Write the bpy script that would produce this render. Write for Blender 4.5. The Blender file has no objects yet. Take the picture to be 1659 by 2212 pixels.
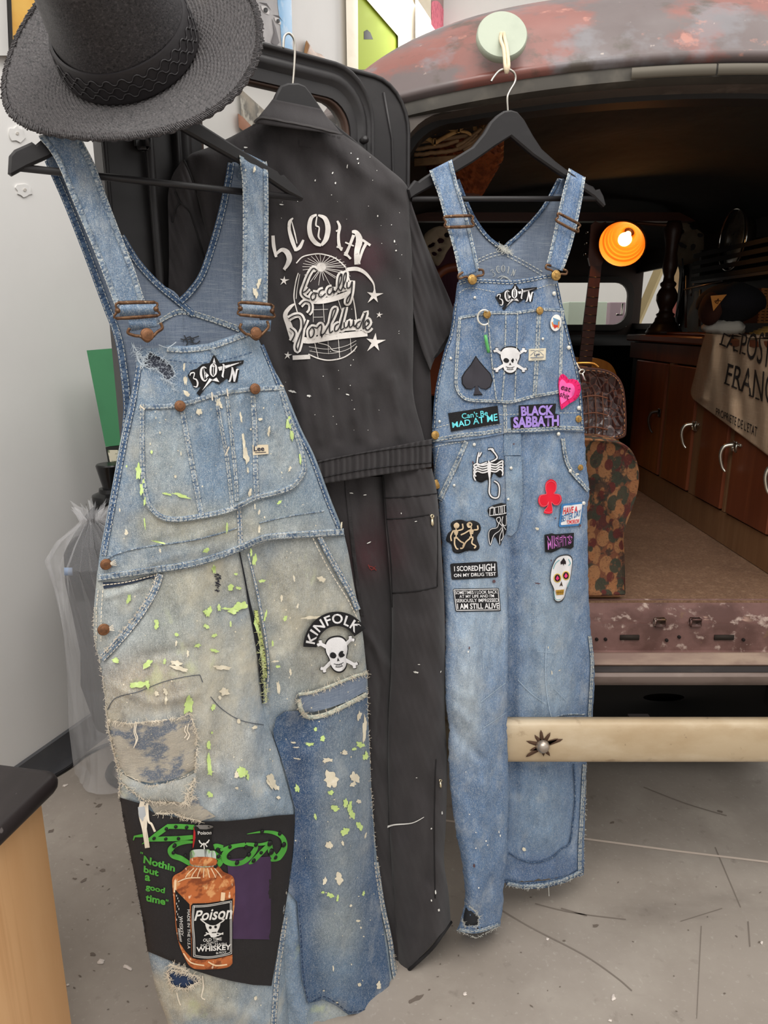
import bpy, math, random
import numpy as np
from mathutils import Vector, Matrix
from mathutils.geometry import delaunay_2d_cdt, tessellate_polygon

# ---------------------------------------------------------------- camera, world, lights
W, H, F = 1659.0, 2212.0, 1560.0
CAMZ, PITCH = 1.42, math.radians(14.5)
SC = bpy.context.scene
COL = SC.collection
cam_d = bpy.data.cameras.new('camera'); cam = bpy.data.objects.new('camera', cam_d); COL.objects.link(cam)
cam.location = (0, 0, CAMZ); cam.rotation_euler = (math.pi/2 - PITCH, 0, 0)
cam_d.sensor_fit = 'VERTICAL'; cam_d.sensor_height = 32.0; cam_d.lens = F/H*32.0
cam_d.clip_start = 0.02; cam_d.clip_end = 60
SC.camera = cam
wd = bpy.data.worlds.new('room_light'); SC.world = wd; wd.use_nodes = True
wd.node_tree.nodes['Background'].inputs[0].default_value = (1.0, 0.985, 0.96, 1)
wd.node_tree.nodes['Background'].inputs[1].default_value = 0.84
def area_light(name, loc, target, size, power, col=(1, .97, .93)):
    l = bpy.data.lights.new(name, 'AREA'); l.shape = 'RECTANGLE'; l.size = size[0]; l.size_y = size[1]
    l.energy = power; l.color = col
    o = bpy.data.objects.new(name, l); COL.objects.link(o); o.location = loc
    o.rotation_euler = (Vector(target) - Vector(loc)).to_track_quat('-Z', 'Y').to_euler()
    return o
# rows of ceiling fixtures of the workshop
area_light('ceiling_light', (-0.3, -0.9, 3.9), (-0.1, 1.3, 0.9), (3.0, 1.6), 100)
area_light('ceiling_light', (1.4, 1.0, 4.0), (0.6, 1.3, 0), (1.2, 3.0), 40)
area_light('ceiling_light', (0.8, 6.6, 3.6), (0.9, 6.5, 0), (3.0, 1.5), 150)
SC.view_settings.view_transform = 'Standard'; SC.view_settings.look = 'None'
SC.view_settings.gamma = 1; SC.view_settings.use_curve_mapping = False
SC.view_settings.exposure = 0.0

# ---------------------------------------------------------------- pixel <-> space
cP, sP = math.cos(PITCH), math.sin(PITCH)
def ray(px, py):
    x = (np.asarray(px, float) - W/2)/F; y = -(np.asarray(py, float) - H/2)/F
    return np.stack([x, cP + y*sP, -sP + y*cP], -1)
CAM = np.array([0, 0, CAMZ])
def at_y(px, py, Y):
    d = ray(px, py); return CAM + d*(Y/d[..., 1:2])
def at_z(px, py, z):
    d = ray(px, py); return CAM + d*((z - CAMZ)/d[..., 2:3])
def at_x(px, py, X):
    d = ray(px, py); return CAM + d*(X/d[..., 0:1])
def proj(p):
    p = np.asarray(p, float) - CAM
    x = p[..., 0]; zc = p[..., 1]*cP - p[..., 2]*sP; yc = p[..., 1]*sP + p[..., 2]*cP
    return W/2 + F*x/zc, H/2 - F*yc/zc

# ---------------------------------------------------------------- object helpers
def lin(c):
    r = []
    for v in c[:3]:
        v = v/255.0
        r.append(v/12.92 if v <= .04045 else ((v + .055)/1.055)**2.4)
    return (r[0], r[1], r[2], 1.0)
def root_loc(o):
    l = np.zeros(3)
    while o is not None:
        l = l + np.array(o.location); o = o.parent
    return l
def thing(name, label, cat, loc, group=None):
    o = bpy.data.objects.new(name, None); COL.objects.link(o); o.location = [float(v) for v in loc]
    o.empty_display_size = .05; o['label'] = label; o['category'] = cat
    if group: o['group'] = group
    return o
def mesh(name, verts, faces, mat, parent=None, smooth=True, loc=None, uv=None, col=None, sharp=None):
    v = np.asarray(verts, float)
    base = root_loc(parent) if parent is not None else (np.zeros(3) if loc is None else np.asarray(loc, float))
    me = bpy.data.meshes.new(name)
    me.from_pydata((v - base).tolist(), [], faces if isinstance(faces, list) else faces.tolist())
    if smooth: me.polygons.foreach_set('use_smooth', [True]*len(me.polygons))
    if uv is not None:
        li = np.empty(len(me.loops), int); me.loops.foreach_get('vertex_index', li)
        ul = me.uv_layers.new(name='UVMap'); ul.data.foreach_set('uv', np.asarray(uv, float)[li].ravel())
    if col is not None:
        ca = me.color_attributes.new('wear', 'FLOAT_COLOR', 'POINT')
        c4 = np.ones((len(v), 4)); c4[:, :3] = col
        ca.data.foreach_set('color', c4.ravel())
    if isinstance(mat, (list, tuple)):
        for m in mat: me.materials.append(m)
    else: me.materials.append(mat)
    me.update()
    if sharp is not None and smooth:
        try: me.set_sharp_from_angle(angle=math.radians(sharp))
        except Exception: pass
    o = bpy.data.objects.new(name, me); COL.objects.link(o)
    if parent is not None: o.parent = parent
    elif loc is not None: o.location = [float(q) for q in loc]
    return o
def tag(o, label=None, cat=None, group=None, kind=None):
    if label: o['label'] = label
    if cat: o['category'] = cat
    if group: o['group'] = group
    if kind: o['kind'] = kind
    return o
class MB:
    def __init__(s): s.v = []; s.f = []; s.uv = []; s.c = []
    def add(s, v, f, uv=None, c=None):
        n = len(s.v); v = np.asarray(v, float).reshape(-1, 3)
        s.v.extend(v.tolist()); s.f.extend([[i + n for i in q] for q in f])
        if uv is not None: s.uv.extend(np.asarray(uv).tolist())
        if c is not None: s.c.extend(np.asarray(c).tolist())
        return s
    def build(s, name, mat, parent=None, **k):
        if s.uv and len(s.uv) == len(s.v): k['uv'] = s.uv
        if s.c and len(s.c) == len(s.v): k['col'] = np.array(s.c)
        return mesh(name, s.v, s.f, mat, parent, **k)
    # primitives (world space)
    def box(s, c, size, M=None, bev=0.0):
        sx, sy, sz = [q/2 for q in size]
        if bev <= 0:
            v = [(x*sx, y*sy, z*sz) for x in (-1, 1) for y in (-1, 1) for z in (-1, 1)]
            f = [(0, 1, 3, 2), (4, 6, 7, 5), (0, 4, 5, 1), (2, 3, 7, 6), (0, 2, 6, 4), (1, 5, 7, 3)]
        else:
            v = []; idx = {}
            for x in (-1, 1):
                for y in (-1, 1):
                    for z in (-1, 1):
                        for a in range(3):
                            p = [x*(sx - bev), y*(sy - bev), z*(sz - bev)]; p[a] = (x*sx, y*sy, z*sz)[a]
                            idx[(x, y, z, a)] = len(v); v.append(tuple(p))
            f = []
            for a in range(3):
                b, c2 = (a + 1) % 3, (a + 2) % 3
                for sg in (-1, 1):
                    q = []
                    for (m, n) in ((-1, -1), (1, -1), (1, 1), (-1, 1)):
                        k = [0, 0, 0]; k[a] = sg; k[b] = m; k[c2] = n; q.append(idx[(k[0], k[1], k[2], a)])
                    f.append(q if sg > 0 else q[::-1])
                for m in (-1, 1):
                    for n in (-1, 1):
                        q = []
                        for sg, ax in ((-1, b), (1, b), (1, c2), (-1, c2)):
                            k = [0, 0, 0]; k[a] = sg; k[b] = m; k[c2] = n; q.append(idx[(k[0], k[1], k[2], ax)])
                        f.append(q if m*n > 0 else q[::-1])
            for x in (-1, 1):
                for y in (-1, 1):
                    for z in (-1, 1):
                        q = [idx[(x, y, z, a)] for a in range(3)]; f.append(q if x*y*z > 0 else q[::-1])
        v = np.array(v)
        if M is not None: v = v @ np.array(M).T
        return s.add(v + np.asarray(c, float), f)
    def tube(s, pts, r, n=8, closed=False, cap=True):
        P = np.asarray(pts, float); m = len(P); rr = np.broadcast_to(np.asarray(r, float), (m,))
        T = np.gradient(P, axis=0) if not closed else np.roll(P, -1, 0) - np.roll(P, 1, 0)
        T /= np.linalg.norm(T, axis=1, keepdims=True) + 1e-12
        a = np.array([0, 0, 1.0]) if abs(T[0][2]) < .9 else np.array([1.0, 0, 0])
        V = []; nx = np.cross(T[0], a); nx /= np.linalg.norm(nx)
        for i in range(m):
            nx = nx - T[i]*np.dot(nx, T[i]); nx /= np.linalg.norm(nx) + 1e-12
            ny = np.cross(T[i], nx)
            for k in range(n):
                t = 2*math.pi*k/n; V.append(P[i] + rr[i]*(nx*math.cos(t) + ny*math.sin(t)))
        f = []
        for i in range(m if closed else m - 1):
            j = (i + 1) % m
            for k in range(n):
                l = (k + 1) % n; f.append((i*n + k, i*n + l, j*n + l, j*n + k))
        if cap and not closed:
            f.append(tuple(range(n))[::-1]); f.append(tuple((m - 1)*n + k for k in range(n)))
        return s.add(V, f)
    def lathe(s, prof, c, axis=(0, 0, 1), n=24, xdir=None, sx=1.0, sy=1.0):
        ax = np.array(axis, float); ax /= np.linalg.norm(ax)
        a = np.array(xdir, float) if xdir is not None else (np.array([1.0, 0, 0]) if abs(ax[0]) < .9 else np.array([0, 1.0, 0]))
        e1 = a - ax*np.dot(a, ax); e1 /= np.linalg.norm(e1); e2 = np.cross(ax, e1)
        V = []
        for (r, z) in prof:
            for k in range(n):
                t = 2*math.pi*k/n; V.append(np.asarray(c) + ax*z + r*(e1*math.cos(t)*sx + e2*math.sin(t)*sy))
        f = []
        for i in range(len(prof) - 1):
            for k in range(n):
                l = (k + 1) % n; f.append((i*n + k, i*n + l, (i + 1)*n + l, (i + 1)*n + k))
        if prof[0][0] > 1e-5: f.append(tuple(range(n))[::-1])
        if prof[-1][0] > 1e-5: f.append(tuple((len(prof) - 1)*n + k for k in range(n)))
        return s.add(V, f)
    def grid(s, G, flip=False, closed_u=False):
        G = np.asarray(G, float); a, b = G.shape[:2]; f = []
        for i in range(a - 1):
            for j in range(b if closed_u else b - 1):
                k = (j + 1) % b
                q = (i*b + j, i*b + k, (i + 1)*b + k, (i + 1)*b + j); f.append(q[::-1] if flip else q)
        return s.add(G.reshape(-1, 3), f)
    def prism(s, poly, origin, U, V, N, d0, d1):
        """polygon (u,v) extruded along N from d0 to d1"""
        poly = [tuple(p) for p in poly]; n = len(poly)
        O = np.asarray(origin, float); U, V, N = (np.asarray(q, float) for q in (U, V, N))
        a = [O + U*p[0] + V*p[1] + N*d0 for p in poly]; b = [O + U*p[0] + V*p[1] + N*d1 for p in poly]
        tr = tessellate_polygon([[Vector((p[0], p[1], 0)) for p in poly]])
        f = [tuple(t) for t in tr] + [tuple(q + n for q in t[::-1]) for t in tr]
        f += [(i, (i + 1) % n, (i + 1) % n + n, i + n) for i in range(n)]
        return s.add(a + b, f)
def rotz(a):
    c, s = math.cos(a), math.sin(a); return np.array([[c, -s, 0], [s, c, 0], [0, 0, 1]])
def fixn(o):
    """consistent outward normals"""
    import bmesh
    bm = bmesh.new(); bm.from_mesh(o.data); bmesh.ops.recalc_face_normals(bm, faces=bm.faces[:]); bm.to_mesh(o.data); bm.free()
    return o
def cat(P, n=8, closed=False):
    """Catmull-Rom through P"""
    P = np.asarray(P, float); m = len(P); out = []
    for i in range(m if closed else m - 1):
        if closed: p0, p1, p2, p3 = P[(i-1) % m], P[i], P[(i+1) % m], P[(i+2) % m]
        else: p0, p1, p2, p3 = P[max(i-1, 0)], P[i], P[i+1], P[min(i+2, m-1)]
        for k in range(n):
            t = k/n; out.append(.5*((2*p1) + (-p0+p2)*t + (2*p0-5*p1+4*p2-p3)*t*t + (-p0+3*p1-3*p2+p3)*t**3))
    if not closed: out.append(P[-1])
    return np.array(out)

# ---------------------------------------------------------------- procedural materials
def pmat(name, base, rough=.7, metal=0.0, layers=(), bump=(), coord='Object', spec=.4, attr=None, emit=None,
         alpha=1.0, trans=0.0, sheen=0.0, coat=0.0, rlayers=None):
    """layers: (colour, (sx,sy,sz), detail, lo, hi, amount[, kind]); bump: ((sx,sy,sz), strength, distance[, kind])"""
    m = bpy.data.materials.new(name); m.use_nodes = True; nt = m.node_tree; N = nt.nodes; L = nt.links
    b = N['Principled BSDF']; b.inputs['Roughness'].default_value = rough; b.inputs['Metallic'].default_value = metal
    b.inputs['Specular IOR Level'].default_value = spec
    if alpha < 1: b.inputs['Alpha'].default_value = alpha
    if trans: b.inputs['Transmission Weight'].default_value = trans
    if sheen: b.inputs['Sheen Weight'].default_value = sheen
    if coat: b.inputs['Coat Weight'].default_value = coat; b.inputs['Coat Roughness'].default_value = .15
    tc = N.new('ShaderNodeTexCoord'); out = tc.outputs[coord]
    def tex(sc, det, kind, seed=0.0):
        mp = N.new('ShaderNodeMapping'); mp.inputs['Scale'].default_value = sc
        mp.inputs['Location'].default_value = (seed*1.7, seed*.9, seed*2.3)
        L.new(out, mp.inputs[0])
        if kind == 'vor' or kind == 'vore':
            t = N.new('ShaderNodeTexVoronoi'); t.inputs['Scale'].default_value = 1
            if kind == 'vore': t.feature = 'DISTANCE_TO_EDGE'
            L.new(mp.outputs[0], t.inputs['Vector']); return t.outputs['Distance']
        if kind[:4] == 'wave':
            t = N.new('ShaderNodeTexWave'); t.inputs['Scale'].default_value = 1; t.bands_direction = kind[4] if len(kind) > 4 else 'X'
            t.inputs['Distortion'].default_value = det; t.inputs['Detail'].default_value = 2; t.inputs['Detail Scale'].default_value = .6
            L.new(mp.outputs[0], t.inputs['Vector']); return t.outputs['Fac']
        t = N.new('ShaderNodeTexNoise'); t.inputs['Scale'].default_value = 1; t.inputs['Detail'].default_value = det
        t.inputs['Roughness'].default_value = .6
        L.new(mp.outputs[0], t.inputs['Vector']); return t.outputs['Fac']
    if attr:
        at = N.new('ShaderNodeAttribute'); at.attribute_name = attr; cur = at.outputs['Color']
    else:
        rgb = N.new('ShaderNodeRGB'); rgb.outputs[0].default_value = lin(base); cur = rgb.outputs[0]
    for i, ly in enumerate(layers):
        c, sc, det, lo, hi, amt = ly[:6]; kind = ly[6] if len(ly) > 6 else 'noise'; mode = ly[7] if len(ly) > 7 else 'MIX'
        f = tex(sc, det, kind, i + 1.0)
        mr = N.new('ShaderNodeMapRange'); mr.inputs[1].default_value = lo; mr.inputs[2].default_value = hi
        mr.inputs[3].default_value = 0; mr.inputs[4].default_value = amt; L.new(f, mr.inputs[0])
        mx = N.new('ShaderNodeMix'); mx.data_type = 'RGBA'; mx.blend_type = mode
        L.new(mr.outputs[0], mx.inputs[0]); L.new(cur, mx.inputs[6]); mx.inputs[7].default_value = lin(c)
        cur = mx.outputs[2]
    L.new(cur, b.inputs['Base Color'])
    if rlayers:
        f = tex(rlayers[0], 4, 'noise', 7.0); mr = N.new('ShaderNodeMapRange')
        mr.inputs[1].default_value = .3; mr.inputs[2].default_value = .7; mr.inputs[3].default_value = rlayers[1]; mr.inputs[4].default_value = rlayers[2]
        L.new(f, mr.inputs[0]); L.new(mr.outputs[0], b.inputs['Roughness'])
    prev = None
    for i, bp in enumerate(bump):
        sc, st, dist = bp[:3]; kind = bp[3] if len(bp) > 3 else 'noise'
        f = tex(sc, 3.0 if kind == 'noise' else 0.0, kind, 3.0 + i)
        bn = N.new('ShaderNodeBump'); bn.inputs['Strength'].default_value = st; bn.inputs['Distance'].default_value = dist
        L.new(f, bn.inputs['Height'])
        if prev: L.new(prev, bn.inputs['Normal'])
        prev = bn.outputs[0]
    if prev: L.new(prev, b.inputs['Normal'])
    if emit:
        b.inputs['Emission Color'].default_value = lin(emit[0]); b.inputs['Emission Strength'].default_value = emit[1]
    return m
_mc = {}
def flat(col, rough=.75, metal=0.0, spec=.3, **k):
    key = (tuple(col), rough, metal)
    if key not in _mc:
        _mc[key] = pmat('paint_%d_%d_%d' % tuple(col[:3]), col, rough, metal, spec=spec, **k)
    return _mc[key]

# ---------------------------------------------------------------- cloth surfaces traced from the photo, lifted on a hanging plane
def seg_dist(px, py, poly, closed=False):
    P = np.asarray(poly, float); d = np.full(np.shape(px), 1e9)
    n = len(P)
    for i in range(n if closed else n - 1):
        a, b = P[i], P[(i + 1) % n]; ab = b - a; l2 = ab @ ab + 1e-9
        t = np.clip(((px - a[0])*ab[0] + (py - a[1])*ab[1])/l2, 0, 1)
        d = np.minimum(d, np.hypot(px - a[0] - t*ab[0], py - a[1] - t*ab[1]))
    return d
class Surf:
    """hanging surface: plane through O with horizontal normal N (towards the viewer), relief h(px,py) in metres"""
    def __init__(s, O, yaw, h=None):
        a = math.radians(yaw); s.O = np.array(O, float); s.U = np.array([math.cos(a), math.sin(a), 0]); s.N = np.array([math.sin(a), -math.cos(a), 0])
        s.h = h or (lambda x, y: np.zeros(np.shape(x)))
    def P(s, px, py, off=0.0, flat=False):
        px = np.asarray(px, float); py = np.asarray(py, float)
        d = ray(px, py); hh = (0 if flat else s.h(px, py)) + off
        t = ((s.O - CAM) @ s.N + hh)/(d @ s.N)
        return CAM + d*t[..., None] if np.ndim(t) else CAM + d*t
    def uv(s, p):
        q = p - s.O; return np.stack([q @ s.U, q[..., 2]], -1)
    def with_h(s, fn):
        o = Surf.__new__(Surf); o.O, o.U, o.N, o.h = s.O, s.U, s.N, fn; return o
def wob(seed, sx, sy, n=7):
    """smooth random undulation with typical wavelengths sx, sy in pixels, about -1..1"""
    r = np.random.RandomState(seed); k = [(r.normal()/sx, r.normal()/sy, r.uniform(0, 6.28)) for _ in range(n)]
    def f(x, y):
        o = 0
        for a, b, p in k: o = o + np.sin(6.283*(a*x + b*y) + p)
        return o/math.sqrt(n)
    return f
def folds(lst):
    """list of (polyline px, width px, amplitude m): soft ridges (positive) or valleys"""
    def f(x, y):
        o = np.zeros(np.shape(x))
        for p, w, a in lst:
            d = seg_dist(x, y, p); o = o + a*np.exp(-(d/w)**2)
        return o
    return f
def rows_interp(rows, n):
    """rows: (xl,yl,xr,yr) top to bottom -> smooth n rows"""
    R = np.array(rows, float); t = np.concatenate([[0], np.cumsum(np.hypot(*(np.diff(R[:, :2], axis=0)).T) + np.hypot(*(np.diff(R[:, 2:], axis=0)).T))])
    C = cat(R, 12); tc = np.concatenate([[0], np.cumsum(np.hypot(*(np.diff(C[:, :2], axis=0)).T) + np.hypot(*(np.diff(C[:, 2:], axis=0)).T))])
    q = np.linspace(0, tc[-1], n); return np.stack([np.interp(q, tc, C[:, k]) for k in range(4)], 1)
def inside(px, py, poly):
    P = np.asarray(poly, float); r = np.zeros(np.shape(px), bool); j = len(P) - 1
    for i in range(len(P)):
        a, b = P[i], P[j]
        c = ((a[1] > py) != (b[1] > py)) & (px < (b[0] - a[0])*(py - a[1])/(b[1] - a[1] + 1e-12) + a[0]); r ^= c; j = i
    return r
def decal_geo(surf, poly, off=.002, thick=.0015, step=14, holes=(), edge=None):
    """patch cut to a traced outline, laid on a surface, with a real edge"""
    poly = np.asarray(poly, float); loops = [poly] + [np.asarray(q, float) for q in holes]
    def dens(L):
        o = []
        for i in range(len(L)):
            a, b = L[i], L[(i + 1) % len(L)]; k = max(1, int(np.hypot(*(b - a))/step))
            for t in range(k): o.append(a + (b - a)*t/k)
        return np.array(o)
    loops = [dens(L) for L in loops]
    x0, y0 = poly.min(0); x1, y1 = poly.max(0)
    gx, gy = np.meshgrid(np.arange(x0 + step*.5, x1, step), np.arange(y0 + step*.5, y1, step)); gx = gx.ravel(); gy = gy.ravel()
    if len(gx):
        k = inside(gx, gy, loops[0]) & (seg_dist(gx, gy, loops[0], True) > step*.35)
        for L in loops[1:]: k &= ~inside(gx, gy, L) & (seg_dist(gx, gy, L, True) > step*.35)
        gx, gy = gx[k], gy[k]
    pts = [tuple(p) for L in loops for p in L]; edges = []; n = 0; rings = []
    for L in loops:
        m = len(L); edges += [(n + i, n + (i + 1) % m) for i in range(m)]; rings.append(list(range(n, n + m))); n += m
    pts += list(zip(gx, gy))
    r = delaunay_2d_cdt([Vector((float(p[0]), float(p[1]))) for p in pts], edges, [], 0, 1e-4)
    v2 = np.array([(q.x, q.y) for q in r[0]]); tri = [tuple(t) for t in r[2]]
    ok = []
    for t in tri:
        c = v2[list(t)].mean(0); k = inside(c[0], c[1], loops[0])
        for L in loops[1:]: k = k and not inside(c[0], c[1], L)
        if k: ok.append(t)
    A = surf.P(v2[:, 0], v2[:, 1], off); f = []
    for t in ok:
        p = v2[list(t)]; cr = (p[1][0]-p[0][0])*(p[2][1]-p[0][1]) - (p[1][1]-p[0][1])*(p[2][0]-p[0][0])
        f.append(t if cr < 0 else t[::-1])
    V = A
    if thick:
        # outline skirt from boundary edges
        from collections import Counter
        cn = Counter(); dr = {}
        for t in f:
            for i in range(3):
                a, b = t[i], t[(i + 1) % 3]; cn[frozenset((a, b))] += 1; dr[frozenset((a, b))] = (a, b)
        B = surf.P(v2[:, 0], v2[:, 1], off - thick); n = len(V); V = np.concatenate([A, B])
        for k, q in cn.items():
            if q == 1:
                a, b = dr[k]; f.append((b, a, a + n, b + n))
    return V, f, np.concatenate([v2, v2]) if thick else v2
def decal(name, surf, poly, mat, parent, off=.002, thick=.0015, step=14, holes=(), wear=None):
    V, f, px = decal_geo(surf, poly, off, thick, step, holes)
    c = wear(px[:, 0], px[:, 1]) if wear is not None else None
    return mesh(name, V, f, mat, parent, uv=surf.uv(V), col=c, sharp=48)
def decals(name, surf, polys, mat, parent, off=.002, thick=.0008, step=14, kind=None):
    mb = MB()
    for p in polys:
        V, f, _ = decal_geo(surf, p, off, thick, step); mb.add(V, f)
    o = mb.build(name, mat, parent)
    if kind: o['kind'] = kind
    return o
def ribbon(mb, surf, pts, w, off=.002, step=10, closed=False, taper=None, round_ends=False, wearc=None):
    P = np.asarray(pts, float)
    if closed: P = np.vstack([P, P[:1]])
    o = [P[0]]
    wl = np.broadcast_to(np.asarray(w, float), (len(P) if not closed else len(P),)) if np.ndim(w) == 0 else np.asarray(w, float)
    wo = [wl[0]]
    for i in range(len(P) - 1):
        k = max(1, int(np.hypot(*(P[i+1] - P[i]))/step))
        for t in range(1, k + 1): o.append(P[i] + (P[i+1] - P[i])*t/k); wo.append(wl[i] + (wl[i+1] - wl[i])*t/k)
    o = np.array(o); wo = np.array(wo)
    T = np.gradient(o, axis=0); T /= np.hypot(T[:, 0], T[:, 1])[:, None] + 1e-9; N = np.stack([-T[:, 1], T[:, 0]], 1)
    L = o + N*wo[:, None]/2; R = o - N*wo[:, None]/2
    V = np.concatenate([surf.P(L[:, 0], L[:, 1], off), surf.P(R[:, 0], R[:, 1], off)]); n = len(o)
    mb.add(V, [(i, i + 1, n + i + 1, n + i) for i in range(n - 1)])
def stitches(mb, surf, pts, dash=9, gap=4, w=2.0, off=.0025, smooth=True):
    P = cat(pts, 10) if smooth and len(pts) > 2 else np.asarray(pts, float)
    d = np.concatenate([[0], np.cumsum(np.hypot(*np.diff(P, axis=0).T))]); t = 0
    while t < d[-1]:
        e = min(t + dash, d[-1]); q = np.array([t, e])
        ribbon(mb, surf, np.stack([np.interp(q, d, P[:, 0]), np.interp(q, d, P[:, 1])], 1), w, off, 50); t += dash + gap
def offset_line(pts, d, smooth=True):
    P = cat(pts, 8) if smooth and len(pts) > 2 else np.asarray(pts, float)
    T = np.gradient(P, axis=0); T /= np.hypot(T[:, 0], T[:, 1])[:, None] + 1e-9
    return P + np.stack([-T[:, 1], T[:, 0]], 1)*d
def blob(cx, cy, rx, ry, ang=0, n=14, jit=.25, seed=0):
    r = np.random.RandomState(seed); t = np.linspace(0, 2*math.pi, n, endpoint=False); k = 1 + r.uniform(-jit, jit, n)
    x = rx*k*np.cos(t); y = ry*k*np.sin(t); a = math.radians(ang)
    return np.stack([cx + x*math.cos(a) - y*math.sin(a), cy + x*math.sin(a) + y*math.cos(a)], 1)
def circle(cx, cy, r, n=16, ry=None, ang=0): return blob(cx, cy, r, r if ry is None else ry, ang, n, 0)
# ---- lettering with the built-in font
_tm = {}
def text_mesh(s, bold=0.0, shear=0.0, space=1.0):
    key = (s, bold, shear, space)
    if key not in _tm:
        c = bpy.data.curves.new('t', 'FONT'); c.body = s; c.offset = bold; c.shear = shear; c.space_character = space; c.resolution_u = 3; c.fill_mode = 'FRONT'
        o = bpy.data.objects.new('t', c); COL.objects.link(o)
        dg = bpy.context.evaluated_depsgraph_get(); me = o.evaluated_get(dg).to_mesh()
        v = np.array([q.co[:2] for q in me.vertices]); f = [tuple(p.vertices) for p in me.polygons]
        o.evaluated_get(dg).to_mesh_clear(); bpy.data.objects.remove(o); bpy.data.curves.remove(c)
        lo, hi = v.min(0), v.max(0); v = (v - lo)/(hi - lo)
        _tm[key] = (v, f)
    return _tm[key]
def quadmap(q):
    """q: px corners top-left, top-right, bottom-right, bottom-left"""
    q = np.asarray(q, float)
    def f(v):
        u = v[:, 0:1]; w = 1 - v[:, 1:2]
        return (q[0]*(1-u) + q[1]*u)*(1-w) + (q[3]*(1-u) + q[2]*u)*w
    return f
def text_on(mb, surf, s, q, off=.0035, bold=.012, shear=0, fn=None, space=1.0):
    v, f = text_mesh(s, bold, shear, space); p = (fn or quadmap(q))(v)
    V = surf.P(p[:, 0], p[:, 1], off)
    a = p[list(f[0])]; cr = (a[1][0]-a[0][0])*(a[2][1]-a[0][1]) - (a[1][1]-a[0][1])*(a[2][0]-a[0][0])
    mb.add(V, [t if cr < 0 else t[::-1] for t in f])
def wear_fn(base, blobs, seed=1, mott=.10, msx=60, msy=140):
    """cloth colour: base colour and soft spots (cx,cy,rx,ry,colour,weight) of wear, with mottling"""
    B = np.array(lin(base)[:3]); bl = [(b[0], b[1], b[2], b[3], np.array(lin(b[4])[:3]), b[5]) for b in blobs]
    w1 = wob(seed, msx, msy, 9); w2 = wob(seed + 1, msx*.35, msy*.45, 9)
    def f(x, y):
        c = np.repeat(B[None, :], len(x), 0)
        for cx, cy, rx, ry, col, wt in bl:
            d = ((x - cx)/rx)**2 + ((y - cy)/ry)**2; k = (wt*np.exp(-d**1.5))[:, None]; c = c*(1 - k) + col*k
        m = 1 + mott*(.6*w1(x, y) + .5*w2(x, y)); return np.clip(c*m[:, None], 0, 1)
    return f
# ================================================================ THE ROOM
M_floor = pmat('concrete', (158, 148, 138), .62, layers=[((132, 122, 112), (2.2, 2.2, 1), 6, .45, .75, .75), ((176, 167, 156), (5, 5, 1), 5, .5, .75, .6),
    ((112, 102, 94), (22, 22, 1), 4, .62, .78, .55), ((190, 182, 172), (90, 90, 1), 2, .62, .75, .35), ((104, 95, 88), (1.3, 4.5, 1), 8, .6, .72, .35)],
    bump=[((60, 60, 1), .12, .004)], rlayers=((3, 3, 1), .42, .75))
M_wall = pmat('white_wall_paint', (228, 226, 223), .75, layers=[((214, 212, 209), (1.5, 1.5, 1.5), 5, .45, .75, .5), ((150, 146, 142), (30, 30, 30), 1, .80, .84, .5)], bump=[((120, 120, 120), .06, .002)])
M_base = pmat('rubber_base', (74, 74, 77), .5, layers=[((96, 95, 96), (8, 8, 8), 4, .5, .75, .5)])
M_blackpaint = pmat('satin_black_paint', (47, 45, 46), .42, layers=[((68, 65, 64), (6, 6, 14), 5, .5, .8, .45), ((30, 28, 28), (3, 3, 3), 4, .45, .7, .5)], bump=[((40, 40, 40), .12, .004)], rlayers=((5, 5, 5), .32, .55))
M_rubber = pmat('black_rubber', (24, 23, 24), .45)
M_blackwood = pmat('black_lacquer', (36, 34, 35), .45, layers=[((54, 52, 53), (20, 20, 60), 3, .5, .8, .4)])
M_steel = pmat('bright_wire', (200, 195, 185), .28, 1.0)
M_chrome = pmat('chrome', (215, 210, 200), .14, 1.0)
fl = MB().add([(-6, -5, 0), (7, -5, 0), (7, 9, 0), (-6, 9, 0)], [(0, 1, 2, 3)]).build('floor', M_floor); tag(fl, kind='structure')
tag(fl, label='worn grey concrete workshop floor')
WALL = Surf((-1.043, 2.22, 0), 70.7)
def wpt(u, z, off=0): return WALL.O*[1, 1, 0] + WALL.U*u + np.array([0, 0, z]) + WALL.N*off
wl = MB().add([wpt(-6, 0), wpt(4.5, 0), wpt(4.5, 3.9), wpt(-6, 3.9), wpt(-6, 0, -.12), wpt(4.5, 0, -.12), wpt(4.5, 3.9, -.12), wpt(-6, 3.9, -.12)],
    [(0, 1, 2, 3), (5, 4, 7, 6), (3, 2, 6, 7), (1, 5, 6, 2), (4, 0, 3, 7)]).build('wall_left', M_wall, smooth=False); tag(wl, kind='structure', label='white painted workshop wall')
c0 = wpt(4.5, 0)
wb = MB().box((c0[0] + 2.6, c0[1] + .06, 1.95), (5.2, .12, 3.9)).build('wall_back', M_wall, smooth=False); tag(wb, kind='structure', label='white far wall beyond the truck')
prof = [(.0, 0.0), (.028, 0.0), (.022, .006), (.012, .02), (.009, .104), (.0, .108)]
g = [[wpt(u, z, o + .001) for o, z in prof] for u in np.linspace(-6, 4.5, 12)]
bb = MB().grid(g).build('baseboard_left', M_base, sharp=40); tag(bb, kind='structure', label='dark grey rubber cove base')
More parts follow.
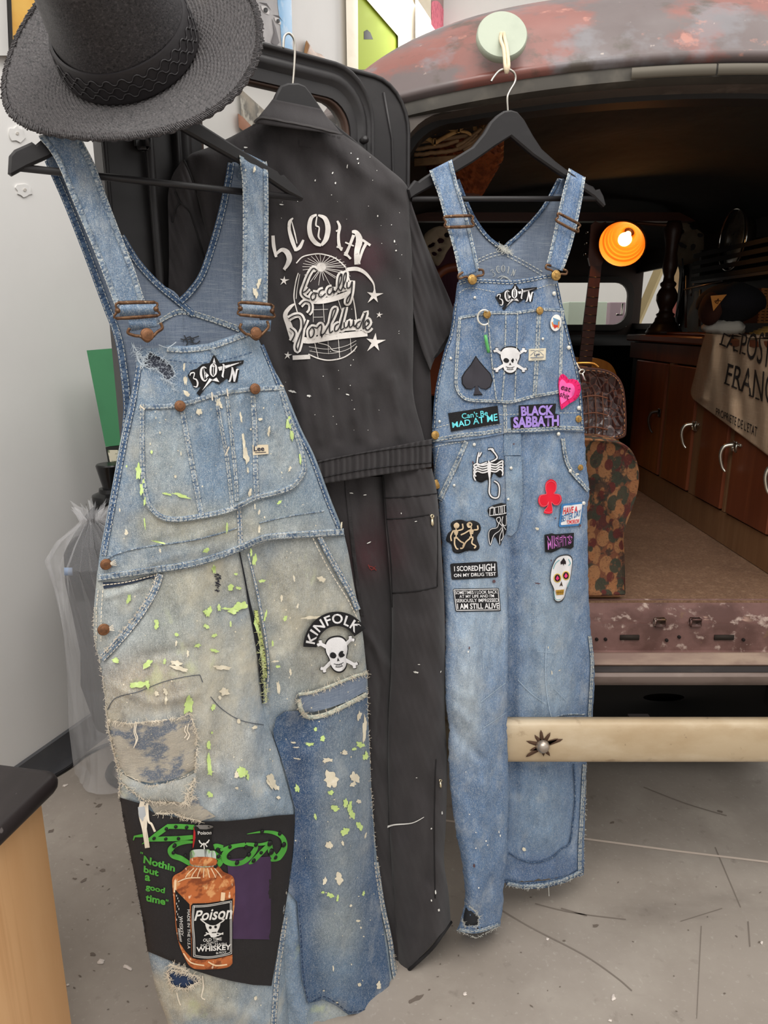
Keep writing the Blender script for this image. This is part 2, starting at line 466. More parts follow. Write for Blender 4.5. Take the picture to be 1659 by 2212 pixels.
# marks lying in the floor: control joint filled pale, scratches, spilled paint
FLOOR = lambda px, py, z=.001: at_z(px, py, z)
class FloorSurf:
    def P(s, px, py, off=0.0, flat=False): return at_z(px, py, .0004 + off)
    def uv(s, p): return p[..., :2]
FS = FloorSurf()
mb = MB(); ribbon(mb, FS, [(930, 1768), (1265, 1812), (1460, 1838), (1659, 1862), (1900, 1894)], 4, .0008); o = mb.build('joint_sealant', flat((206, 190, 176)), fl)
mb = MB()
for p, w in [([(1085, 1967), (1150, 2005), (1260, 2062), (1330, 2110), (1365, 2140)], 3), ([(1156, 1952), (1240, 1972), (1352, 1986)], 2.4), ([(1212, 1962), (1268, 1978)], 3),
             ([(1470, 1990), (1560, 1962)], 1.8), ([(1505, 2200), (1515, 2000)], 2), ([(1620, 2045), (1616, 1990)], 3), ([(1390, 1700), (1480, 1735), (1570, 1762)], 2), ([(1545, 1830), (1600, 1960)], 2)]:
    ribbon(mb, FS, cat(p, 5), w, .0006)
mb.build('floor_scratch', flat((124, 114, 105)), fl)['kind'] = 'stuff'
random.seed(3); pl = []
for (x, y, a, b, an) in [(219, 2078, 8, 6, 0), (276, 2090, 8, 5, 20), (1325, 2156, 5, 7, 0), (1004, 2146, 5, 4, 0), (1183, 2028, 3, 3, 0), (1645, 2036, 3, 4, 0), (1318, 2204, 5, 3, 0), (147, 2127, 3, 3, 0), (140, 1697, 7, 3, -15)]:
    pl.append(blob(x, y, a, b, an, 10, .4, int(x)))
decals('paint_spill', FS, pl, flat((226, 214, 204)), fl, .0012, .0006, 30, 'stuff')
pl = []
for (x, y, a, b, an) in [(222, 1880, 6, 3, 0), (181, 1902, 8, 2.5, -35), (213, 1740, 7, 3, -30), (1287, 2000, 7, 3, 0), (1322, 1777, 5, 2.5, 0), (898, 2157, 16, 5, -28), (1556, 1753, 6, 2.5, 20), (200, 2062, 6, 4, 0), (110, 1795, 8, 3, -20), (160, 1898, 5, 2, 0)]:
    pl.append(blob(x, y, a, b, an, 10, .35, int(x + y)))
for i in range(60):
    x, y = random.uniform(130, 380), random.uniform(1720, 2210)
    if i % 2: x, y = random.uniform(900, 1650), random.uniform(1900, 2210)
    pl.append(blob(x, y, random.uniform(1.2, 4), random.uniform(.8, 2), random.uniform(-40, 40), 8, .3, i))
decals('floor_stain', FS, pl, flat((112, 101, 92)), fl, .0006, 0, 30, 'stuff')

for x, y, r in ((52, 412, 17), (36, 290, 19)):
    decal('plaster_patch', WALL, blob(x, y, r, r*.8, 20, 14, .2, int(x)), M_wall, wl, .004, .004, 12)
    decal('wall_plug', WALL, circle(x + 2, y - 2, 3.4, 10), flat((196, 190, 182)), wl, .006, .002, 12)
# ---- pictures hung on the left wall
M_cream = pmat('cream_paint', (236, 224, 200), .6, layers=[((222, 208, 182), (6, 6, 20), 3, .5, .8, .5)])
def wall_box(name, poly, mat, parent, off, thick, step=30): return decal(name, WALL, poly, mat, parent, off, thick, step)
t = thing('portrait_painting', 'black and white portrait painting with blue sky on the white wall', 'painting', WALL.P(560, 60, 0, True))
wall_box('canvas', [(470, -140), (629, -30), (633, 150), (480, 150)], pmat('grey_oil', (150, 146, 146), .5, layers=[((176, 172, 172), (9, 9, 9), 3, .4, .7, .7), ((104, 100, 102), (6, 6, 6), 4, .55, .75, .6)], coord='Object'), t, .03, .03)
wall_box('sky_patch', [(596, -60), (629, -30), (633, 150), (612, 150), (606, 60), (600, 10)], pmat('sky_oil', (90, 158, 205), .5, layers=[((200, 214, 224), (10, 10, 10), 4, .5, .7, .8)]), t, .031, .001)
for cx, cy, s in ((573, 20, 1.0), (600, 44, .8)):
    e = wall_box('eye', np.array([(cx-9*s, cy-8*s), (cx+2*s, cy-6*s), (cx+9*s, cy+6*s), (cx+8*s, cy+12*s), (cx-2*s, cy+8*s), (cx-8*s, cy-1*s)]), flat((208, 204, 202)), t, .0318, .0006)
    wall_box('iris', circle(cx+1*s, cy+2*s, 5*s, 10, 6*s), flat((36, 34, 36)), e, .0325, .0004)
    wall_box('brow', np.array([(cx-13*s, cy-15*s), (cx+3*s, cy-13*s), (cx+13*s, cy+2*s), (cx+4*s, cy-8*s)]), flat((86, 82, 84)), t, .0318, .0006)
wall_box('nose_shadow', [(588, 40), (592, 70), (586, 92), (596, 100), (604, 92), (596, 60)], flat((110, 106, 108)), t, .0318, .0005)
t = thing('green_painting', 'chartreuse green canvas in a cream frame above the truck roof', 'painting', WALL.P(780, 60, 0, True))
wall_box('canvas', [(768, -35), (860, 70), (860, 150), (770, 150)], flat((172, 190, 58)), t, .016, .016)
wall_box('frame', [(746, -75), (772, -45), (868, 66), (868, 160), (860, 160), (860, 78), (773, -22), (774, 160), (750, 160)], M_cream, t, .030, .030)
wall_box('brush_mark', [(786, 68), (793, 64), (800, 70), (806, 85), (786, 85)], flat((40, 38, 40)), t, .017, .001)
t = thing('pink_painting', 'pink and grey canvas in a broad cream frame over the roof', 'painting', WALL.P(940, 20, 0, True))
wall_box('canvas', [(920, -60), (975, -20), (975, 90), (920, 90)], pmat('grey_canvas', (168, 140, 136), .6), t, .02, .02)
wall_box('frame', [(896, -110), (984, -28), (984, 110), (969, 110), (968, -20), (931, -56), (931, 110), (898, 110)], M_cream, t, .04, .04)
wall_box('pink_figure', cat([(932, 45), (932, 8), (938, 2), (948, 4), (958, 20), (966, 42), (968, 90), (932, 90)], 4, True), pmat('pink_oil', (236, 120, 140), .5, layers=[((205, 84, 110), (30, 30, 30), 2, .5, .62, .8)]), t, .022, .002)
t = thing('ochre_painting', 'ochre yellow canvas with white frame behind the straw hat', 'painting', WALL.P(30, 40, 0, True))
wall_box('canvas', [(20, -120), (170, -30), (170, 130), (28, 130)], pmat('ochre_oil', (226, 178, 84), .5, layers=[((206, 146, 52), (5, 5, 9), 4, .45, .7, .8)]), t, .02, .02)
wall_box('frame_edge', [(9, -130), (20, -124), (29, 120), (20, 120)], flat((40, 38, 36)), t, .028, .028)
wall_box('frame', [(-20, -160), (9, -135), (19, 120), (-8, 120)], flat((214, 212, 208)), t, .03, .03)
t = thing('jacket_painting', 'small dark painting in a wooden frame seen through the door window', 'painting', WALL.P(535, 250, 0, True))
wall_box('canvas', [(518, 190), (640, 300), (640, 420), (524, 300)], pmat('jacket_oil', (148, 136, 118), .5, layers=[((70, 66, 58), (9, 9, 9), 4, .45, .6, .9), ((196, 190, 176), (14, 14, 14), 3, .55, .65, .8)]), t, .02, .02)
wall_box('frame', [(514, 245), (524, 252), (560, 290), (560, 310), (516, 275)], flat((150, 92, 58)), t, .026, .026)
t = MB().add(*decal_geo(WALL, cat([(660, 92), (668, 94), (680, 112), (700, 122), (715, 160), (658, 160)], 3, True), .04, .03, 20)[:2]).build('antler_mount', pmat('horn', (150, 108, 66), .5, layers=[((110, 72, 40), (20, 20, 20), 3, .4, .7, .8)]), loc=WALL.P(680, 120, 0, True))
tag(t, 'brown horn shape on the wall peeking over the door', 'wall ornament')

# ---- low cabinet with black top, bottom left
M_maple = pmat('maple_laminate', (226, 178, 128), .45, layers=[((206, 152, 100), (9, 9, 1.0), 5, .42, .72, .55), ((192, 138, 90), (38, 38, .9), 3, .55, .72, .45), ((240, 198, 150), (3, 3, 1.5), 3, .5, .8, .5)], bump=[((60, 60, 2), .04, .002)])
M_tabletop = pmat('black_table_top', (44, 38, 38), .4, layers=[((62, 55, 54), (30, 4, 30), 4, .5, .8, .5), ((120, 112, 110), (120, 60, 100), 1, .76, .8, .5)], rlayers=((8, 8, 8), .33, .5))
Atop = at_z(139, 1660, .655)[:2]; Bt = at_z(0, 1793, .655)[:2]; ex = (Bt - Atop)/np.linalg.norm(Bt - Atop); ey = np.array([ex[1], -ex[0]])
if ey[0] > 0: ey = -ey
t = thing('low_cabinet', 'low maple cabinet with thick rounded black top beside the wall', 'cabinet', (Atop[0] - .2, Atop[1] - .2, 0))
def cab(u, w, z): q = Atop + ex*u + ey*w; return (q[0], q[1], z)
G = []
def rounded_ring(ins, z, r=.02):
    o = []
    for (cu, cw, a0) in ((.62 - r, r, -90), (.62 - r, .5 - r, 0), (r, .5 - r, 90), (r, r, 180)):
        for a in np.linspace(a0, a0 + 90, 5):
            o.append(cab(cu + (r - ins)*math.cos(math.radians(a)), cw + (r - ins)*math.sin(math.radians(a)), z))
    return o
for a in np.linspace(-90, 90, 9): G.append(rounded_ring(.018 - .018*math.cos(math.radians(a)), .637 + .018*math.sin(math.radians(a)), .03))
mb = MB().grid(G, closed_u=True); n = len(mb.v); k = len(G[0]); mb.f.append(list(range(n - k, n))); mb.f.append(list(range(k))[::-1])
fixn(mb.build('top', M_tabletop, t, sharp=50))
def cab_box(u0, u1, w0, w1, z0, z1):
    v = [cab(u, w, z) for u in (u0, u1) for w in (w0, w1) for z in (z0, z1)]
    return v, [(0, 1, 3, 2), (4, 6, 7, 5), (0, 4, 5, 1), (2, 3, 7, 6), (0, 2, 6, 4), (1, 5, 7, 3)]
fixn(MB().add(*cab_box(.035, .59, .028, .046, 0, .619)).build('side_panel', M_maple, t, smooth=False))
fixn(MB().add(*cab_box(.035, .053, .046, .47, 0, .619)).build('back_panel', M_maple, t, smooth=False))
fixn(MB().add(*cab_box(.57, .59, .046, .47, .0, .619)).build('front_panel', M_maple, t, smooth=False))

# ---- dress form wrapped in plastic, carton stack, cable
M_gloss = pmat('gloss_black', (16, 16, 17), .22)
M_cloth_black = pmat('black_cover_cloth', (36, 35, 37), .85, layers=[((54, 53, 55), (9, 9, 4), 4, .5, .75, .5)], bump=[((40, 40, 10), .25, .01)])
nk = at_y(243, 1085, 2.08)
t = thing('dress_form', 'black dress form with glossy knob top wrapped in clear plastic', 'dress form', (nk[0], nk[1], 0))
zt = nk[2]
hz = lambda py: at_y(243, py, 2.08)[2]
MB().lathe([(.0, hz(1002)), (.034, hz(1002)), (.037, hz(1005)), (.036, hz(1010)), (.024, hz(1050)), (.024, hz(1053)), (.034, hz(1054)), (.036, hz(1062)), (.055, hz(1068)), (.06, hz(1078)), (.055, hz(1088)), (.03, hz(1094)), (0, hz(1094))], (nk[0], nk[1], 0), n=28).build('neck_cap', M_gloss, t, sharp=40)
pr = [(.05, hz(1090)), (.075, hz(1105)), (.12, hz(1150)), (.155, hz(1190)), (.16, hz(1250)), (.15, hz(1320)), (.14, hz(1400)), (.15, hz(1470)), (.12, hz(1560)), (.05, hz(1580))]
MB().lathe(pr, (nk[0], nk[1], 0), n=36, sx=1, sy=.7).build('torso', M_cloth_black, t)
MB().lathe([(.012, .03), (.012, hz(1575))], (nk[0], nk[1], 0), n=10).build('pole', M_rubber, t)
MB().tube([(nk[0] + .09*math.cos(a), nk[1] + .09*math.sin(a), .014) for a in np.linspace(0, 2*math.pi, 28, endpoint=False)], .013, 8, closed=True).build('base_ring', M_rubber, t)
mb = MB()
for a in (.3, 2.4, 4.5): mb.tube([(nk[0], nk[1], .035), (nk[0] + .09*math.cos(a), nk[1] + .09*math.sin(a), .016)], .008, 6)
mb.build('base_spoke', M_rubber, t)
# plastic: gathered bag with sharp folds
M_plastic = bpy.data.materials.new('clear_plastic'); M_plastic.use_nodes = True
nt = M_plastic.node_tree; b = nt.nodes['Principled BSDF']; tr = nt.nodes.new('ShaderNodeBsdfTransparent'); mx = nt.nodes.new('ShaderNodeMixShader')
b.inputs['Base Color'].default_value = (.9, .9, .92, 1); b.inputs['Roughness'].default_value = .12; mx.inputs[0].default_value = .24
nt.links.new(tr.outputs[0], mx.inputs[1]); nt.links.new(b.outputs[0], mx.inputs[2]); nt.links.new(mx.outputs[0], nt.nodes['Material Output'].inputs[0])
r_ = np.random.RandomState(4); G = []
gx, gz = at_y(196, 1085, 1.98)[0], at_y(196, 1085, 1.98)[2]
na = 72; ph = r_.uniform(-1, 1, na); ph2 = np.convolve(np.r_[ph[-2:], ph, ph[:2]], [.2, .2, .2, .2, .2], 'valid')
zl = [hz(1080), hz(1105), hz(1150), hz(1195), hz(1260), hz(1350), hz(1450), hz(1550), hz(1620), .03]
rl = [.045, .025, .11, .17, .19, .185, .18, .185, .19, .20]
for i, (z, r) in enumerate(zip(zl, rl)):
    row = []; k = np.clip((i - 1)/3, 0, 1)
    for j in range(na):
        a = 2*math.pi*j/na; cx = gx*(1 - k) + nk[0]*k; cy = (nk[1] - .1)*(1 - k) + nk[1]*k
        am = (.028 if i < 4 else .014)*(.3 if i == 1 else 1); rr = r + am*(ph[j] if i < 5 else ph2[j]*1.6) + .01*math.sin(5*a + i*1.3)
        row.append((cx + rr*math.cos(a), cy + rr*.78*math.sin(a), z + (.02*ph[j] if i == 0 else 0)))
    G.append(row)
MB().grid(G, closed_u=True).build('plastic_wrap', M_plastic, t, smooth=False)
o = MB().add(*decal_geo(Surf((nk[0], nk[1] - .165, 0), 0), [(138, 1226), (156, 1226), (157, 1243), (139, 1243)], .0, .001, 20)[:2]).build('sticker', flat((150, 165, 190)), t)
# green carton, patterned carton, plinth behind it
M_green = pmat('green_carton', (62, 124, 84), .7, layers=[((52, 106, 72), (6, 6, 6), 4, .45, .7, .6)])
y0 = 2.30
def carton(name, quad, mat, depth, label, Y=2.22, catg='box'):
    q = [at_y(x, y, Y) for x, y in quad]; bk = [p + np.array([.05, depth, 0]) for p in q]
    return tag(fixn(MB().add(q + bk, [(0, 1, 2, 3), (7, 6, 5, 4), (0, 4, 5, 1), (1, 5, 6, 2), (2, 6, 7, 3), (3, 7, 4, 0)]).build(name, mat, smooth=False, loc=(q[0] + q[2])/2*[1, 1, 0] + [0, 0, q[3][2]])), label, catg)
carton('green_carton', [(187, 757), (335, 745), (350, 952), (228, 965)], M_green, .16, 'green cardboard carton standing behind the paint-stained overalls')
o = carton('black_carton', [(228, 966), (350, 953), (360, 1010), (236, 1014)], flat((34, 36, 34)), .14, 'black printed carton under the green carton')
q = [at_y(x, y, 2.219) for x, y in [(232, 972), (262, 972), (262, 1000), (238, 1000)]]
MB().add(q, [(3, 2, 1, 0)]).build('print_panel', pmat('leaf_print', (206, 200, 178), .7, layers=[((40, 70, 36), (45, 45, 45), 3, .47, .55, .95)]), o)
q = at_y(262, 1015, 2.28)
tag(MB().box((q[0] + .06, 2.345, (q[2])/2), (.22, .10, q[2] - .004), bev=.004).build('black_plinth', flat((26, 26, 27), .5), smooth=False, loc=(q[0] + .06, 2.345, 0)), 'narrow black plinth carrying the two cartons', 'plinth')
pts = cat([FLOOR(40, 1720, .006), FLOOR(140, 1664, .006), FLOOR(190, 1628, .006), FLOOR(240, 1606, .006), FLOOR(300, 1600, .006)], 8)
tag(MB().tube(pts, .006, 8).build('power_cable', M_rubber, loc=FLOOR(140, 1664, 0)), 'black cable lying on the floor along the baseboard', 'cable')
# ================================================================ THE TRUCK
RY = 1.56                                   # plane of the rear opening
M_patina = pmat('patina_paint', (126, 80, 72), .5, layers=[((138, 88, 80), (4, 4, 6), 6, .45, .62, .7), ((92, 88, 88), (3.6, 3.6, 6), 7, .47, .54, .85), ((120, 118, 122), (5, 5, 8), 5, .56, .64, .7),
    ((74, 66, 56), (7, 7, 10), 6, .56, .63, .75), ((186, 128, 112), (14, 14, 18), 5, .64, .7, .6), ((206, 190, 176), (50, 50, 60), 2, .74, .78, .4)], bump=[((30, 30, 30), .10, .004)], rlayers=((6, 6, 6), .3, .6), spec=.5)
M_sill = pmat('oxide_sill', (108, 78, 72), .5, layers=[((128, 96, 90), (8, 4, 8), 5, .45, .65, .7), ((76, 50, 44), (7, 7, 9), 6, .48, .62, .8), ((182, 162, 150), (30, 30, 34), 5, .58, .68, .75), ((120, 96, 62), (12, 12, 14), 4, .66, .72, .6)], bump=[((50, 50, 50), .2, .003)])
M_ledge = pmat('worn_ledge', (126, 102, 92), .55, layers=[((160, 138, 120), (4, 20, 20), 5, .45, .65, .8), ((104, 78, 70), (6, 12, 12), 5, .55, .7, .7)])
M_bumper = pmat('cream_bumper', (188, 168, 138), .45, layers=[((164, 138, 104), (3, 3, 6), 6, .45, .65, .75), ((206, 190, 164), (6, 6, 14), 5, .5, .7, .6), ((110, 84, 58), (12, 12, 16), 5, .60, .70, .6), ((92, 70, 56), (40, 40, 40), 3, .68, .74, .6)], bump=[((60, 60, 60), .15, .002)], rlayers=((8, 8, 8), .3, .55))
M_dark = pmat('dark_headliner', (40, 38, 36), .9, layers=[((58, 54, 48), (4, 2, 4), 4, .45, .75, .6)], bump=[((6, 3, 6), .4, .03)])
M_inner = pmat('dark_brown_panel', (48, 34, 28), .6, layers=[((66, 46, 36), (3, 3, 3), 4, .45, .7, .6)])
M_carpet = pmat('brown_carpet', (124, 94, 72), .95, layers=[((100, 74, 56), (5, 5, 5), 5, .45, .68, .7), ((146, 116, 92), (60, 60, 60), 3, .5, .7, .6), ((88, 64, 48), (160, 160, 160), 2, .5, .65, .6)], bump=[((260, 260, 260), .5, .004)])
M_glass = bpy.data.materials.new('window_glass'); M_glass.use_nodes = True
nt = M_glass.node_tree; b = nt.nodes['Principled BSDF']; tr = nt.nodes.new('ShaderNodeBsdfTransparent'); mx = nt.nodes.new('ShaderNodeMixShader')
tr.inputs[0].default_value = (.86, .86, .84, 1); b.inputs['Base Color'].default_value = (.6, .58, .55, 1); b.inputs['Roughness'].default_value = .08; mx.inputs[0].default_value = .12
nt.links.new(tr.outputs[0], mx.inputs[1]); nt.links.new(b.outputs[0], mx.inputs[2]); nt.links.new(mx.outputs[0], nt.nodes['Material Output'].inputs[0])
TF = .763                                   # load floor height
XL, XR, YF = -.06, 1.40, 4.15
truck = thing('panel_truck', 'old patina-painted panel truck with its rear open and a black door swung out', 'truck', (.67, 2.8, 0))
def lipz(X): return 1.917 - .064*((X - .69)/.655)**2
# roof shell
xs = np.linspace(-1, 1, 61); xs = np.sign(xs)*np.abs(xs)**.75; ys = np.concatenate([np.linspace(0, .5, 26)**1.0*1.0, np.linspace(.6, 2.7, 8)])
G = []
for y in ys:
    k = min(y/.48, 1.0); fy = (1 - (1 - k)**2.6)**.62; row = []
    for x in xs:
        X = .67 + .80*x; fx = (1 - min(abs(x), 1)**4.5)**.5
        row.append((X, 1.515 + .05*abs(x)**4 + y*1.0, min(lipz(X), 2) + .205*fx*fy + .008*min(y/.5, 1)))
    G.append(row)
# lower lip rolls under
lip = []
for dz, dy in ((-.022, .012), (-.014, -.004), (-.004, -.006)):
    lip.append([(.67 + .80*x, 1.515 + .05*abs(x)**4 + dy, lipz(.67 + .80*x) + dz) for x in xs])
MB().grid(lip + G, flip=True).build('roof', M_patina, truck)
# drip seal and header under the lip
G = [[(.67 + .79*x, 1.525 + .05*abs(x)**4 + dy, lipz(.67 + .79*x) + dz) for x in xs] for dy, dz in ((0, -.016), (-.006, -.024), (-.006, -.044), (.012, -.05), (.02, -.05))]
M_seal = pmat('weathered_seal', (70, 66, 60), .7, layers=[((104, 98, 88), (10, 10, 10), 4, .5, .7, .7), ((40, 38, 36), (5, 5, 5), 4, .5, .65, .8)])
MB().grid(G, flip=True).build('drip_seal', M_seal, truck, sharp=40)
mb = MB()
for x0, x1 in ((1362, 1545), (1547, 1700)):
    a, c = at_y(x0, 160, 1.515), at_y(x1, 140, 1.515)
    X = np.linspace(a[0], c[0], 8); G = [[(q, 1.512 - d, lipz(q) - z) for q in X] for d, z in ((0, .024), (.004, .026), (.004, .042), (0, .044))]; mb.grid(G, flip=True)
mb.build('metal_strip', pmat('scratched_tin', (92, 86, 76), .5, .3), truck)
# header arch of the opening with rounded corner (left)
def arch(X0, r, ztop_off):
    pts = [(X0, TF + .0)]
    zc = lambda X: lipz(X) + ztop_off
    pts.append((X0, zc(X0 + r) - r))
    for a in np.linspace(180, 90, 10)[1:]: pts.append((X0 + r + r*math.cos(math.radians(a)), zc(X0 + r) - r + r*math.sin(math.radians(a))))
    for X in np.linspace(X0 + r, 1.36 - r, 18)[1:]: pts.append((X, zc(X)))
    for a in np.linspace(90, 0, 10)[1:]: pts.append((1.36 - r + r*math.cos(math.radians(a)), zc(1.36 - r) - r + r*math.sin(math.radians(a))))
    pts.append((1.36, TF)); return np.array(pts)
A1 = arch(.030, .10, -.050); n = len(A1)
outer = np.array([( -.11 if i < 11 else (1.45 if i > n - 12 else p[0]), min(p[1], lipz(p[0]) - .0) if (i < 2 or i > n - 3) else lipz(np.clip(p[0], -.11, 1.45)) - .03) for i, p in enumerate(A1)])
outer[1, 1] = A1[1, 1]; outer[-2, 1] = A1[-2, 1]
for i in range(2, 11): outer[i, 1] = A1[1, 1] + (lipz(-.1) - .03 - A1[1, 1])*(i - 1)/9
for i in range(2, 11): outer[n - 1 - i, 1] = A1[1, 1] + (lipz(-.1) - .03 - A1[1, 1])*(i - 1)/9
def ringy(P, Y): return [(p[0], Y, p[1]) for p in P]
M_frame = pmat('grey_brown_primer', (92, 84, 78), .6, layers=[((70, 62, 58), (8, 8, 8), 5, .5, .7, .7), ((120, 110, 102), (16, 16, 16), 3, .6, .7, .6)])
MB().grid([ringy(outer, 1.545), ringy(A1, 1.545), ringy(A1 + [.0, .0], 1.60)], flip=False).build('opening_frame', M_frame, truck, sharp=40)
A2 = arch(.040, .11, -.058)
MB().grid([ringy(A1, 1.60), ringy(A2, 1.605), ringy(A2, 1.66)]).build('inner_frame', flat((30, 28, 28), .6), truck, sharp=40)
# inside shell
xs2 = np.linspace(XL, XR, 30)
G = [[(X, y, lipz(X) + .02 - (.06*abs((X - .67)/.73)**6) + .012*math.sin(y*9 + X*3)*math.sin(X*7)) for X in xs2] for y in np.linspace(1.60, YF, 30)]
MB().grid(G, flip=True).build('headliner', M_dark, truck)
mb = MB().box((XL - .01, (1.58 + YF)/2, (TF + 1.84)/2), (.02, YF - 1.58, 1.84 - TF)); mb.build('side_panel', M_inner, truck, smooth=False)
# right side, with cab window opening
p0, p1 = at_x(1371, 640, XR), at_x(1474, 640, XR); wy0, wy1 = p1[1] + .0, p0[1]
wz0, wz1 = at_x(1420, 703, XR)[2], at_x(1420, 578, XR)[2]
mb = MB()
for (ya, yb, za, zb) in ((1.58, wy0, TF, 1.84), (wy1, YF, TF, 1.84), (wy0, wy1, TF, wz0), (wy0, wy1, wz1, 1.84)):
    mb.box((XR + .01, (ya + yb)/2, (za + zb)/2), (.02, yb - ya, zb - za))
mb.build('side_panel', M_inner, truck, smooth=False)
def rring(c0, c1, z0, z1, r, n=6):
    o = []
    for cx, cz, a0 in ((c1 - r, z0 + r, -90), (c1 - r, z1 - r, 0), (c0 + r, z1 - r, 90), (c0 + r, z0 + r, 180)):
        for a in np.linspace(a0, a0 + 90, n): o.append((cx + r*math.cos(math.radians(a)), cz + r*math.sin(math.radians(a))))
    return o
R1, R2 = rring(wy0 - .02, wy1 + .02, wz0 - .02, wz1 + .02, .07), rring(wy0 + .01, wy1 - .01, wz0 + .01, wz1 - .01, .06)
fixn(MB().grid([[(XR - .002, y, z) for y, z in R1], [(XR - .02, y, z) for y, z in R1], [(XR - .02, y, z) for y, z in R2], [(XR, y, z) for y, z in R2]], closed_u=True).build('side_window_frame', flat((38, 33, 30), .5), truck, sharp=40))
MB().add([(XR + .004, wy0, wz0), (XR + .004, wy1, wz0), (XR + .004, wy1, wz1), (XR + .004, wy0, wz1)], [(0, 1, 2, 3)]).build('side_window_pane', M_glass, truck)
# front: windshield
sx1 = at_y(1357, 660, YF)[0]; sz0, sz1 = at_y(1300, 706, YF)[2], at_y(1300, 606, YF)[2]; sx0 = at_y(900, 660, YF)[0]
mb = MB()
for xa, xb, za, zb in ((XL, sx0, TF, 1.86), (sx1, XR, TF, 1.86), (sx0, sx1, TF, sz0), (sx0, sx1, sz1, 1.96)): mb.box(((xa + xb)/2, YF + .01, (za + zb)/2), (xb - xa, .02, zb - za))
mb.build('cowl_panel', M_inner, truck, smooth=False)
R1, R2 = rring(sx0 - .02, sx1 + .02, sz0 - .02, sz1 + .02, .09), rring(sx0 + .012, sx1 - .012, sz0 + .012, sz1 - .012, .07)
fixn(MB().grid([[(x, YF - .001, z) for x, z in R1], [(x, YF - .025, z) for x, z in R1], [(x, YF - .025, z) for x, z in R2], [(x, YF, z) for x, z in R2]], closed_u=True).build('windshield_frame', flat((44, 38, 34), .5), truck, sharp=40))
MB().add([(sx0, YF + .004, sz0), (sx1, YF + .004, sz0), (sx1, YF + .004, sz1), (sx0, YF + .004, sz1)], [(0, 3, 2, 1)]).build('windshield_pane', M_glass, truck)
q = at_y(1343, 680, YF - .04)
MB().tube([q + [-.03, 0, 0], q, q + [.0, 0, .06]], .006, 6).build('window_latch', M_chrome, truck)
MB().box((.67, YF - .22, 1.16), (1.44, .3, .42), bev=.05).build('dashboard', flat((26, 24, 24), .6), truck)
# header rail across the cab
mb = MB().box((.67, 3.3, at_y(1300, 470, 3.3)[2]), (1.44, .05, .035)); mb.build('roof_bow', pmat('varnished_bow', (92, 50, 32), .4, layers=[((60, 32, 22), (4, 20, 20), 4, .45, .7, .7)]), truck, smooth=False)
q1, q2 = at_y(1460, 186, 1.80), at_y(1562, 180, 1.80)
for q in (q1, q2): MB().box(q, (.028, .02, .03), bev=.004).build('clip', flat((120, 108, 92), .4, .6), truck)
# floor and sill
MB().box((.67, (1.665 + YF)/2, TF - .02), (1.46, YF - 1.665, .04)).build('load_floor', M_carpet, truck, smooth=False)
def zy(py, Y): return at_y(1450, py, Y)[2]
def strip(name, prof, mat):
    X = np.linspace(-.10, 1.46, 24); return MB().grid([[(x, y, z) for x in X] for y, z in prof], flip=True).build(name, mat, truck, sharp=35)
strip('sill_plate', [(1.675, TF + .002), (1.618, zy(1343, 1.618)), (1.612, zy(1347, 1.612)), (1.610, zy(1356, 1.610)), (1.610, zy(1405, 1.610)), (1.604, zy(1409, 1.604))], M_sill)
strip('sill_ledge', [(1.604, zy(1409, 1.604)), (1.595, zy(1411, 1.595)), (1.583, zy(1436, 1.583)), (1.591, zy(1440, 1.591))], M_ledge)
strip('rubber_strip', [(1.591, zy(1438, 1.591)), (1.585, zy(1440, 1.585)), (1.585, zy(1452, 1.585)), (1.589, zy(1453, 1.589))], pmat('dusty_rubber', (62, 58, 58), .7, layers=[((92, 84, 80), (6, 20, 20), 4, .5, .7, .6)]))
M_roll = pmat('dusty_roll_pan', (122, 106, 98), .5, layers=[((92, 76, 68), (5, 12, 12), 5, .45, .65, .8), ((154, 140, 130), (6, 20, 20), 4, .58, .7, .6)])
strip('roll_pan', [(1.589, zy(1452, 1.589)), (1.577, zy(1454, 1.577)), (1.571, zy(1462, 1.571)), (1.572, zy(1472, 1.572)), (1.580, zy(1480, 1.580)), (1.635, zy(1478, 1.635))], M_roll)
def sill_pt(px, py, Y): return at_y(px, py, Y)
for px, py, r in ((1300, 1340, .018), (1383, 1338, .014), (1522, 1334, .014), (1610, 1334, .019)):
    q = at_y(px, py, 1.635); ax = np.array([0, -.30, .95])
    b1 = MB().lathe([(0, .004), (r*.5, .004), (r*.62, .002), (r*1.0, .0015), (r*1.05, -.004)], q + [0, 0, .002], ax, 16).build('sill_bolt', pmat('rusty_bolt', (128, 100, 88), .45, .4), truck)
for px in (1425, 1502):
    q = at_y(px, 1344, 1.608); MB().box(q, (.028, .016, .022), bev=.003).build('hinge_tab', M_sill, truck)
for px, w in ((1360, 42), (1564, 43)):
    q = at_y(px, 1377, 1.608); MB().box(q, (w/1560*1.7, .004, .012)).build('latch_slot', flat((38, 30, 24), .8), truck)
for px, py in ((1289, 1381), (1308, 1381), (1440, 1383), (1467, 1376), (1606, 1382)):
    q = at_y(px, py, 1.608); MB().lathe([(0, .002), (.004, .002), (.004, -.002)], q, (0, -1, 0), 10).build('screw_hole', flat((26, 18, 16), .9), truck)
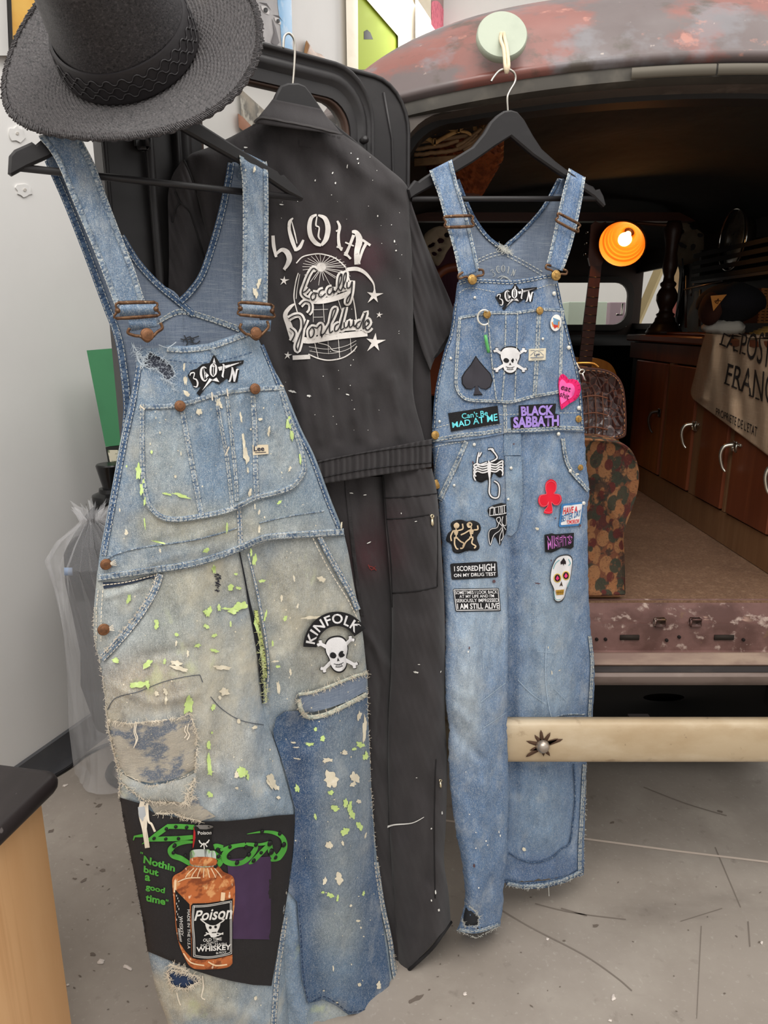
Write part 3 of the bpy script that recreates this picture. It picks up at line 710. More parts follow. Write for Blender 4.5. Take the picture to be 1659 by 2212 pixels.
# bumper bar with carriage bolt and brackets
bz0, bz1 = at_y(1300, 1650, 1.405)[2], at_y(1300, 1563, 1.405)[2]; bc, bh = (bz0 + bz1)/2, (bz1 - bz0)/2
prof = []
for a in np.linspace(-90, 90, 13): prof.append((1.418 - .018*math.cos(math.radians(a))**.6 if abs(a) < 90 else 1.418, bc + bh*math.sin(math.radians(a))))
prof += [(1.436, bc + bh*.96), (1.436, bc - bh*.96)]
X = np.linspace(.09, 1.75, 40); G = [[(x, y + .0, z) for x in X] for y, z in prof + prof[:1]]
mb = MB().grid(G, flip=False); bp = mb.build('bumper', M_bumper, truck); fixn(bp)
q = at_y(1172, 1611, 1.400)
MB().lathe([(.0, .016), (.006, .0155), (.011, .012), (.0145, .006), (.0152, 0), (.0152, -.004)], q, (0, -1, 0), 20).build('carriage_bolt', pmat('dull_bolt', (176, 164, 152), .35, .8), bp)
BS = Surf((0, 1.3995, 0), 0); mb = MB(); rr = np.random.RandomState(3); pl = []
for a in (-65, -95, -120, -30, -22, 140, 155, 60, 85, 200):
    L = rr.uniform(20, 42); c, s_ = math.cos(math.radians(a)), math.sin(math.radians(a))
    p = [(1172 + 10*c - 5*s_, 1611 + 10*s_ + 5*c), (1172 + L*c - 3*s_, 1611 + L*s_*.8 + 3*c), (1172 + (L + 8)*c, 1611 + (L + 8)*s_*.8), (1172 + L*c + 3*s_, 1611 + L*s_*.8 - 3*c), (1172 + 10*c + 5*s_, 1611 + 10*s_ - 5*c)]
    pl.append(p)
decals('chipped_rust', BS, pl, flat((78, 56, 42), .8), bp, .0004, .001, 30, 'stuff')
for x in (.62, 1.15): MB().box((x, 1.51, bc - .046), (.05, .15, .03)).build('bumper_bracket', flat((34, 30, 30), .6), truck, smooth=False)
# dark chassis below
M_under = flat((30, 28, 28), .8)
MB().box((.67, 2.7, .55), (1.3, 1.9, .07)).build('chassis', M_under, truck, smooth=False)
for x in (.25, 1.1): MB().box((x, 2.6, .46), (.08, 2.1, .12)).build('chassis_rail', M_under, truck, smooth=False)
for x in (-.02, 1.28):
    for y in (2.35, 4.5):
        w = MB().lathe([(.10, -.08), (.16, -.085), (.33, -.08), (.36, -.05), (.36, .05), (.33, .08), (.16, .085), (.1, .08)], (x + .06 if x < .5 else x - .06, y, .36), (1, 0, 0), 32).build('wheel', M_rubber, truck)
MB().tube([(-.02, 2.35, .36), (1.28, 2.35, .36)], .04, 10).build('axle', M_under, truck)
MB().box((.80, 2.05, .41), (1.15, .46, .30), bev=.04).build('fuel_tank', M_under, truck)  # dark box added to stand in for the shade under the truck
# open rear door
DS = Surf((.035, 1.50, 0), math.degrees(math.atan2(.63, .776)))
def duv(px, py, off=0): return DS.uv(DS.P(np.array([px]), np.array([py]), off, True))[0]
u0 = duv(218, 300)[0]; pR = duv(884, 420)[0]; zt0 = duv(800, 155)[1]; zt1 = duv(565, 97)[1]
def rr_poly(u0, u1, z0, z1, rs, n=8):
    o = []
    for cx, cz, a0, r in ((u1, z0, -90, rs[0]), (u1, z1, 0, rs[1]), (u0, z1, 90, rs[2]), (u0, z0, 180, rs[3])):
        sx = -1 if cx == u1 else 1; sz = 1 if cz == z0 else -1
        for a in np.linspace(a0, a0 + 90, n): o.append((cx + sx*r + r*math.cos(math.radians(a)), cz + sz*r + r*math.sin(math.radians(a))))
    return np.array(o)
ztop = (zt0 + zt1)/2
dout = rr_poly(u0, pR, TF + .02, ztop, (.03, .085, .03, .03))
wu1, wz1_ = duv(758, 300)[0], duv(690, 205)[1]; wu0 = duv(436, 318)[0]; wz0_ = duv(700, 480)[1]
win = rr_poly(wu0, wu1, wz0_, wz1_, (.05,)*4); gas = rr_poly(wu0 - .05, wu1 + .045, wz0_ - .05, wz1_ + .055, (.085,)*4)
def dpos(P, off): return [DS.O*[1, 1, 0] + DS.U*p[0] + np.array([0, 0, p[1]]) + DS.N*off for p in P]
def ring_faces(outer, inner, off0, off1):
    """plate with a hole, outlines have equal count"""
    o = np.array(outer); i = np.array(inner)
    return [dpos(o, off1), dpos(o, off0), dpos(i, off0), dpos(i, off1), dpos(o, off1)]
door = fixn(MB().grid(ring_faces(dout, win, 0.0, -.035), closed_u=True).build('rear_door', M_blackpaint, truck, sharp=35))
# raised pressed surround
G = [dpos(gas, .0), dpos(gas + 0, .006)]
ctr = gas.mean(0)
for k, of in ((.04, .014), (.10, .016), (.17, .012), (.24, .004), (.30, .006), (.42, .010), (.55, .008), (.72, -.004), (1, -.006)): G.append(dpos(gas*(1 - k) + win*k, of))
fixn(MB().grid(G, closed_u=True).build('window_surround', M_blackpaint, door))
G = [dpos(win + (win - ctr)*.0, -.004), dpos(win*.97 + ctr*.03, -.002), dpos(win*.95 + ctr*.05, -.008), dpos(win*.95 + ctr*.05, -.02)]
fixn(MB().grid(G, closed_u=True).build('window_gasket', pmat('brown_gasket', (74, 54, 44), .5), door))
wq = dpos(win, -.015); MB().add(wq, [list(range(len(wq)))]).build('window_pane', M_glass, door, smooth=False)
ed = dpos(rr_poly(u0, pR, TF + .02, ztop, (.03, .085, .03, .03)), .0)
MB().tube([p + DS.N*.001 for p in dpos(rr_poly(u0 + .004, pR - .004, TF + .024, ztop - .004, (.03, .083, .03, .03)), 0)], .004, 6, closed=True).build('door_edge', M_blackpaint, door)
MB().tube(dpos([duv(828, 200), duv(846, 300), duv(852, 500), duv(856, 900)], .001), .0026, 6).build('weld_bead', M_blackpaint, door)
MB().tube(dpos([duv(306, 235), duv(316, 320), duv(342, 640), duv(352, 800)], .012), .007, 8).build('latch_rod', M_blackpaint, door)
MB().box(dpos([duv(302, 305)], .012)[0], (.022, .022, .03), bev=.004).build('rod_guide', M_blackpaint, door)
q = dpos([duv(778, 305)], .012)[0]; MB().lathe([(0, .008), (.006, .006), (.007, 0), (.004, -.01)], q, DS.N, 12).build('surround_screw', M_blackpaint, door)
# post for the garments on the free corner of the door
q = dpos([duv(312, 118)], 0)[0]
MB().tube([q, q + DS.N*.13, q + DS.N*.135 + [0, 0, .012]], .006, 8).build('garment_peg', M_blackpaint, door)
# ================================================================ GARMENT HELPERS
def crop(x0, y0, s):
    def f(*pts):
        if len(pts) == 2 and not hasattr(pts[0], '__len__'): return (x0 + pts[0]/s, y0 + pts[1]/s)
        p = pts[0] if len(pts) == 1 else pts
        if len(p) == 2 and not hasattr(p[0], '__len__'): return (x0 + p[0]/s, y0 + p[1]/s)
        return [(x0 + q[0]/s, y0 + q[1]/s) for q in p]
    return f
def sstep(a, b, x): t = np.clip((x - a)/(b - a), 0, 1); return t*t*(3 - 2*t)
def curve_of(pts):
    P = np.array(sorted(pts, key=lambda q: q[1]), float); C = cat(P, 8)
    C = C[np.argsort(C[:, 1], kind='stable')]
    return lambda y: np.interp(y, C[:, 1], C[:, 0])
def cloth(name, surf, rows, mat, parent, nx=40, ny=80, off=0.0, back=None, thick=.003, wear=None, ends=False, jit=0.0, power=2.6):
    """cloth panel between traced edges. back=None: a single layer; back=depth: closed tube with a back of that depth"""
    R = rows_interp(rows, ny); s = np.linspace(-1, 1, nx); s = np.sin(s*math.pi/2)*.4 + s*.6; a = (s + 1)/2
    PX = R[:, 0:1]*(1 - a) + R[:, 2:3]*a; PY = R[:, 1:2]*(1 - a) + R[:, 3:4]*a
    if jit:
        r = np.random.RandomState(nx + ny); PY[-1] += r.normal(0, jit, nx); PX[1:-1, 0] += r.normal(0, jit*.35, ny - 2); PX[1:-1, -1] += r.normal(0, jit*.35, ny - 2)
    A = surf.P(PX, PY, off)
    if back is None: B = surf.P(PX, PY, off - thick)
    else: B = surf.P(PX, PY, off - .003 - back*np.sqrt(np.clip(1 - np.abs(s)**power, 0, 1))[None, :]*np.ones((ny, 1)) - surf.h(PX, PY)*np.sqrt(np.clip(1 - np.abs(s)**power, 0, 1))[None, :])
    V = np.concatenate([A.reshape(-1, 3), B.reshape(-1, 3)]); n = nx*ny; f = []
    for i in range(ny - 1):
        for j in range(nx - 1):
            q = i*nx + j; f.append((q, q + nx, q + nx + 1, q + 1)); f.append((n + q, n + q + 1, n + q + nx + 1, n + q + nx))
        for j in (0, nx - 1):
            q = i*nx + j; e = (q, n + q, n + q + nx, q + nx); f.append(e if j == 0 else e[::-1])
    if back is None or ends:
        for i in (0, ny - 1):
            for j in range(nx - 1):
                q = i*nx + j; e = (q, q + 1, n + q + 1, n + q); f.append(e if i == 0 else e[::-1])
    c = None
    if wear is not None:
        cc = wear(PX.ravel(), PY.ravel()); c = np.concatenate([cc, cc])
    return mesh(name, V, f, mat, parent, uv=surf.uv(V), col=c)
def mpp(surf, px, py):
    """metres per pixel at a surface point"""
    p = surf.P(np.array([px, px + 1.0]), np.array([py, py*1.0])); return np.linalg.norm(p[1] - p[0])
def button(surf, px, py, r, mat, parent, name='button', off=.004, dome=.35, squash=None):
    q = surf.P(np.array([float(px)]), np.array([float(py)]), off)[0]; R = r*mpp(surf, px, py)*1.05
    ax = surf.N + np.array([0, 0, .15])
    o = MB().lathe([(0, R*dome), (R*.35, R*dome*.96), (R*.62, R*dome*.8), (R*.74, R*dome*.62), (R*.86, R*dome*.66), (R*.97, R*dome*.4), (R, 0), (R*.9, -R*.25), (0, -R*.3)], q, ax, 24, xdir=surf.U).build(name, mat, parent, sharp=50)
    return o
def wire(surf, pts, r, mat, parent, name, off=.006, closed=False, n=5):
    P = cat(pts, n, closed) if len(pts) > 2 else np.asarray(pts, float); of = np.asarray(off)
    return MB().tube(surf.P(P[:, 0], P[:, 1], off), r, 8, closed=closed).build(name, mat, parent)
def threads(mb, surf, line, n, length, seed=0, off=.003, w=1.2, down=.7, spread=1.0):
    """loose frayed yarn along a traced torn edge"""
    w *= .8; r = np.random.RandomState(seed); P = np.asarray(line, float); d = np.concatenate([[0], np.cumsum(np.hypot(*np.diff(P, axis=0).T))])
    for i in range(n):
        t = r.uniform(0, d[-1]); p = np.array([np.interp(t, d, P[:, 0]), np.interp(t, d, P[:, 1])]); L = length*r.uniform(.3, 1.2)
        a = r.uniform(-math.pi, math.pi); v = np.array([math.cos(a)*spread, math.sin(a)*spread + down]); v /= np.hypot(*v) + 1e-6
        q = [p - v*L*.2]
        for k in range(4): v = v + r.normal(0, .35, 2); v /= np.hypot(*v); q.append(q[-1] + v*L/4)
        ribbon(mb, surf, cat(q, 3), np.linspace(w, w*.5, 13), off + r.uniform(0, .003), 6)
def seam_band(name, surf, pts, w, mat, parent, off=.0012, stitch=None, stitch_mat=None, h=.0014):
    """felled seam: raised band with stitched rows"""
    P = cat(pts, 10) if len(pts) > 2 else np.array([np.asarray(pts[0]) + (np.asarray(pts[1]) - np.asarray(pts[0]))*t for t in np.linspace(0, 1, 12)])
    T = np.gradient(P, axis=0); T /= np.hypot(T[:, 0], T[:, 1])[:, None] + 1e-9; N = np.stack([-T[:, 1], T[:, 0]], 1)
    d = np.concatenate([[0], np.cumsum(np.hypot(*np.diff(P, axis=0).T))]); m = max(8, int(d[-1]/4)); q = np.linspace(0, d[-1], m)
    P = np.stack([np.interp(q, d, P[:, 0]), np.interp(q, d, P[:, 1])], 1); N = np.stack([np.interp(q, d, N[:, 0]), np.interp(q, d, N[:, 1])], 1)
    rs = np.random.RandomState(int(abs(P[0, 0])*3 + w*7)); pk = .5 + .5*np.sin(q/5.2 + rs.uniform(0, 6) + .8*np.sin(q/23))
    G = []
    for k, hh in ((-.5, -.001), (-.44, h*.8), (-.2, None), (.2, None), (.44, h*.8), (.5, -.001)):
        o = P + N*w*k; G.append(surf.P(o[:, 0], o[:, 1], off + ((h*(.4 + 1.0*pk)) if hh is None else hh)))
    G = np.array(G); v = G.reshape(-1, 3); a, b = G.shape[:2]
    f = [(i*b + j, i*b + j + 1, (i + 1)*b + j + 1, (i + 1)*b + j) for i in range(a - 1) for j in range(b - 1)]
    o = mesh(name, v, f, mat, parent, uv=np.stack([np.repeat(np.linspace(0, w*.0007, a), b), np.tile(q*.0007, a)], 1))
    if stitch:
        mb = MB()
        for k in stitch: stitches(mb, surf, P + N*w*k, 6, 3.2, 1.5, off + h + .0006, False)
        s = mb.build('stitching', stitch_mat, o); s['kind'] = 'stuff'
    return o
def splats(name, surf, lst, mat, parent, seed=0, off=.0022):
    mb = MB()
    for i, (x, y, rx, ry, an) in enumerate(lst):
        n_ = 26 if max(rx, ry) > 5 else 9; p = blob(x, y, rx*.88, ry*.88, an, n_, .16 if n_ == 26 else .3, seed + i)
        if n_ == 26: r_ = np.random.RandomState(seed + i); th = np.linspace(0, 6.283, n_, endpoint=False); p = (p - [x, y])*(1 + .22*np.sin(2*th + r_.uniform(0, 6)) + .16*np.sin(5*th + r_.uniform(0, 6)))[:, None] + [x, y]
        V, f, _ = decal_geo(surf, p, off, 0, 9); mb.add(V, f)
    o = mb.build(name, mat, parent); o['kind'] = 'stuff'; return o
def hanger(name, label, surf, outline, bar, hook, mat=None, th=.013, group='black wooden hangers'):
    mat = mat or M_blackwood; P = np.array(outline, float); q = surf.P(P[:, 0], P[:, 1], 0, True); uvp = surf.uv(q)
    c = q.mean(0); t = thing(name, label, 'hanger', c, group)
    n = len(P); sgn = np.sign(sum(uvp[i][0]*uvp[(i+1) % n][1] - uvp[(i+1) % n][0]*uvp[i][1] for i in range(n)))
    D = np.roll(uvp, -1, 0) - np.roll(uvp, 1, 0); D /= np.linalg.norm(D, axis=1, keepdims=True) + 1e-9; inn = np.stack([-D[:, 1], D[:, 0]], 1)*sgn
    def ring(ins, off): return [surf.O*[1, 1, 0] + surf.U*p[0] + np.array([0, 0, surf.O[2] + p[1]]) + surf.N*off for p in uvp + inn*ins]
    mb = MB().grid([ring(.003, -th/2), ring(0, -th/2 + .003), ring(0, th/2 - .003), ring(.003, th/2)], closed_u=True)
    tr = tessellate_polygon([[Vector((a, b, 0)) for a, b in uvp + inn*.003]]); mb.f += [tuple(k) for k in tr]; mb.f += [tuple(3*n + i for i in k) for k in tr]
    fixn(mb.build('shoulder_frame', mat, t, sharp=40))
    B = np.array(bar, float); MB().tube(surf.P(B[:, 0], B[:, 1], 0, True), .0048, 10).build('trouser_bar', mat, t)
    K = cat(hook, 8); MB().tube(surf.P(K[:, 0], K[:, 1], 0, True), .0019, 8).build('hook', M_steel, t)
    return t
def denim(name, amt=1.0, dk=(52, 74, 106), attr='wear', base=(100, 120, 140), extra=()):
    return pmat(name, base, .92, attr=attr, coord='UV', spec=.15, layers=[(dk, (620, 110, 1), 3, .50, .72, .34*amt), ((214, 218, 216), (760, 150, 1), 3, .52, .74, .34*amt), ((226, 228, 224), (160, 800, 1), 3, .54, .76, .22*amt),
        (dk, (1000, 800, 1), 1, .50, .66, .42*amt), ((232, 232, 228), (1200, 900, 1), 1, .54, .70, .40*amt), (dk, (26, 14, 1), 5, .50, .70, .22*amt), ((214, 214, 206), (20, 11, 1), 6, .54, .72, .26*amt)] + list(extra),
        bump=[((1000, 700, 1), .4, .0013), ((110, 60, 1), .35, .003), ((26, 15, 1), .45, .009)])
M_denim = denim('washed_denim'); smear = [((212, 202, 176), (9, 6, 1), 6, .52, .68, .5), ((206, 214, 160), (13, 8, 1), 6, .62, .70, .4), ((104, 124, 146), (8, 4, 1), 5, .54, .70, .4)]; M_denimT = denim('stained_denim', 1.1, (86, 98, 108), extra=smear); M_denimB = denim('faded_bib_denim', 1.1, (66, 88, 114), extra=[smear[0][:5] + (.32,), ((72, 98, 130), (11, 5, 1), 5, .53, .70, .45)])
M_seam = pmat('puckered_denim_seam', (142, 154, 164), .92, coord='UV', spec=.15, layers=[((78, 98, 124), (260, 330, 1), 2, .47, .58, .85), ((206, 208, 206), (300, 300, 1), 2, .55, .66, .75)], bump=[((300, 300, 1), .5, .0018)])
M_seamd = pmat('dark_denim_seam', (88, 108, 134), .92, coord='UV', spec=.15, layers=[((50, 70, 100), (260, 330, 1), 2, .46, .58, .85), ((166, 176, 186), (300, 300, 1), 2, .57, .68, .7)], bump=[((300, 300, 1), .5, .0018)])
M_cham = pmat('grey_blue_inside_cloth', (118, 130, 148), .95, coord='UV', spec=.1, layers=[((84, 98, 122), (700, 40, 1), 3, .48, .68, .5), ((166, 174, 182), (40, 700, 1), 3, .50, .70, .5), ((160, 168, 178), (900, 900, 1), 1, .5, .7, .4)], bump=[((900, 900, 1), .3, .001)])
M_thread = flat((196, 196, 188), .9); M_threadtan = flat((226, 214, 194), .9); M_threadblue = flat((118, 134, 152), .9)
M_copper = pmat('copper_button', (126, 86, 58), .45, .5, layers=[((84, 58, 42), (160, 160, 160), 3, .45, .65, .7)])
M_brass = pmat('brass_button', (182, 144, 84), .35, .8, layers=[((120, 88, 46), (200, 200, 200), 3, .45, .65, .7)])
M_rustwire = pmat('rusty_wire', (116, 86, 62), .5, .6, layers=[((78, 52, 38), (120, 120, 120), 4, .45, .6, .8), ((190, 164, 130), (200, 200, 200), 3, .62, .7, .7)])
M_patch_black = pmat('black_embroidery', (24, 23, 25), .9, layers=[((44, 43, 46), (700, 700, 700), 1, .5, .7, .6)], bump=[((800, 800, 800), .4, .001)])
M_patch_white = pmat('white_embroidery', (232, 230, 230), .85, layers=[((204, 202, 204), (900, 300, 900), 2, .5, .7, .6)], bump=[((900, 300, 900), .4, .001)])
M_neon = pmat('neon_yellow_green_paint', (198, 222, 138), .6, layers=[((220, 232, 178), (120, 120, 120), 4, .5, .7, .6)])
M_creampaint = pmat('cream_house_paint', (224, 214, 190), .6, layers=[((240, 232, 214), (150, 150, 150), 3, .5, .7, .6)])
M_whitepaint = flat((232, 230, 224), .6)
# blackletter-like glyphs: strokes in a unit box (y up), with widths
GLY = {
 '3': [([(.05, .86), (.30, 1.0), (.80, .95), (.42, .60)], [.10, .20, .16, .10]), ([(.42, .60), (.80, .48), (.86, .22), (.55, .0), (.12, .10)], [.10, .22, .26, .20, .06])],
 'C': [([(.95, .88), (.62, 1.0), (.28, .86), (.16, .5), (.30, .14), (.62, .0), (.95, .16)], [.08, .18, .28, .32, .28, .18, .06]), ([(.60, .92), (.62, .55), (.58, .16)], [.05, .09, .05]), ([(.60, .54), (.88, .54)], [.07, .05])],
 'O': [([(.5, 1.02), (.18, .80), (.12, .5), (.18, .2), (.5, -.02)], [.06, .24, .30, .24, .06]), ([(.5, 1.02), (.82, .80), (.88, .5), (.82, .2), (.5, -.02)], [.06, .24, .30, .24, .06]), ([(.52, .86), (.50, .5), (.52, .14)], [.05, .10, .05])],
 'I': [([(.28, .96), (.52, .90), (.55, .5), (.50, .1), (.70, .0)], [.08, .30, .26, .30, .08]), ([(.25, .5), (.78, .54)], [.06, .05])],
 'N': [([(.08, .0), (.24, .06), (.28, .5), (.24, .95), (.10, 1.0)], [.06, .22, .18, .22, .06]), ([(.24, .95), (.52, .60), (.78, .06)], [.14, .30, .20]), ([(.78, .06), (.80, .5), (.78, .92), (.98, 1.0)], [.14, .18, .22, .06])],
}
def glyphs(mb, surf, items, off=.004, grow=0.0, sc=1.0):
    """items: (char, cx, cy, w, h, rotation deg clockwise)"""
    for ch, cx, cy, w, h, rot in items:
        a = math.radians(rot); R = np.array([[math.cos(a), -math.sin(a)], [math.sin(a), math.cos(a)]])
        for pts, wd in GLY[ch]:
            q = cat(pts, 5); ww = np.interp(np.linspace(0, 1, len(q)), np.linspace(0, 1, len(wd)), wd)*w*sc + grow
            p = ((q - .5)*[w, -h]) @ R.T + [cx, cy]; ribbon(mb, surf, p, ww, off, 7)
def skull(parent, surf, cx, cy, w, h, rot, off=.003, name='skull_patch', bones=True):
    """skull and crossbones patch"""
    a = math.radians(rot); R = np.array([[math.cos(a), -math.sin(a)], [math.sin(a), math.cos(a)]])
    T = lambda p: (np.asarray(p, float)*[w, h]) @ R.T + [cx, cy]
    sk = cat([(0, -.48), (.17, -.44), (.27, -.30), (.28, -.10), (.22, .08), (.20, .28), (.12, .42), (0, .47), (-.12, .42), (-.20, .28), (-.22, .08), (-.28, -.10), (-.27, -.30), (-.17, -.44)], 3, True)
    def bone(s, up):
        x0, y0, x1, y1 = (.14*s, .16*(-up), .40*s, -.36*up) if up > 0 else (.14*s, .14, .40*s, .34)
        d = np.array([x1 - x0, y1 - y0]); d /= np.hypot(*d); n = np.array([-d[1], d[0]]); e = np.array([x1, y1])
        return cat([np.array([x0, y0]) + n*.05, e + n*.045 - d*.03, e + n*.10 + d*.02, e + n*.05 + d*.09, e + d*.045, e - n*.05 + d*.09, e - n*.10 + d*.02, e - n*.045 - d*.03, np.array([x0, y0]) - n*.05], 2, True)
    bs = [bone(s, u) for s in (-1, 1) for u in (1, -1)] if bones else []
    base = decal(name, surf, T(sk*1.10), M_patch_black, parent, off, .0015, 10)
    for b in bs:
        c = b.mean(0); decal('bone_edge', surf, T(c + (b - c)*1.16), M_patch_black, base, off - .0001, .0014, 10)
    for b in bs: decal('bone', surf, T(b), M_patch_white, base, off + .0006, .001, 10)
    decal('skull', surf, T(sk), M_patch_white, base, off + .0008, .0012, 10)
    mb = MB()
    for s in (-1, 1): mb.add(*decal_geo(surf, T(cat([(.03*s, .0), (.10*s, -.08), (.18*s, -.06), (.20*s, .03), (.13*s, .09), (.06*s, .08)], 3, True)), off + .0014, 0, 8)[:2])
    mb.add(*decal_geo(surf, T([(0, .08), (.035, .19), (0, .17), (-.035, .19)]), off + .0014, 0, 8)[:2])
    for p in ([(-.13, .24), (0, .28), (.13, .24)], [(-.10, .33), (0, .35), (.10, .33)]): ribbon(mb, surf, T(cat(p, 3)), max(1.1, w*.016), off + .0014, 6)
    for x in (-.07, -.025, .025, .07): ribbon(mb, surf, T([(x, .26), (x, .34)]), max(.9, w*.012), off + .0014, 6)
    mb.build('face_marks', M_patch_black, base)['kind'] = 'stuff'
    return base

def gridded(fn, x0, x1, y0, y1, st=3.0):
    """sample a relief once and look it up bilinearly"""
    X, Y = np.meshgrid(np.arange(x0, x1 + st, st), np.arange(y0, y1 + st, st)); Z = fn(X, Y); ny, nx = Z.shape
    def f(x, y):
        u = np.clip((np.asarray(x, float) - x0)/st, 0, nx - 1.001); v = np.clip((np.asarray(y, float) - y0)/st, 0, ny - 1.001)
        i = u.astype(int); j = v.astype(int); a = u - i; b = v - j
        return (Z[j, i]*(1 - a) + Z[j, i + 1]*a)*(1 - b) + (Z[j + 1, i]*(1 - a) + Z[j + 1, i + 1]*a)*b
    return f
# ================================================================ THINGS INSIDE THE TRUCK
M_mahog = pmat('mahogany', (112, 58, 36), .38, layers=[((82, 38, 22), (9, 9, .8), 5, .42, .68, .7), ((136, 76, 46), (30, 30, 1.5), 4, .5, .7, .45)], bump=[((80, 80, 3), .05, .002)])
M_oak = pmat('worn_oak', (128, 92, 62), .5, layers=[((98, 66, 42), (8, 8, 1.2), 5, .45, .7, .6), ((150, 114, 82), (40, 40, 3), 3, .5, .7, .4)])
M_top = pmat('counter_wood', (120, 66, 42), .35, layers=[((88, 44, 28), (20, 1.2, 20), 5, .42, .7, .6)])
CX = 1.05; CS = Surf((CX, 2.4, 0), -90)
def cpt(px, py, off=0): return CS.P(np.array([float(px)]), np.array([float(py)]), off, True)[0]
cz = cpt(1366, 722)[2]; yfar = cpt(1366, 722)[1]; ynear = 1.72
cabn = thing('wooden_cabinet', 'reddish brown wooden cabinet with latched doors along the truck side', 'cabinet', (CX + .16, (yfar + ynear)/2, TF))
MB().box((CX + .172, (yfar + ynear)/2, (TF + cz - .03)/2 + .0), (.32, yfar - ynear, cz - .03 - TF)).build('body', flat((34, 20, 14), .6), cabn, smooth=False)
z_d0, z_d1 = cpt(1512, 1076)[2], cpt(1443, 783)[2]
MB().box((CX + .006, (yfar + ynear)/2, (z_d1 + cz - .03)/2), (.02, yfar - ynear, cz - .03 - z_d1 - .004)).build('drawer_rail', M_mahog, cabn, smooth=False)
MB().box((CX + .004, (yfar + ynear)/2, (z_d0 + TF)/2), (.016, yfar - ynear, z_d0 - TF - .004)).build('toe_board', M_oak, cabn, smooth=False)
def cy(px): return cpt(px, 900)[1]
for a, b in ((1372, 1438), (1447, 1506), (1527, 1586), (1601, 1700)):
    ya, yb = cy(b), cy(a); d = MB().box((CX - .002, (ya + yb)/2, (z_d0 + z_d1)/2), (.022, yb - ya, z_d1 - z_d0 - .008), bev=.003).build('door', M_mahog, cabn, smooth=False)
    q = cpt({1372: 1425, 1447: 1500, 1527: 1588, 1601: 1690}[a], {1372: 892, 1447: 920, 1527: 965, 1601: 1010}[a], .012)
    hl = MB().box(q + [0, 0, .0], (.008, .03, .032), bev=.003); 
    if a != 1372: hl.box(q + np.array([-.004, -.035, .01]), (.006, .02, .008), bev=.002)
    P = cat([q + [-.006, 0, .006], q + [-.03, .004, .0], q + [-.038, .006, -.025], q + [-.03, .004, -.06], q + [-.022, -.004, -.075]], 5)
    hl.tube(P, np.linspace(.007, .0035, len(P)), 8)
    hl.build('latch_handle', pmat('nickel_latch', (206, 200, 186), .25, .9) if a != 1372 else flat((50, 34, 26), .4), d)
for a, b in ((1439, 1446), (1507, 1526), (1587, 1592)):
    ya, yb = cy(b), cy(a); MB().box((CX + .004, (ya + yb)/2, (z_d0 + z_d1)/2), (.018, yb - ya, z_d1 - z_d0)).build('stile', M_oak, cabn, smooth=False)
o = MB().box((CX + .165, (yfar + ynear)/2, cz - .013), (.37, yfar - ynear + .03, .026), bev=.005).build('countertop', M_top, smooth=False, loc=(CX + .16, (yfar + ynear)/2, cz - .026))
tag(o, 'polished brown wooden counter top laid over the truck cabinet', 'countertop')
mb = MB().box((CX + .17, 2.75, cz + .006), (.2, .5, .01), bev=.003)
tag(mb.build('wooden_board', M_top, smooth=False, loc=(CX + .17, 2.75, cz)), 'thin wooden board lying by the lamp foot', 'board')
# ---- printed sack over the counter edge
M_sack = pmat('natural_canvas', (168, 142, 116), .9, layers=[((146, 120, 96), (5, 5, 5), 4, .45, .7, .6), ((186, 160, 134), (200, 200, 20), 2, .5, .7, .4), ((186, 160, 134), (20, 20, 200), 2, .5, .7, .4)], bump=[((300, 300, 300), .3, .002), ((9, 9, 4), .35, .012)])
wS = wob(11, 60, 200, 5)
SK = CS.with_h(lambda x, y: .022 + .006*wS(x, y) + folds([([(1545, 730), (1520, 860)], 9, .012), ([(1580, 720), (1600, 900)], 12, -.006), ([(1640, 800), (1560, 900)], 14, .006)])(x, y))
sk = thing('mail_sack', 'beige canvas mail sack printed with black letters draped over the counter', 'sack', (CX - .02, 2.1, cz))
rows = [(1524, 720, 1760, 742), (1512, 760, 1760, 800), (1500, 812, 1760, 880), (1492, 846, 1760, 960), (1497, 862, 1760, 1060)]
fixn(cloth('front_drape', SK, rows, M_sack, sk, 40, 50, thick=.004))
yy0, yy1 = cpt(1760, 740)[1], cpt(1524, 720)[1]
G = [[(x, y, cz + .006 + .004*math.sin(x*40 + y*25) + (.018*math.exp(-((y - 1.98)/.1)**2) if x > CX + .02 else 0)) for y in np.linspace(yy0, yy1, 24)] for x in np.linspace(CX - .024, CX + .16, 10)]
fixn(MB().grid(G).build('top_fold', M_sack, sk))
M_ink = flat((34, 27, 24), .9)
mb = MB()
text_on(mb, SK, 'LA POSTE', [(1562, 722), (1684, 716), (1676, 804), (1556, 745)], .003, .0)
text_on(mb, SK, 'FRANCE', [(1573, 786), (1692, 810), (1690, 890), (1565, 828)], .003, .0)
text_on(mb, SK, "PROPRIETE DE L'ETAT", [(1547, 880), (1636, 922), (1634, 944), (1546, 896)], .003, .004)
# slab serifs
for (x, y, w) in ((1561, 745, 14), (1590, 757, 8), (1606, 763, 8), (1570, 829, 12), (1586, 836, 12), (1600, 842, 9), (1622, 855, 9), (1636, 861, 9), (1578, 788, 12), (1570, 723, 14), (1600, 722, 8)):
    ribbon(mb, SK, [(x - w/2, y - w*.18), (x + w/2, y + w*.25)], 3.2, .0032)
mb.build('lettering', M_ink, sk)['kind'] = 'stuff'
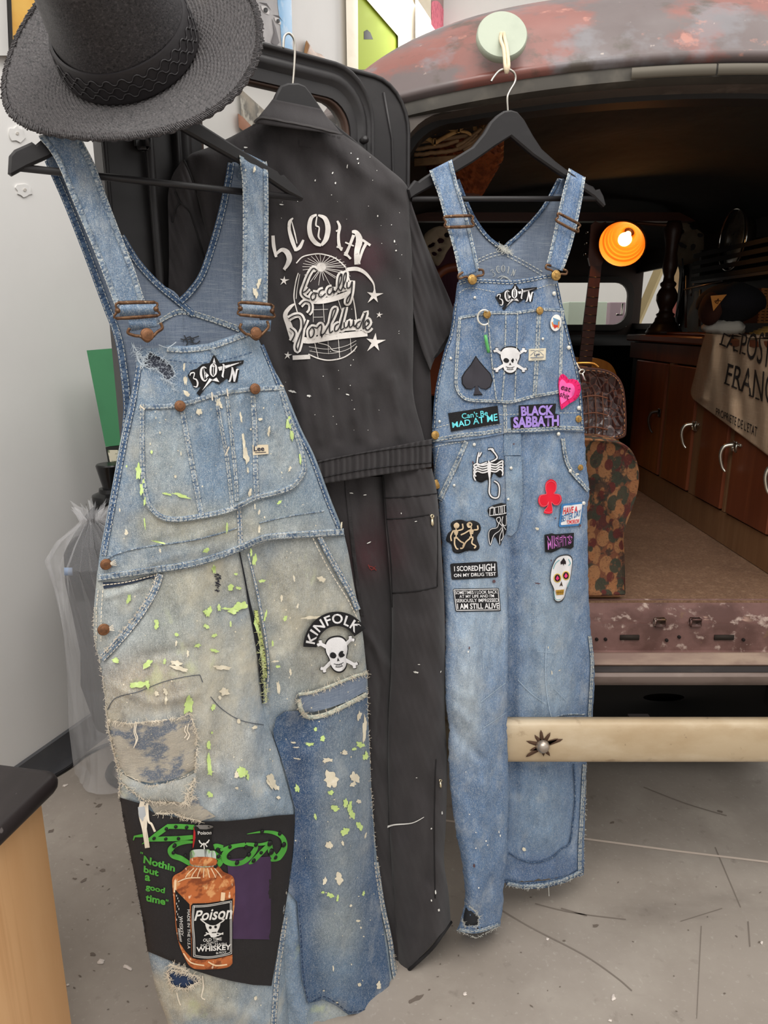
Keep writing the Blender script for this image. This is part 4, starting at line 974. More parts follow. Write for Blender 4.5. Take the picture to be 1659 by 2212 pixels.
# ---- desk lamp on a turned column
lp = at_z(1408, 712, cz + .011); lp = cpt(1408, 712); lp = np.array([1.135, 3.02, cz])
def lz(py): return at_y(1410, py, 3.02)[2]
lamp = thing('turned_lamp', 'turned dark wood column lamp with a glowing amber bell shade', 'lamp', (lp[0], lp[1], cz))
k = 3.02/1560*1.0
pr = [(36, 716), (37, 710), (34, 706), (33, 702), (29, 699), (29, 695), (24, 692), (21, 687), (20, 681), (17, 677), (19, 672), (14, 668), (13, 662), (17, 652), (21, 642), (21, 630), (17, 620), (13, 614), (16, 609), (16, 605), (11, 600), (10, 590), (13, 580), (15, 570), (14, 556), (12, 540), (13, 520), (16, 505), (18, 490), (16, 478), (12, 470), (0, 468)]
zb = max(cz + .0005, 0)
P = [(r*k, cz + (lz(y) - lz(716))*1.0) for r, y in pr]
MB().lathe(P, (lp[0], lp[1], 0), n=28).build('column', pmat('dark_turned_wood', (62, 38, 26), .4, layers=[((44, 26, 18), (12, 12, 6), 4, .45, .7, .7)]), lamp)
mc = at_y(1343, 528, 2.90); axd = np.array([-.42, -.72, -.42]); axd /= np.linalg.norm(axd)
sp = [(.088, 0), (.090, -.003), (.086, -.010), (.083, -.030), (.076, -.032), (.075, -.046), (.067, -.048), (.066, -.060), (.058, -.062), (.057, -.074), (.047, -.076), (.046, -.088), (.036, -.092), (.026, -.105), (.022, -.135)]
M_shade_in = pmat('amber_enamel', (206, 122, 44), .35)
fixn(MB().lathe([(max(r - .003, .01), z) for r, z in sp], mc, axd, 48).build('shade_lining', M_shade_in, lamp, sharp=30))
fixn(MB().lathe(sp, mc, axd, 48).build('shade', pmat('brown_enamel', (120, 72, 36), .35), lamp, sharp=30))
for nm in ('shade_lining', 'shade'):
    o = [c for c in lamp.children if c.name.startswith(nm)][0]
    import bmesh as _bm
    bm = _bm.new(); bm.from_mesh(o.data); _bm.ops.delete(bm, geom=[f for f in bm.faces if len(f.verts) > 6], context='FACES_ONLY'); bm.to_mesh(o.data); bm.free()
bc_ = mc + axd*-.052
MB().lathe([(0, .030), (.014, .026), (.024, .012), (.026, 0), (.02, -.016), (.012, -.03), (.012, -.05)], bc_, axd, 20).build('bulb', pmat('warm_bulb', (255, 190, 90), .3, emit=((255, 196, 110), 9)), lamp)
MB().lathe([(.0, -.175), (.02, -.17), (.024, -.15), (.024, -.13), (.0, -.13)], mc, axd, 16).build('socket', flat((70, 50, 40), .4), lamp)
e0 = mc + axd*-.17; MB().tube(cat([e0, e0 + [.02, .03, .02], (lp[0] - .03, lp[1], lz(486)), (lp[0], lp[1], lz(478))], 6), .007, 8).build('arm', flat((96, 60, 40), .4, .4), lamp)
pl_ = bpy.data.lights.new('lamp_light', 'POINT'); pl_.energy = .75; pl_.color = (1, .50, .14); pl_.shadow_soft_size = .02
po = bpy.data.objects.new('lamp_light', pl_); COL.objects.link(po); po.parent = lamp; po.location = [float(q) for q in (bc_ + axd*.045 - root_loc(lamp))]
MB().tube(cat([(lp[0] + .035, lp[1] - .03, lz(560)), (lp[0] + .045, lp[1] - .04, lz(620)), (lp[0] + .03, lp[1] - .04, lz(680)), (lp[0] + .05, lp[1] - .05, cz + .004)], 8), .003, 6).build('cord', M_rubber, lamp)
MB().box((lp[0] + .05, lp[1] - .04, lz(595)), (.022, .018, .05), bev=.004).build('switch', flat((20, 18, 18), .4), lamp)
# ---- guitar
GY = 3.0
def gp(px, py, Y=GY): return at_y(px, py, Y)
gt = thing('acoustic_guitar', 'acoustic guitar with dark fretboard standing upright behind the leather case', 'guitar', (gp(1245, 900)[0], GY, TF))
a0, a1 = gp(1286, 575), gp(1264, 775); gd = (a1 - a0)/np.linalg.norm(a1 - a0); gx_ = np.array([gd[2]*-1, 0, gd[0]]); gx_ = np.array([-gd[2], 0, gd[0]])
def gpt(u, v, w=0): return a0 + gx_*u + gd*v + np.array([0, w, 0])
L = np.linalg.norm(a1 - a0)
half = [(0, L), (.05, L - .004), (.11, L + .02), (.142, L + .08), (.135, L + .15), (.118, L + .20), (.135, L + .26), (.185, L + .34), (.195, L + .42), (.16, L + .49), (.09, L + .515), (0, L + .52)]
h2 = cat(half, 5); outl = np.concatenate([h2, (h2*[-1, 1])[::-1][1:-1]])
botz = min(gpt(u, v)[2] for u, v in outl)
body = [[gpt(u, v, w) for u, v in outl] for w in (.0, .09)]
mb = MB().grid(body, closed_u=True); n = len(outl); mb.f.append(list(range(n))[::-1]); mb.f.append([n + i for i in range(n)])
gb = fixn(mb.build('body', pmat('amber_spruce', (206, 134, 40), .3, layers=[((184, 108, 28), (60, 60, 2), 3, .45, .65, .5)]), gt, sharp=50))
MB().lathe([(.0, .001), (.05, .001), (.052, .0)], gpt(0, L + .19, -.0015), (0, -1, 0), 28).build('sound_hole', flat((20, 14, 10)), gb)
v = [gpt(-.0215, -.0), gpt(.0215, 0), gpt(.028, L + .12), gpt(-.028, L + .12)]
fb = [p + np.array([0, -.010, 0]) for p in v]; MB().add(fb + [p + np.array([0, -.003, 0]) for p in v], [(3, 2, 1, 0), (0, 1, 5, 4), (1, 2, 6, 5), (2, 3, 7, 6), (3, 0, 4, 7)]).build('fretboard', pmat('rosewood', (92, 48, 32), .4, layers=[((66, 34, 22), (60, 60, 3), 3, .45, .7, .6)]), gt, smooth=False)
G = [[gpt((.0215 + .0065*t)*math.cos(a), L*1.02*t, -.003 + .024*math.sin(a)) for a in np.linspace(0, math.pi, 9)] for t in np.linspace(0, 1, 6)]
MB().grid(G).build('neck', M_mahog, gt)
v_ = 0
for i in range(15):
    pos = (L + .12)*1.55*(1 - 2**(-(i + 1)/12)); wd_ = .0215 + .0065*pos/(L + .12)
    MB().tube([gpt(-wd_, pos, -.011), gpt(wd_, pos, -.011)], .0012, 6).build('fret', pmat('fret_wire', (150, 130, 100), .3, 1.0) if i == 0 else bpy.data.materials['fret_wire'], gt)
hs = [(-.0215, 0), (.0215, 0), (.032, -.03), (.036, -.15), (.02, -.165), (0, -.158), (-.02, -.165), (-.036, -.15), (-.032, -.03)]
MB().prism(hs, a0, gx_, gd, (0, 1, 0), -.004, .012).build('headstock', M_mahog, gt, smooth=False)
for s in (-1, 1):
    for i in range(3): MB().tube([gpt(s*.034, -.045 - .04*i, .004), gpt(s*.05, -.045 - .04*i, .004)], [.004, .008], 8).build('tuner', M_chrome, gt)
# ---- paisley stool
M_pais = pmat('paisley_tapestry', (112, 68, 48), .95, layers=[((54, 58, 48), (16, 16, 12), 5, .50, .53, .85), ((84, 38, 36), (22, 22, 16), 4, .54, .57, .85)] + [(c, (30, 30, 22), 0, t + .04, t - .01, .95, 'vor') for c, t in (((152, 106, 70), .46), ((58, 60, 48), .41), ((150, 100, 64), .33), ((92, 40, 36), .28), ((146, 100, 66), .19), ((50, 54, 44), .14), ((160, 114, 76), .06))] + [((52, 46, 40), (24, 24, 18), 6, .55, .58, .8), ((128, 84, 58), (90, 90, 70), 5, .58, .62, .6), ((70, 42, 36), (200, 200, 200), 2, .55, .68, .5)], bump=[((400, 400, 400), .4, .002), ((30, 30, 30), .25, .004)])
def st(px, py): return at_y(px, py, 1.67)
so = cat([(1180, 948), (1260, 946), (1322, 950), (1352, 962), (1370, 985), (1378, 1020), (1374, 1060), (1360, 1105), (1347, 1140), (1344, 1165), (1346, 1200), (1348, 1284), (1180, 1290)], 4)
so = np.concatenate([so[:-8], [[1348, 1284], [1300, 1286], [1180, 1288]]])
O2 = [st(x, y) for x, y in so]; cen = np.mean(O2, 0)
st_t = thing('paisley_stool', 'padded stool upholstered in brown and green paisley tapestry', 'stool', (cen[0], 1.82, TF))
rings = []
for y, s in ((.0, .94), (-.012, .975), (-.004, 1.0), (.05, 1.01), (.27, 1.01), (.31, .97)):
    rings.append([cen + (p - cen)*s*[1, 0, 1] + [0, y, 0] + [0, 0, 0] for p in O2])
mb = MB().grid(rings, closed_u=True); n = len(O2); mb.f.append(list(range(n))); mb.f.append([5*n + i for i in range(n)][::-1])
fixn(mb.build('cushion', M_pais, st_t))
zb_ = st(1300, 1286)[2]
x0_, x1_ = st(1180, 1290)[0], st(1346, 1290)[0]
MB().box(((x0_ + x1_)/2, 1.835, (TF + zb_)/2 + .001), (x1_ - x0_, .30, zb_ - TF + .002), bev=.004).build('wooden_base', pmat('pine_base', (178, 128, 88), .5, layers=[((150, 100, 62), (3, 30, 30), 4, .45, .7, .6)]), st_t, smooth=False)
# ---- crocodile case with key
M_croc = pmat('crocodile_leather', (46, 24, 22), .28, layers=[((104, 60, 44), (62, 62, 44), 0, .06, .0, .9, 'vore'), ((70, 36, 30), (8, 8, 8), 3, .5, .7, .5)], bump=[((62, 62, 44), .9, .006, 'vore')], spec=.6)
def kp(px, py): return at_y(px, py, 1.74)
ko = cat([(1190, 946), (1190, 850), (1205, 810), (1250, 797), (1300, 799), (1330, 812), (1345, 838), (1350, 880), (1351, 928), (1344, 944), (1300, 949)], 4, True)
K2 = [kp(x, y) for x, y in ko]; kc = np.mean(K2, 0); kb = min(p[2] for p in K2)
ks = thing('leather_case', 'dark brown crocodile leather case with stitched edges on the paisley stool', 'case', (kc[0], 1.84, kb))
rings = [[kc + (p - kc)*s*[1, 0, 1] + [0, y, 0] for p in K2] for y, s in ((.004, .93), (0.0, .97), (.004, 1.0), (.16, 1.0), (.168, .97))]
mb = MB().grid(rings, closed_u=True); n = len(K2); mb.f.append(list(range(n))); mb.f.append([4*n + i for i in range(n)][::-1])
fixn(mb.build('body', M_croc, ks))
MB().tube([p + np.array([0, .003, 0]) for p in K2], .0035, 6, closed=True).build('piping', flat((70, 38, 28), .4), ks)
mb = MB()
for i in range(0, n):
    p, q2 = kc + (K2[i] - kc)*.95*[1, 1, 1], kc + (K2[(i + 1) % n] - kc)*.95
    mb.tube([p + (q2 - p)*.1 + [0, -.003, 0], p + (q2 - p)*.7 + [0, -.003, 0]], .0012, 5)
mb.build('stitching', flat((150, 100, 66)), ks)['kind'] = 'stuff'
KS = Surf((0, 1.737, 0), 0)
for x in (1268, 1284, 1300): MB().tube([kp(x, 846) + [0, -.003, 0], kp(x + 3, 905) + [0, -.004, 0], kp(x, 944) + [0, -.003, 0]], .0016, 5).build('seam', flat((96, 62, 46)), ks)
for y in (858, 895, 926): MB().tube(cat([kp(1255, y) + [0, -.003, 0], kp(1285, y - 4) + [0, -.004, 0], kp(1312, y + 2) + [0, -.003, 0]], 5), .0018, 5).build('strap_ridge', flat((110, 66, 46), .4), ks)
MB().tube(cat([kp(1238, 800), kp(1246, 789) + [0, .05, 0], kp(1290, 787) + [0, .05, 0], kp(1306, 796) + [0, .05, 0]], 6), .004, 8).build('handle', pmat('brass_edge', (206, 140, 66), .25, .9), ks)
# ---- cap, cloth bundle, straw coil, cane box on the counter
q = np.array([1.155, 2.42, cz + .0])
def ellips(c, rx, ry, rz, n=24, m=14, f=None):
    G = []
    for i in range(m + 1):
        t = math.pi*i/m - math.pi/2; row = []
        for j in range(n):
            a = 2*math.pi*j/n; d = np.array([math.cos(t)*math.cos(a), math.cos(t)*math.sin(a), math.sin(t)]); k = 1 if f is None else f(d)
            row.append(np.asarray(c) + d*k*[rx, ry, rz])
        G.append(row)
    return MB().grid(G, closed_u=True)
cb_ = at_y(1565, 705, 2.42)
wr = wob(3, 1.2, 1.2)
o = ellips((cb_[0], 2.42, cz + .028), .062, .06, .03, f=lambda d: 1 + .10*float(wr(d[0]*2, d[1]*2 + d[2])))
tag(o.build('cloth_bundle', pmat('white_linen', (196, 190, 178), .9, bump=[((30, 30, 30), .5, .01)]), loc=(cb_[0], 2.42, cz)), 'crumpled white cloth under the navy cap', 'cloth')
cc = at_y(1580, 657, 2.42)
cap = thing('navy_cap', 'dark navy wool cap with a tan triangle badge', 'cap', (cc[0], 2.42, cc[2] - .06))
def capf(d):
    return (1.0 if d[2] > -.25 else .9)*(1 + .05*math.sin(3*math.atan2(d[1], d[0]) + .6))
ellips((cc[0], 2.42, cc[2]), .105, .10, .066, 32, 16, capf).build('crown', pmat('navy_wool', (20, 19, 24), .95, bump=[((150, 150, 150), .4, .003)]), cap)
ellips((cc[0] - .075, 2.40, cc[2] - .015), .03, .06, .052, 16, 10).build('side_band', flat((62, 34, 24), .9), cap)
TS = Surf((cc[0], 2.42, 0), 0, lambda x, y: .1 + 0*x)
bd = decal('badge', TS, [(1535, 639), (1570, 636), (1541, 672)], flat((196, 128, 54), .6), cap, .0, .004, 8)
mb = MB(); ribbon(mb, TS, cat([(1546, 654), (1552, 645), (1550, 656), (1544, 650), (1558, 650)], 4), 1.6, .002); mb.build('badge_mark', flat((90, 50, 20)), bd)
sc_ = at_y(1640, 712, 2.35); sh = MB()
for i in range(5):
    r = .09 - .012*i; sh.tube([(sc_[0] + .06 + r*math.cos(a), 2.35 + r*math.sin(a), cz + .005 + .006*i) for a in np.linspace(0, 2*math.pi, 30, endpoint=False)], .005, 6, closed=True)
tag(sh.build('straw_coil', pmat('straw', (176, 136, 70), .8, layers=[((140, 100, 44), (80, 80, 80), 3, .45, .65, .7)]), loc=(sc_[0] + .06, 2.35, cz)), 'flat coil of yellow straw on the counter', 'coil')
wbx = at_y(1638, 690, 2.62)
cane = thing('cane_box', 'small cane basket box with open weave by the navy cap', 'box', (wbx[0] + .08, 2.66, cz))
zc0, zc1 = at_y(1640, 698, 2.62)[2], at_y(1640, 622, 2.62)[2]; zc0 = max(zc0, cz + .001)
MB().box((wbx[0] + .08, 2.68, (zc0 + zc1)/2), (.15, .11, zc1 - zc0)).build('inner_box', flat((70, 40, 22), .8), cane, smooth=False)
M_cane = pmat('cane', (186, 122, 66), .6, layers=[((150, 92, 44), (60, 60, 60), 3, .45, .65, .6)])
for i in range(12):
    z = zc0 + .004 + (zc1 - zc0 - .008)*i/11; MB().box((wbx[0] + .08, 2.622, z), (.16, .004, .007)).build('cane_strip', M_cane, cane, smooth=False)
for i in range(10):
    x = wbx[0] + .005 + .15*i/9; MB().box((x, 2.6195, (zc0 + zc1)/2), (.006, .003, zc1 - zc0)).build('cane_upright', M_cane, cane, smooth=False)
# ---- chrome hubcap on the side, wire rack, shelf, fretwork
hc = at_x(1585, 518, 1.27)
hub = thing('round_mirror', 'round chrome-rimmed mirror hung on the dark truck side', 'mirror', hc)
nrm = np.array([-.995, .12, .02])
MB().lathe([(0, .006), (.06, .005), (.098, .002), (.102, .0)], hc, nrm, 48).build('glass', pmat('old_mirror', (120, 112, 98), .25, .35, layers=[((60, 54, 46), (14, 14, 14), 3, .45, .65, .7)]), hub)
MB().tube([hc + .106*(np.array([0, 1, 0])*math.cos(a) + np.array([0, 0, 1])*math.sin(a)) + nrm*.004 for a in np.linspace(0, 2*math.pi, 48, endpoint=False)], .005, 8, closed=True).build('rim', M_chrome, hub)
MB().lathe([(.085, -.004), (.075, -.05), (.0, -.06)], hc, nrm, 32).build('backing', flat((60, 52, 44), .4, .5), hub)
MB().tube([hc - nrm*.05, (XR - .002, hc[1], hc[2])], .008, 8).build('bracket', M_rubber, hub)
shf = thing('wall_shelf', 'dark slatted wooden shelf along the truck side above the counter', 'shelf', (1.33, 2.5, 1.6))
z5 = at_x(1560, 600, 1.25)[2]
for i in range(4): MB().box((1.262, 2.45, z5 + .012 + .03*i), (.012, 1.3, .016)).build('slat', flat((30, 20, 16), .7), shf, smooth=False)
MB().box((1.33, 2.45, z5), (.14, 1.3, .014)).build('board', flat((40, 26, 20), .5), shf, smooth=False)
for y in (1.86, 2.45, 3.05): MB().box((1.33, y, z5 + .06), (.13, .016, .12)).build('divider', flat((36, 24, 18), .5), shf, smooth=False)
rk = thing('wire_rack', 'small rack of metal rods with a glass flask on the counter', 'rack', (at_y(1500, 700, 2.75)[0], 2.75, cz))
for px, a, b_ in ((1483, 595, 708), (1494, 620, 640), (1513, 625, 705), (1500, 612, 618)):
    p, q3 = at_y(px, a, 2.75), at_y(px - 2, b_, 2.75); q3[2] = max(q3[2], cz + .002); MB().tube([p, q3], .004, 6).build('rod', pmat('grey_steel', (110, 106, 104), .35, .8), rk)
MB().tube([at_y(1478, 626, 2.75), at_y(1560, 607, 2.5)], .003, 6).build('cross_rod', pmat('grey_rod', (110, 106, 104), .35, .8), rk)
fz = at_y(1499, 690, 2.75); MB().lathe([(.0, 0), (.016, 0), (.022, .03), (.024, .06), (.016, .10), (.007, .12), (.007, .15), (.009, .155)], (fz[0], 2.75, cz + .002), n=18).build('flask', M_glass, rk)
M_fret = pmat('cream_fretwork', (150, 132, 108), .7, layers=[((120, 100, 78), (20, 20, 20), 3, .45, .7, .6)])
def fretwork(name, Y, poly, holes, label):
    S = Surf((0, Y, 0), 0); o = mesh(name, *decal_geo(S, poly, 0, .012, 12, holes)[:2], M_fret, loc=S.P(poly[0][0], poly[0][1], 0, True)); tag(o, label, 'panel', 'cream fretwork panels'); return o
def hole(cx, cy, a, b, an=0): return blob(cx, cy, a, b, an, 12, .18, int(cx + cy))
fretwork('fretwork_panel', 3.35, np.array([(1446, 476), (1520, 470), (1521, 562), (1470, 575), (1448, 545)], float), [hole(1498, 490, 9, 6, 30), hole(1512, 508, 6, 5), hole(1470, 498, 9, 5, 40), hole(1497, 534, 5, 8, 20), hole(1475, 530, 10, 5, 30)], 'cream fretwork panel behind the turned lamp')
fretwork('fretwork_panel', 2.30, cat([(918, 505), (950, 488), (985, 500), (982, 520), (965, 545), (958, 560), (945, 575), (930, 560), (915, 535)], 3, True), [hole(952, 520, 7, 6), hole(932, 530, 8, 4, -30), hole(950, 540, 5, 4), hole(965, 508, 6, 5), hole(938, 548, 6, 4, 20)], 'cream fretwork panel beside the hanging black coverall')
# ---- baskets over the left side
M_wick = pmat('golden_wicker', (176, 132, 76), .65, layers=[((136, 92, 48), (30, 30, 30), 4, .45, .65, .7)])
M_wickd = pmat('brown_wicker', (122, 90, 58), .7, layers=[((84, 58, 36), (30, 30, 30), 4, .45, .65, .7)])
BSK = Surf((0, 1.69, 0), 0, lambda x, y: -.0012*(y - 215)*0 + .0)
bk = thing('wicker_tray', 'golden wicker tray basket of crossed cane strips under the truck ceiling', 'basket', at_y(980, 330, 1.69))
def cane_strip(pts, w, off, m=M_wick, name='cane_band'):
    mb = MB(); P = cat(pts, 6); T = np.gradient(P, axis=0); T /= np.hypot(T[:, 0], T[:, 1])[:, None]; N2 = np.stack([-T[:, 1], T[:, 0]], 1)*w/2
    L1, R1 = P + N2, P - N2; G = [BSK.P(L1[:, 0], L1[:, 1], off), BSK.P(P[:, 0], P[:, 1], off + .0022), BSK.P(R1[:, 0], R1[:, 1], off), BSK.P(P[:, 0], P[:, 1], off - .003), BSK.P(L1[:, 0], L1[:, 1], off)]
    fixn(mb.grid(G).build(name, m, bk))
for pts, w in (([(880, 290), (899, 283), (960, 272), (1000, 262), (1064, 250)], 7), ([(880, 297), (930, 285), (1000, 274), (1062, 256)], 5), ([(880, 312), (905, 306), (960, 299), (1012, 291)], 11), ([(950, 243), (1000, 236), (1078, 226)], 14), ([(942, 252), (1000, 243), (1075, 238)], 8)): cane_strip(pts, w, .0, M_wickd)
for x0, y0_, x1, y1 in ((986, 252, 989, 274), (937, 282, 938, 292), (1024, 264, 1027, 282), (1046, 262, 1042, 276)): cane_strip([(x0, y0_), ((x0 + x1)/2, (y0_ + y1)/2), (x1, y1)], 9, -.006, M_wick, 'cane_upright')
for pts, w in (([(940, 268), (955, 268), (978, 280), (990, 282)], 11), ([(990, 281), (1003, 268), (1018, 255)], 11), ([(905, 293), (925, 300), (938, 308)], 10), ([(940, 308), (965, 293), (985, 284)], 10), ([(1000, 230), (1012, 246), (1022, 250)], 11), ([(992, 283), (1010, 286), (1020, 295)], 7), ([(1018, 252), (1040, 248), (1062, 248)], 10), ([(880, 300), (884, 306), (890, 312)], 8)): cane_strip(pts, w, .006, M_wick, 'cane_cross')
for cx, cy in ((990, 280), (938, 307), (1023, 250)): 
    MB().box(BSK.P(np.array([cx]), np.array([cy]), .010)[0], (.010, .006, .014), bev=.002).build('binding', M_wick, bk)
rr2 = np.random.RandomState(8)
for pts in ([(896, 322), (930, 318), (965, 312), (990, 303)], [(895, 335), (930, 331), (975, 326), (1000, 316), (1030, 290)], [(990, 322), (1020, 308), (1045, 282), (1056, 262)], [(1000, 325), (1030, 306), (1050, 280)], [(985, 318), (1012, 300), (1040, 278)]):
    P = cat(pts, 8); P = P + rr2.normal(0, .5, P.shape); MB().tube(BSK.P(P[:, 0], P[:, 1], .004), .0045, 6).build('rim_cane', M_wickd, bk)
for k2 in range(5):
    P = np.array([(895, 345 + 3*k2), (985, 338 + 3*k2), (1000, 334 + 3*k2)]); MB().tube(BSK.P(P[:, 0], P[:, 1], -.004), .003, 5).build('rim_weave', M_wickd, bk)
bx, bt, bb_ = at_y(1000, 300, 2.2), at_y(1000, 300, 2.2)[2], at_y(1000, 424, 2.2)[2]
M_red = pmat('red_wicker', (150, 78, 40), .55, layers=[((104, 48, 24), (40, 40, 60), 3, .42, .6, .8)])
G = []
for i, z in enumerate(np.linspace(bb_, bt, 22)):
    t_ = i/21; r = .055 + .055*min(1, t_*1.6); G.append([(bx[0] + (r + .0035*(1 if (i + j//2) % 2 else -1))*math.cos(2*math.pi*j/56), 2.2 + (r + .0035*(1 if (i + j//2) % 2 else -1))*math.sin(2*math.pi*j/56), z) for j in range(56)])
wbk = MB().grid(G, closed_u=True); wbk.f.append(list(range(56))[::-1])
tag(wbk.build('wicker_basket', M_red, smooth=False, loc=(bx[0], 2.2, bb_)), 'reddish brown woven wicker basket behind the right-hand hanger', 'basket')
# cushion and bentwood chair back glimpsed at the left
cu = at_y(955, 600, 2.45); o = ellips(cu, .12, .07, .13, 20, 12, lambda d: 1 + .05*math.sin(9*d[0] + 4*d[2]))
tag(o.build('maroon_drape', pmat('maroon_cloth', (66, 32, 42), .9, bump=[((30, 30, 6), .4, .02)]), loc=(cu[0], cu[1], cu[2] - .13)), 'dark maroon gathered cloth hanging inside the truck', 'cloth')
ca = [at_y(x, y, 2.2) for x, y in cat([(915, 720), (925, 640), (950, 590), (990, 578), (1030, 600), (1050, 680)], 8)]
ch = thing('bentwood_chair', 'reddish bentwood chair standing inside the truck behind the denim', 'chair', (at_y(980, 700, 2.2)[0], 2.2, TF))
MB().tube(ca + [np.array([ca[-1][0], 2.2, TF])], .013, 10).build('back_bow', M_mahog, ch); MB().tube([ca[0], np.array([ca[0][0], 2.2, TF])], .013, 10).build('leg', M_mahog, ch)
q = at_y(960, 760, 2.2); MB().box((q[0] + .02, 2.21, q[2]), (.2, .012, .26), bev=.004).build('back_panel', pmat('chair_orange', (150, 72, 38), .5), ch)
MB().box((q[0] + .03, 2.4, TF + .30), (.34, .38, .05), bev=.015).build('seat', M_mahog, ch)
for dx in (-.1, .16): MB().tube([(q[0] + dx, 2.55, TF), (q[0] + dx, 2.55, TF + .29)], .013, 8).build('leg', M_mahog, ch)
# beyond the windows
for (x, y, Y, w, h, d, colr, lab, nm) in ((1262, 668, 5.6, .28, .5, .2, (196, 210, 196), 'pale green carton beyond the windshield', 'pale_carton'), (1330, 668, 5.9, .12, .9, .1, (150, 130, 140), 'grey mauve panel leaning beyond the windshield', 'mauve_panel')):
    p = at_y(x, y, Y); h = p[2] + .05; tag(MB().box((p[0], Y, h/2 + .001), (w, d, h), bev=.004).build(nm, flat(colr), smooth=False, loc=(p[0], Y, 0)), lab, 'panel')
for i, (xa, ya, xb, yb, colr) in enumerate(((1378, 690, 1425, 580, (232, 214, 170)), (1425, 700, 1470, 590, (226, 206, 160)), (1450, 700, 1485, 620, (214, 120, 110)))):
    p, q4 = at_x(xa, ya, 1.75), at_x(xb, yb, 1.75); d = q4 - p; p = p - d*2.0
    if p[2] < 0.02: p = p + d*((.03 - p[2])/d[2])
    tag(MB().tube([p, q4 + d], .035, 4).build('leaning_plank', flat(colr), smooth=False, loc=p), ['pale yellow plank leaning outside the cab side window', 'second pale plank beside the yellow one outside the cab', 'faded red board leaning outside the cab side window'][i], 'plank')
# ================================================================ PAINT-STAINED OVERALLS (front)
c0_ = crop(0, 0, 2.37); c1 = crop(180, 600, 3.318); c2 = crop(180, 1120, 2.592); c3 = crop(220, 1600, 2.44); c5 = crop(200, 270, 4.608)
FR = Surf((-.30, 1.107, 0), 31.8)
FL = curve_of([(288, 735), (293, 793), (279, 871), (261, 947), (243, 1046), (228, 1127), (215, 1200), (209, 1250), (203, 1313), (203, 1371), (214, 1425), (222, 1467), (230, 1544), (236, 1590), (253, 1660), (260, 1720), (290, 1887), (310, 2002), (319, 2051), (339, 2145), (363, 2212), (372, 2262)])
FRt = curve_of([(560, 735), (581, 781), (611, 832), (650, 925), (680, 986), (715, 1080), (741, 1147), (757, 1216), (768, 1286), (778, 1330), (785, 1380), (790, 1429), (794, 1470), (795, 1540), (798, 1600), (803, 1720), (806, 1764), (814, 1854), (827, 1948), (843, 2030), (863, 2112), (892, 2212), (906, 2262)])
FM = curve_of([(500, 1130), (519, 1189), (539, 1305), (556, 1409), (564, 1500), (572, 1540), (589, 1587), (614, 1660), (630, 1720), (637, 1760), (631, 1862), (618, 1950), (613, 2000), (615, 2092), (624, 2212), (630, 2262)])
fw1, fw2, fw3 = wob(21, 90, 420, 6), wob(22, 46, 150, 7), wob(23, 22, 40, 8)
f_folds = folds([([(430, 1130), (420, 1330), (400, 1480)], 26, .005), ([(330, 1240), (300, 1330), (240, 1420)], 9, -.004), ([(480, 1240), (500, 1420), (470, 1640)], 20, -.006), ([(620, 1180), (640, 1330), (628, 1520)], 22, .006),
    ([(700, 1230), (690, 1420), (680, 1540)], 20, -.005), ([(650, 1560), (655, 1800), (668, 2060), (680, 2210)], 20, -.010), ([(730, 1560), (738, 1800), (752, 2060), (770, 2200)], 30, .007), ([(785, 1560), (795, 1850), (830, 2100)], 12, -.006),
    ([(350, 1560), (400, 1640), (540, 1700), (600, 1740)], 20, .005), ([(300, 1740), (470, 1800), (610, 1790)], 24, -.004), ([(400, 2130), (470, 2180), (600, 2212)], 18, .005), ([(560, 1560), (520, 1680), (470, 1760)], 20, .005),
    ([(640, 1150), (560, 1160), (500, 1190)], 10, .003), ([(530, 1060), (490, 1120), (420, 1160)], 14, .004), ([(470, 900), (480, 1060)], 6, -.003), ([(520, 860), (535, 1050)], 6, .0035), ([(575, 860), (600, 980)], 9, .004), ([(350, 760), (400, 830)], 12, -.003),
    ([(600, 1600), (590, 1900), (585, 2100)], 14, -.004), ([(730, 2160), (800, 2185)], 14, .006), ([(650, 900), (668, 1010)], 10, -.003), ([(600, 850), (625, 980), (650, 1030)], 5, .003), ([(585, 940), (640, 1020)], 5, -.0025), ([(440, 880), (455, 1000), (470, 1100)], 6, .003), ([(330, 900), (345, 1090)], 8, .0025), ([(505, 850), (510, 960)], 4, -.003), ([(560, 1000), (600, 1060)], 6, .003), ([(310, 1180), (420, 1150), (520, 1110)], 7, -.003), ([(270, 1240), (380, 1200), (480, 1180)], 8, .003), ([(230, 1290), (300, 1270)], 7, .004), ([(560, 1200), (590, 1300), (600, 1400)], 9, -.004), ([(240, 1480), (330, 1520), (420, 1500)], 9, .004), ([(300, 1420), (420, 1400)], 10, -.003)])
def FH(x, y):
    L, R, Mm = FL(y), FRt(y), FM(y); pr = lambda s: np.sqrt(np.clip(1 - np.abs(s)**2.6, 0, 1))
    sb = np.clip(2*(x - L)/(R - L) - 1, -1, 1); k = sstep(1230, 1620, y); left = x < Mm
    sl = np.clip(2*(x - L)/(Mm - L) - 1, -1, 1); sr = np.clip(2*(x - (Mm - 30))/(R - Mm + 30) - 1, -1, 1)
    pl = np.where(left, pr(sl), pr(sr)); pb = pr(sb); D = .030 + .012*k
    e = np.clip(np.where(k > .5, pl, pb)*1.6, 0, 1)
    h = D*((1 - k)*pb + k*pl) - np.where(left, 0, .022*k)
    return h + e*(f_folds(x, y) + .0034*fw1(x, y) + .0016*fw2(x, y) + .0005*fw3(x, y))
FX = FR.with_h(FH)
FX_L = FR.with_h(gridded(lambda x, y: FH(np.minimum(x, FM(y) - .01), y), 190, 660, 1100, 2290)); FX_R = FR.with_h(gridded(lambda x, y: FH(np.maximum(x, FM(y) + .01), y), 470, 920, 1100, 2290))
FHb = gridded(FH, 190, 800, 690, 1270)
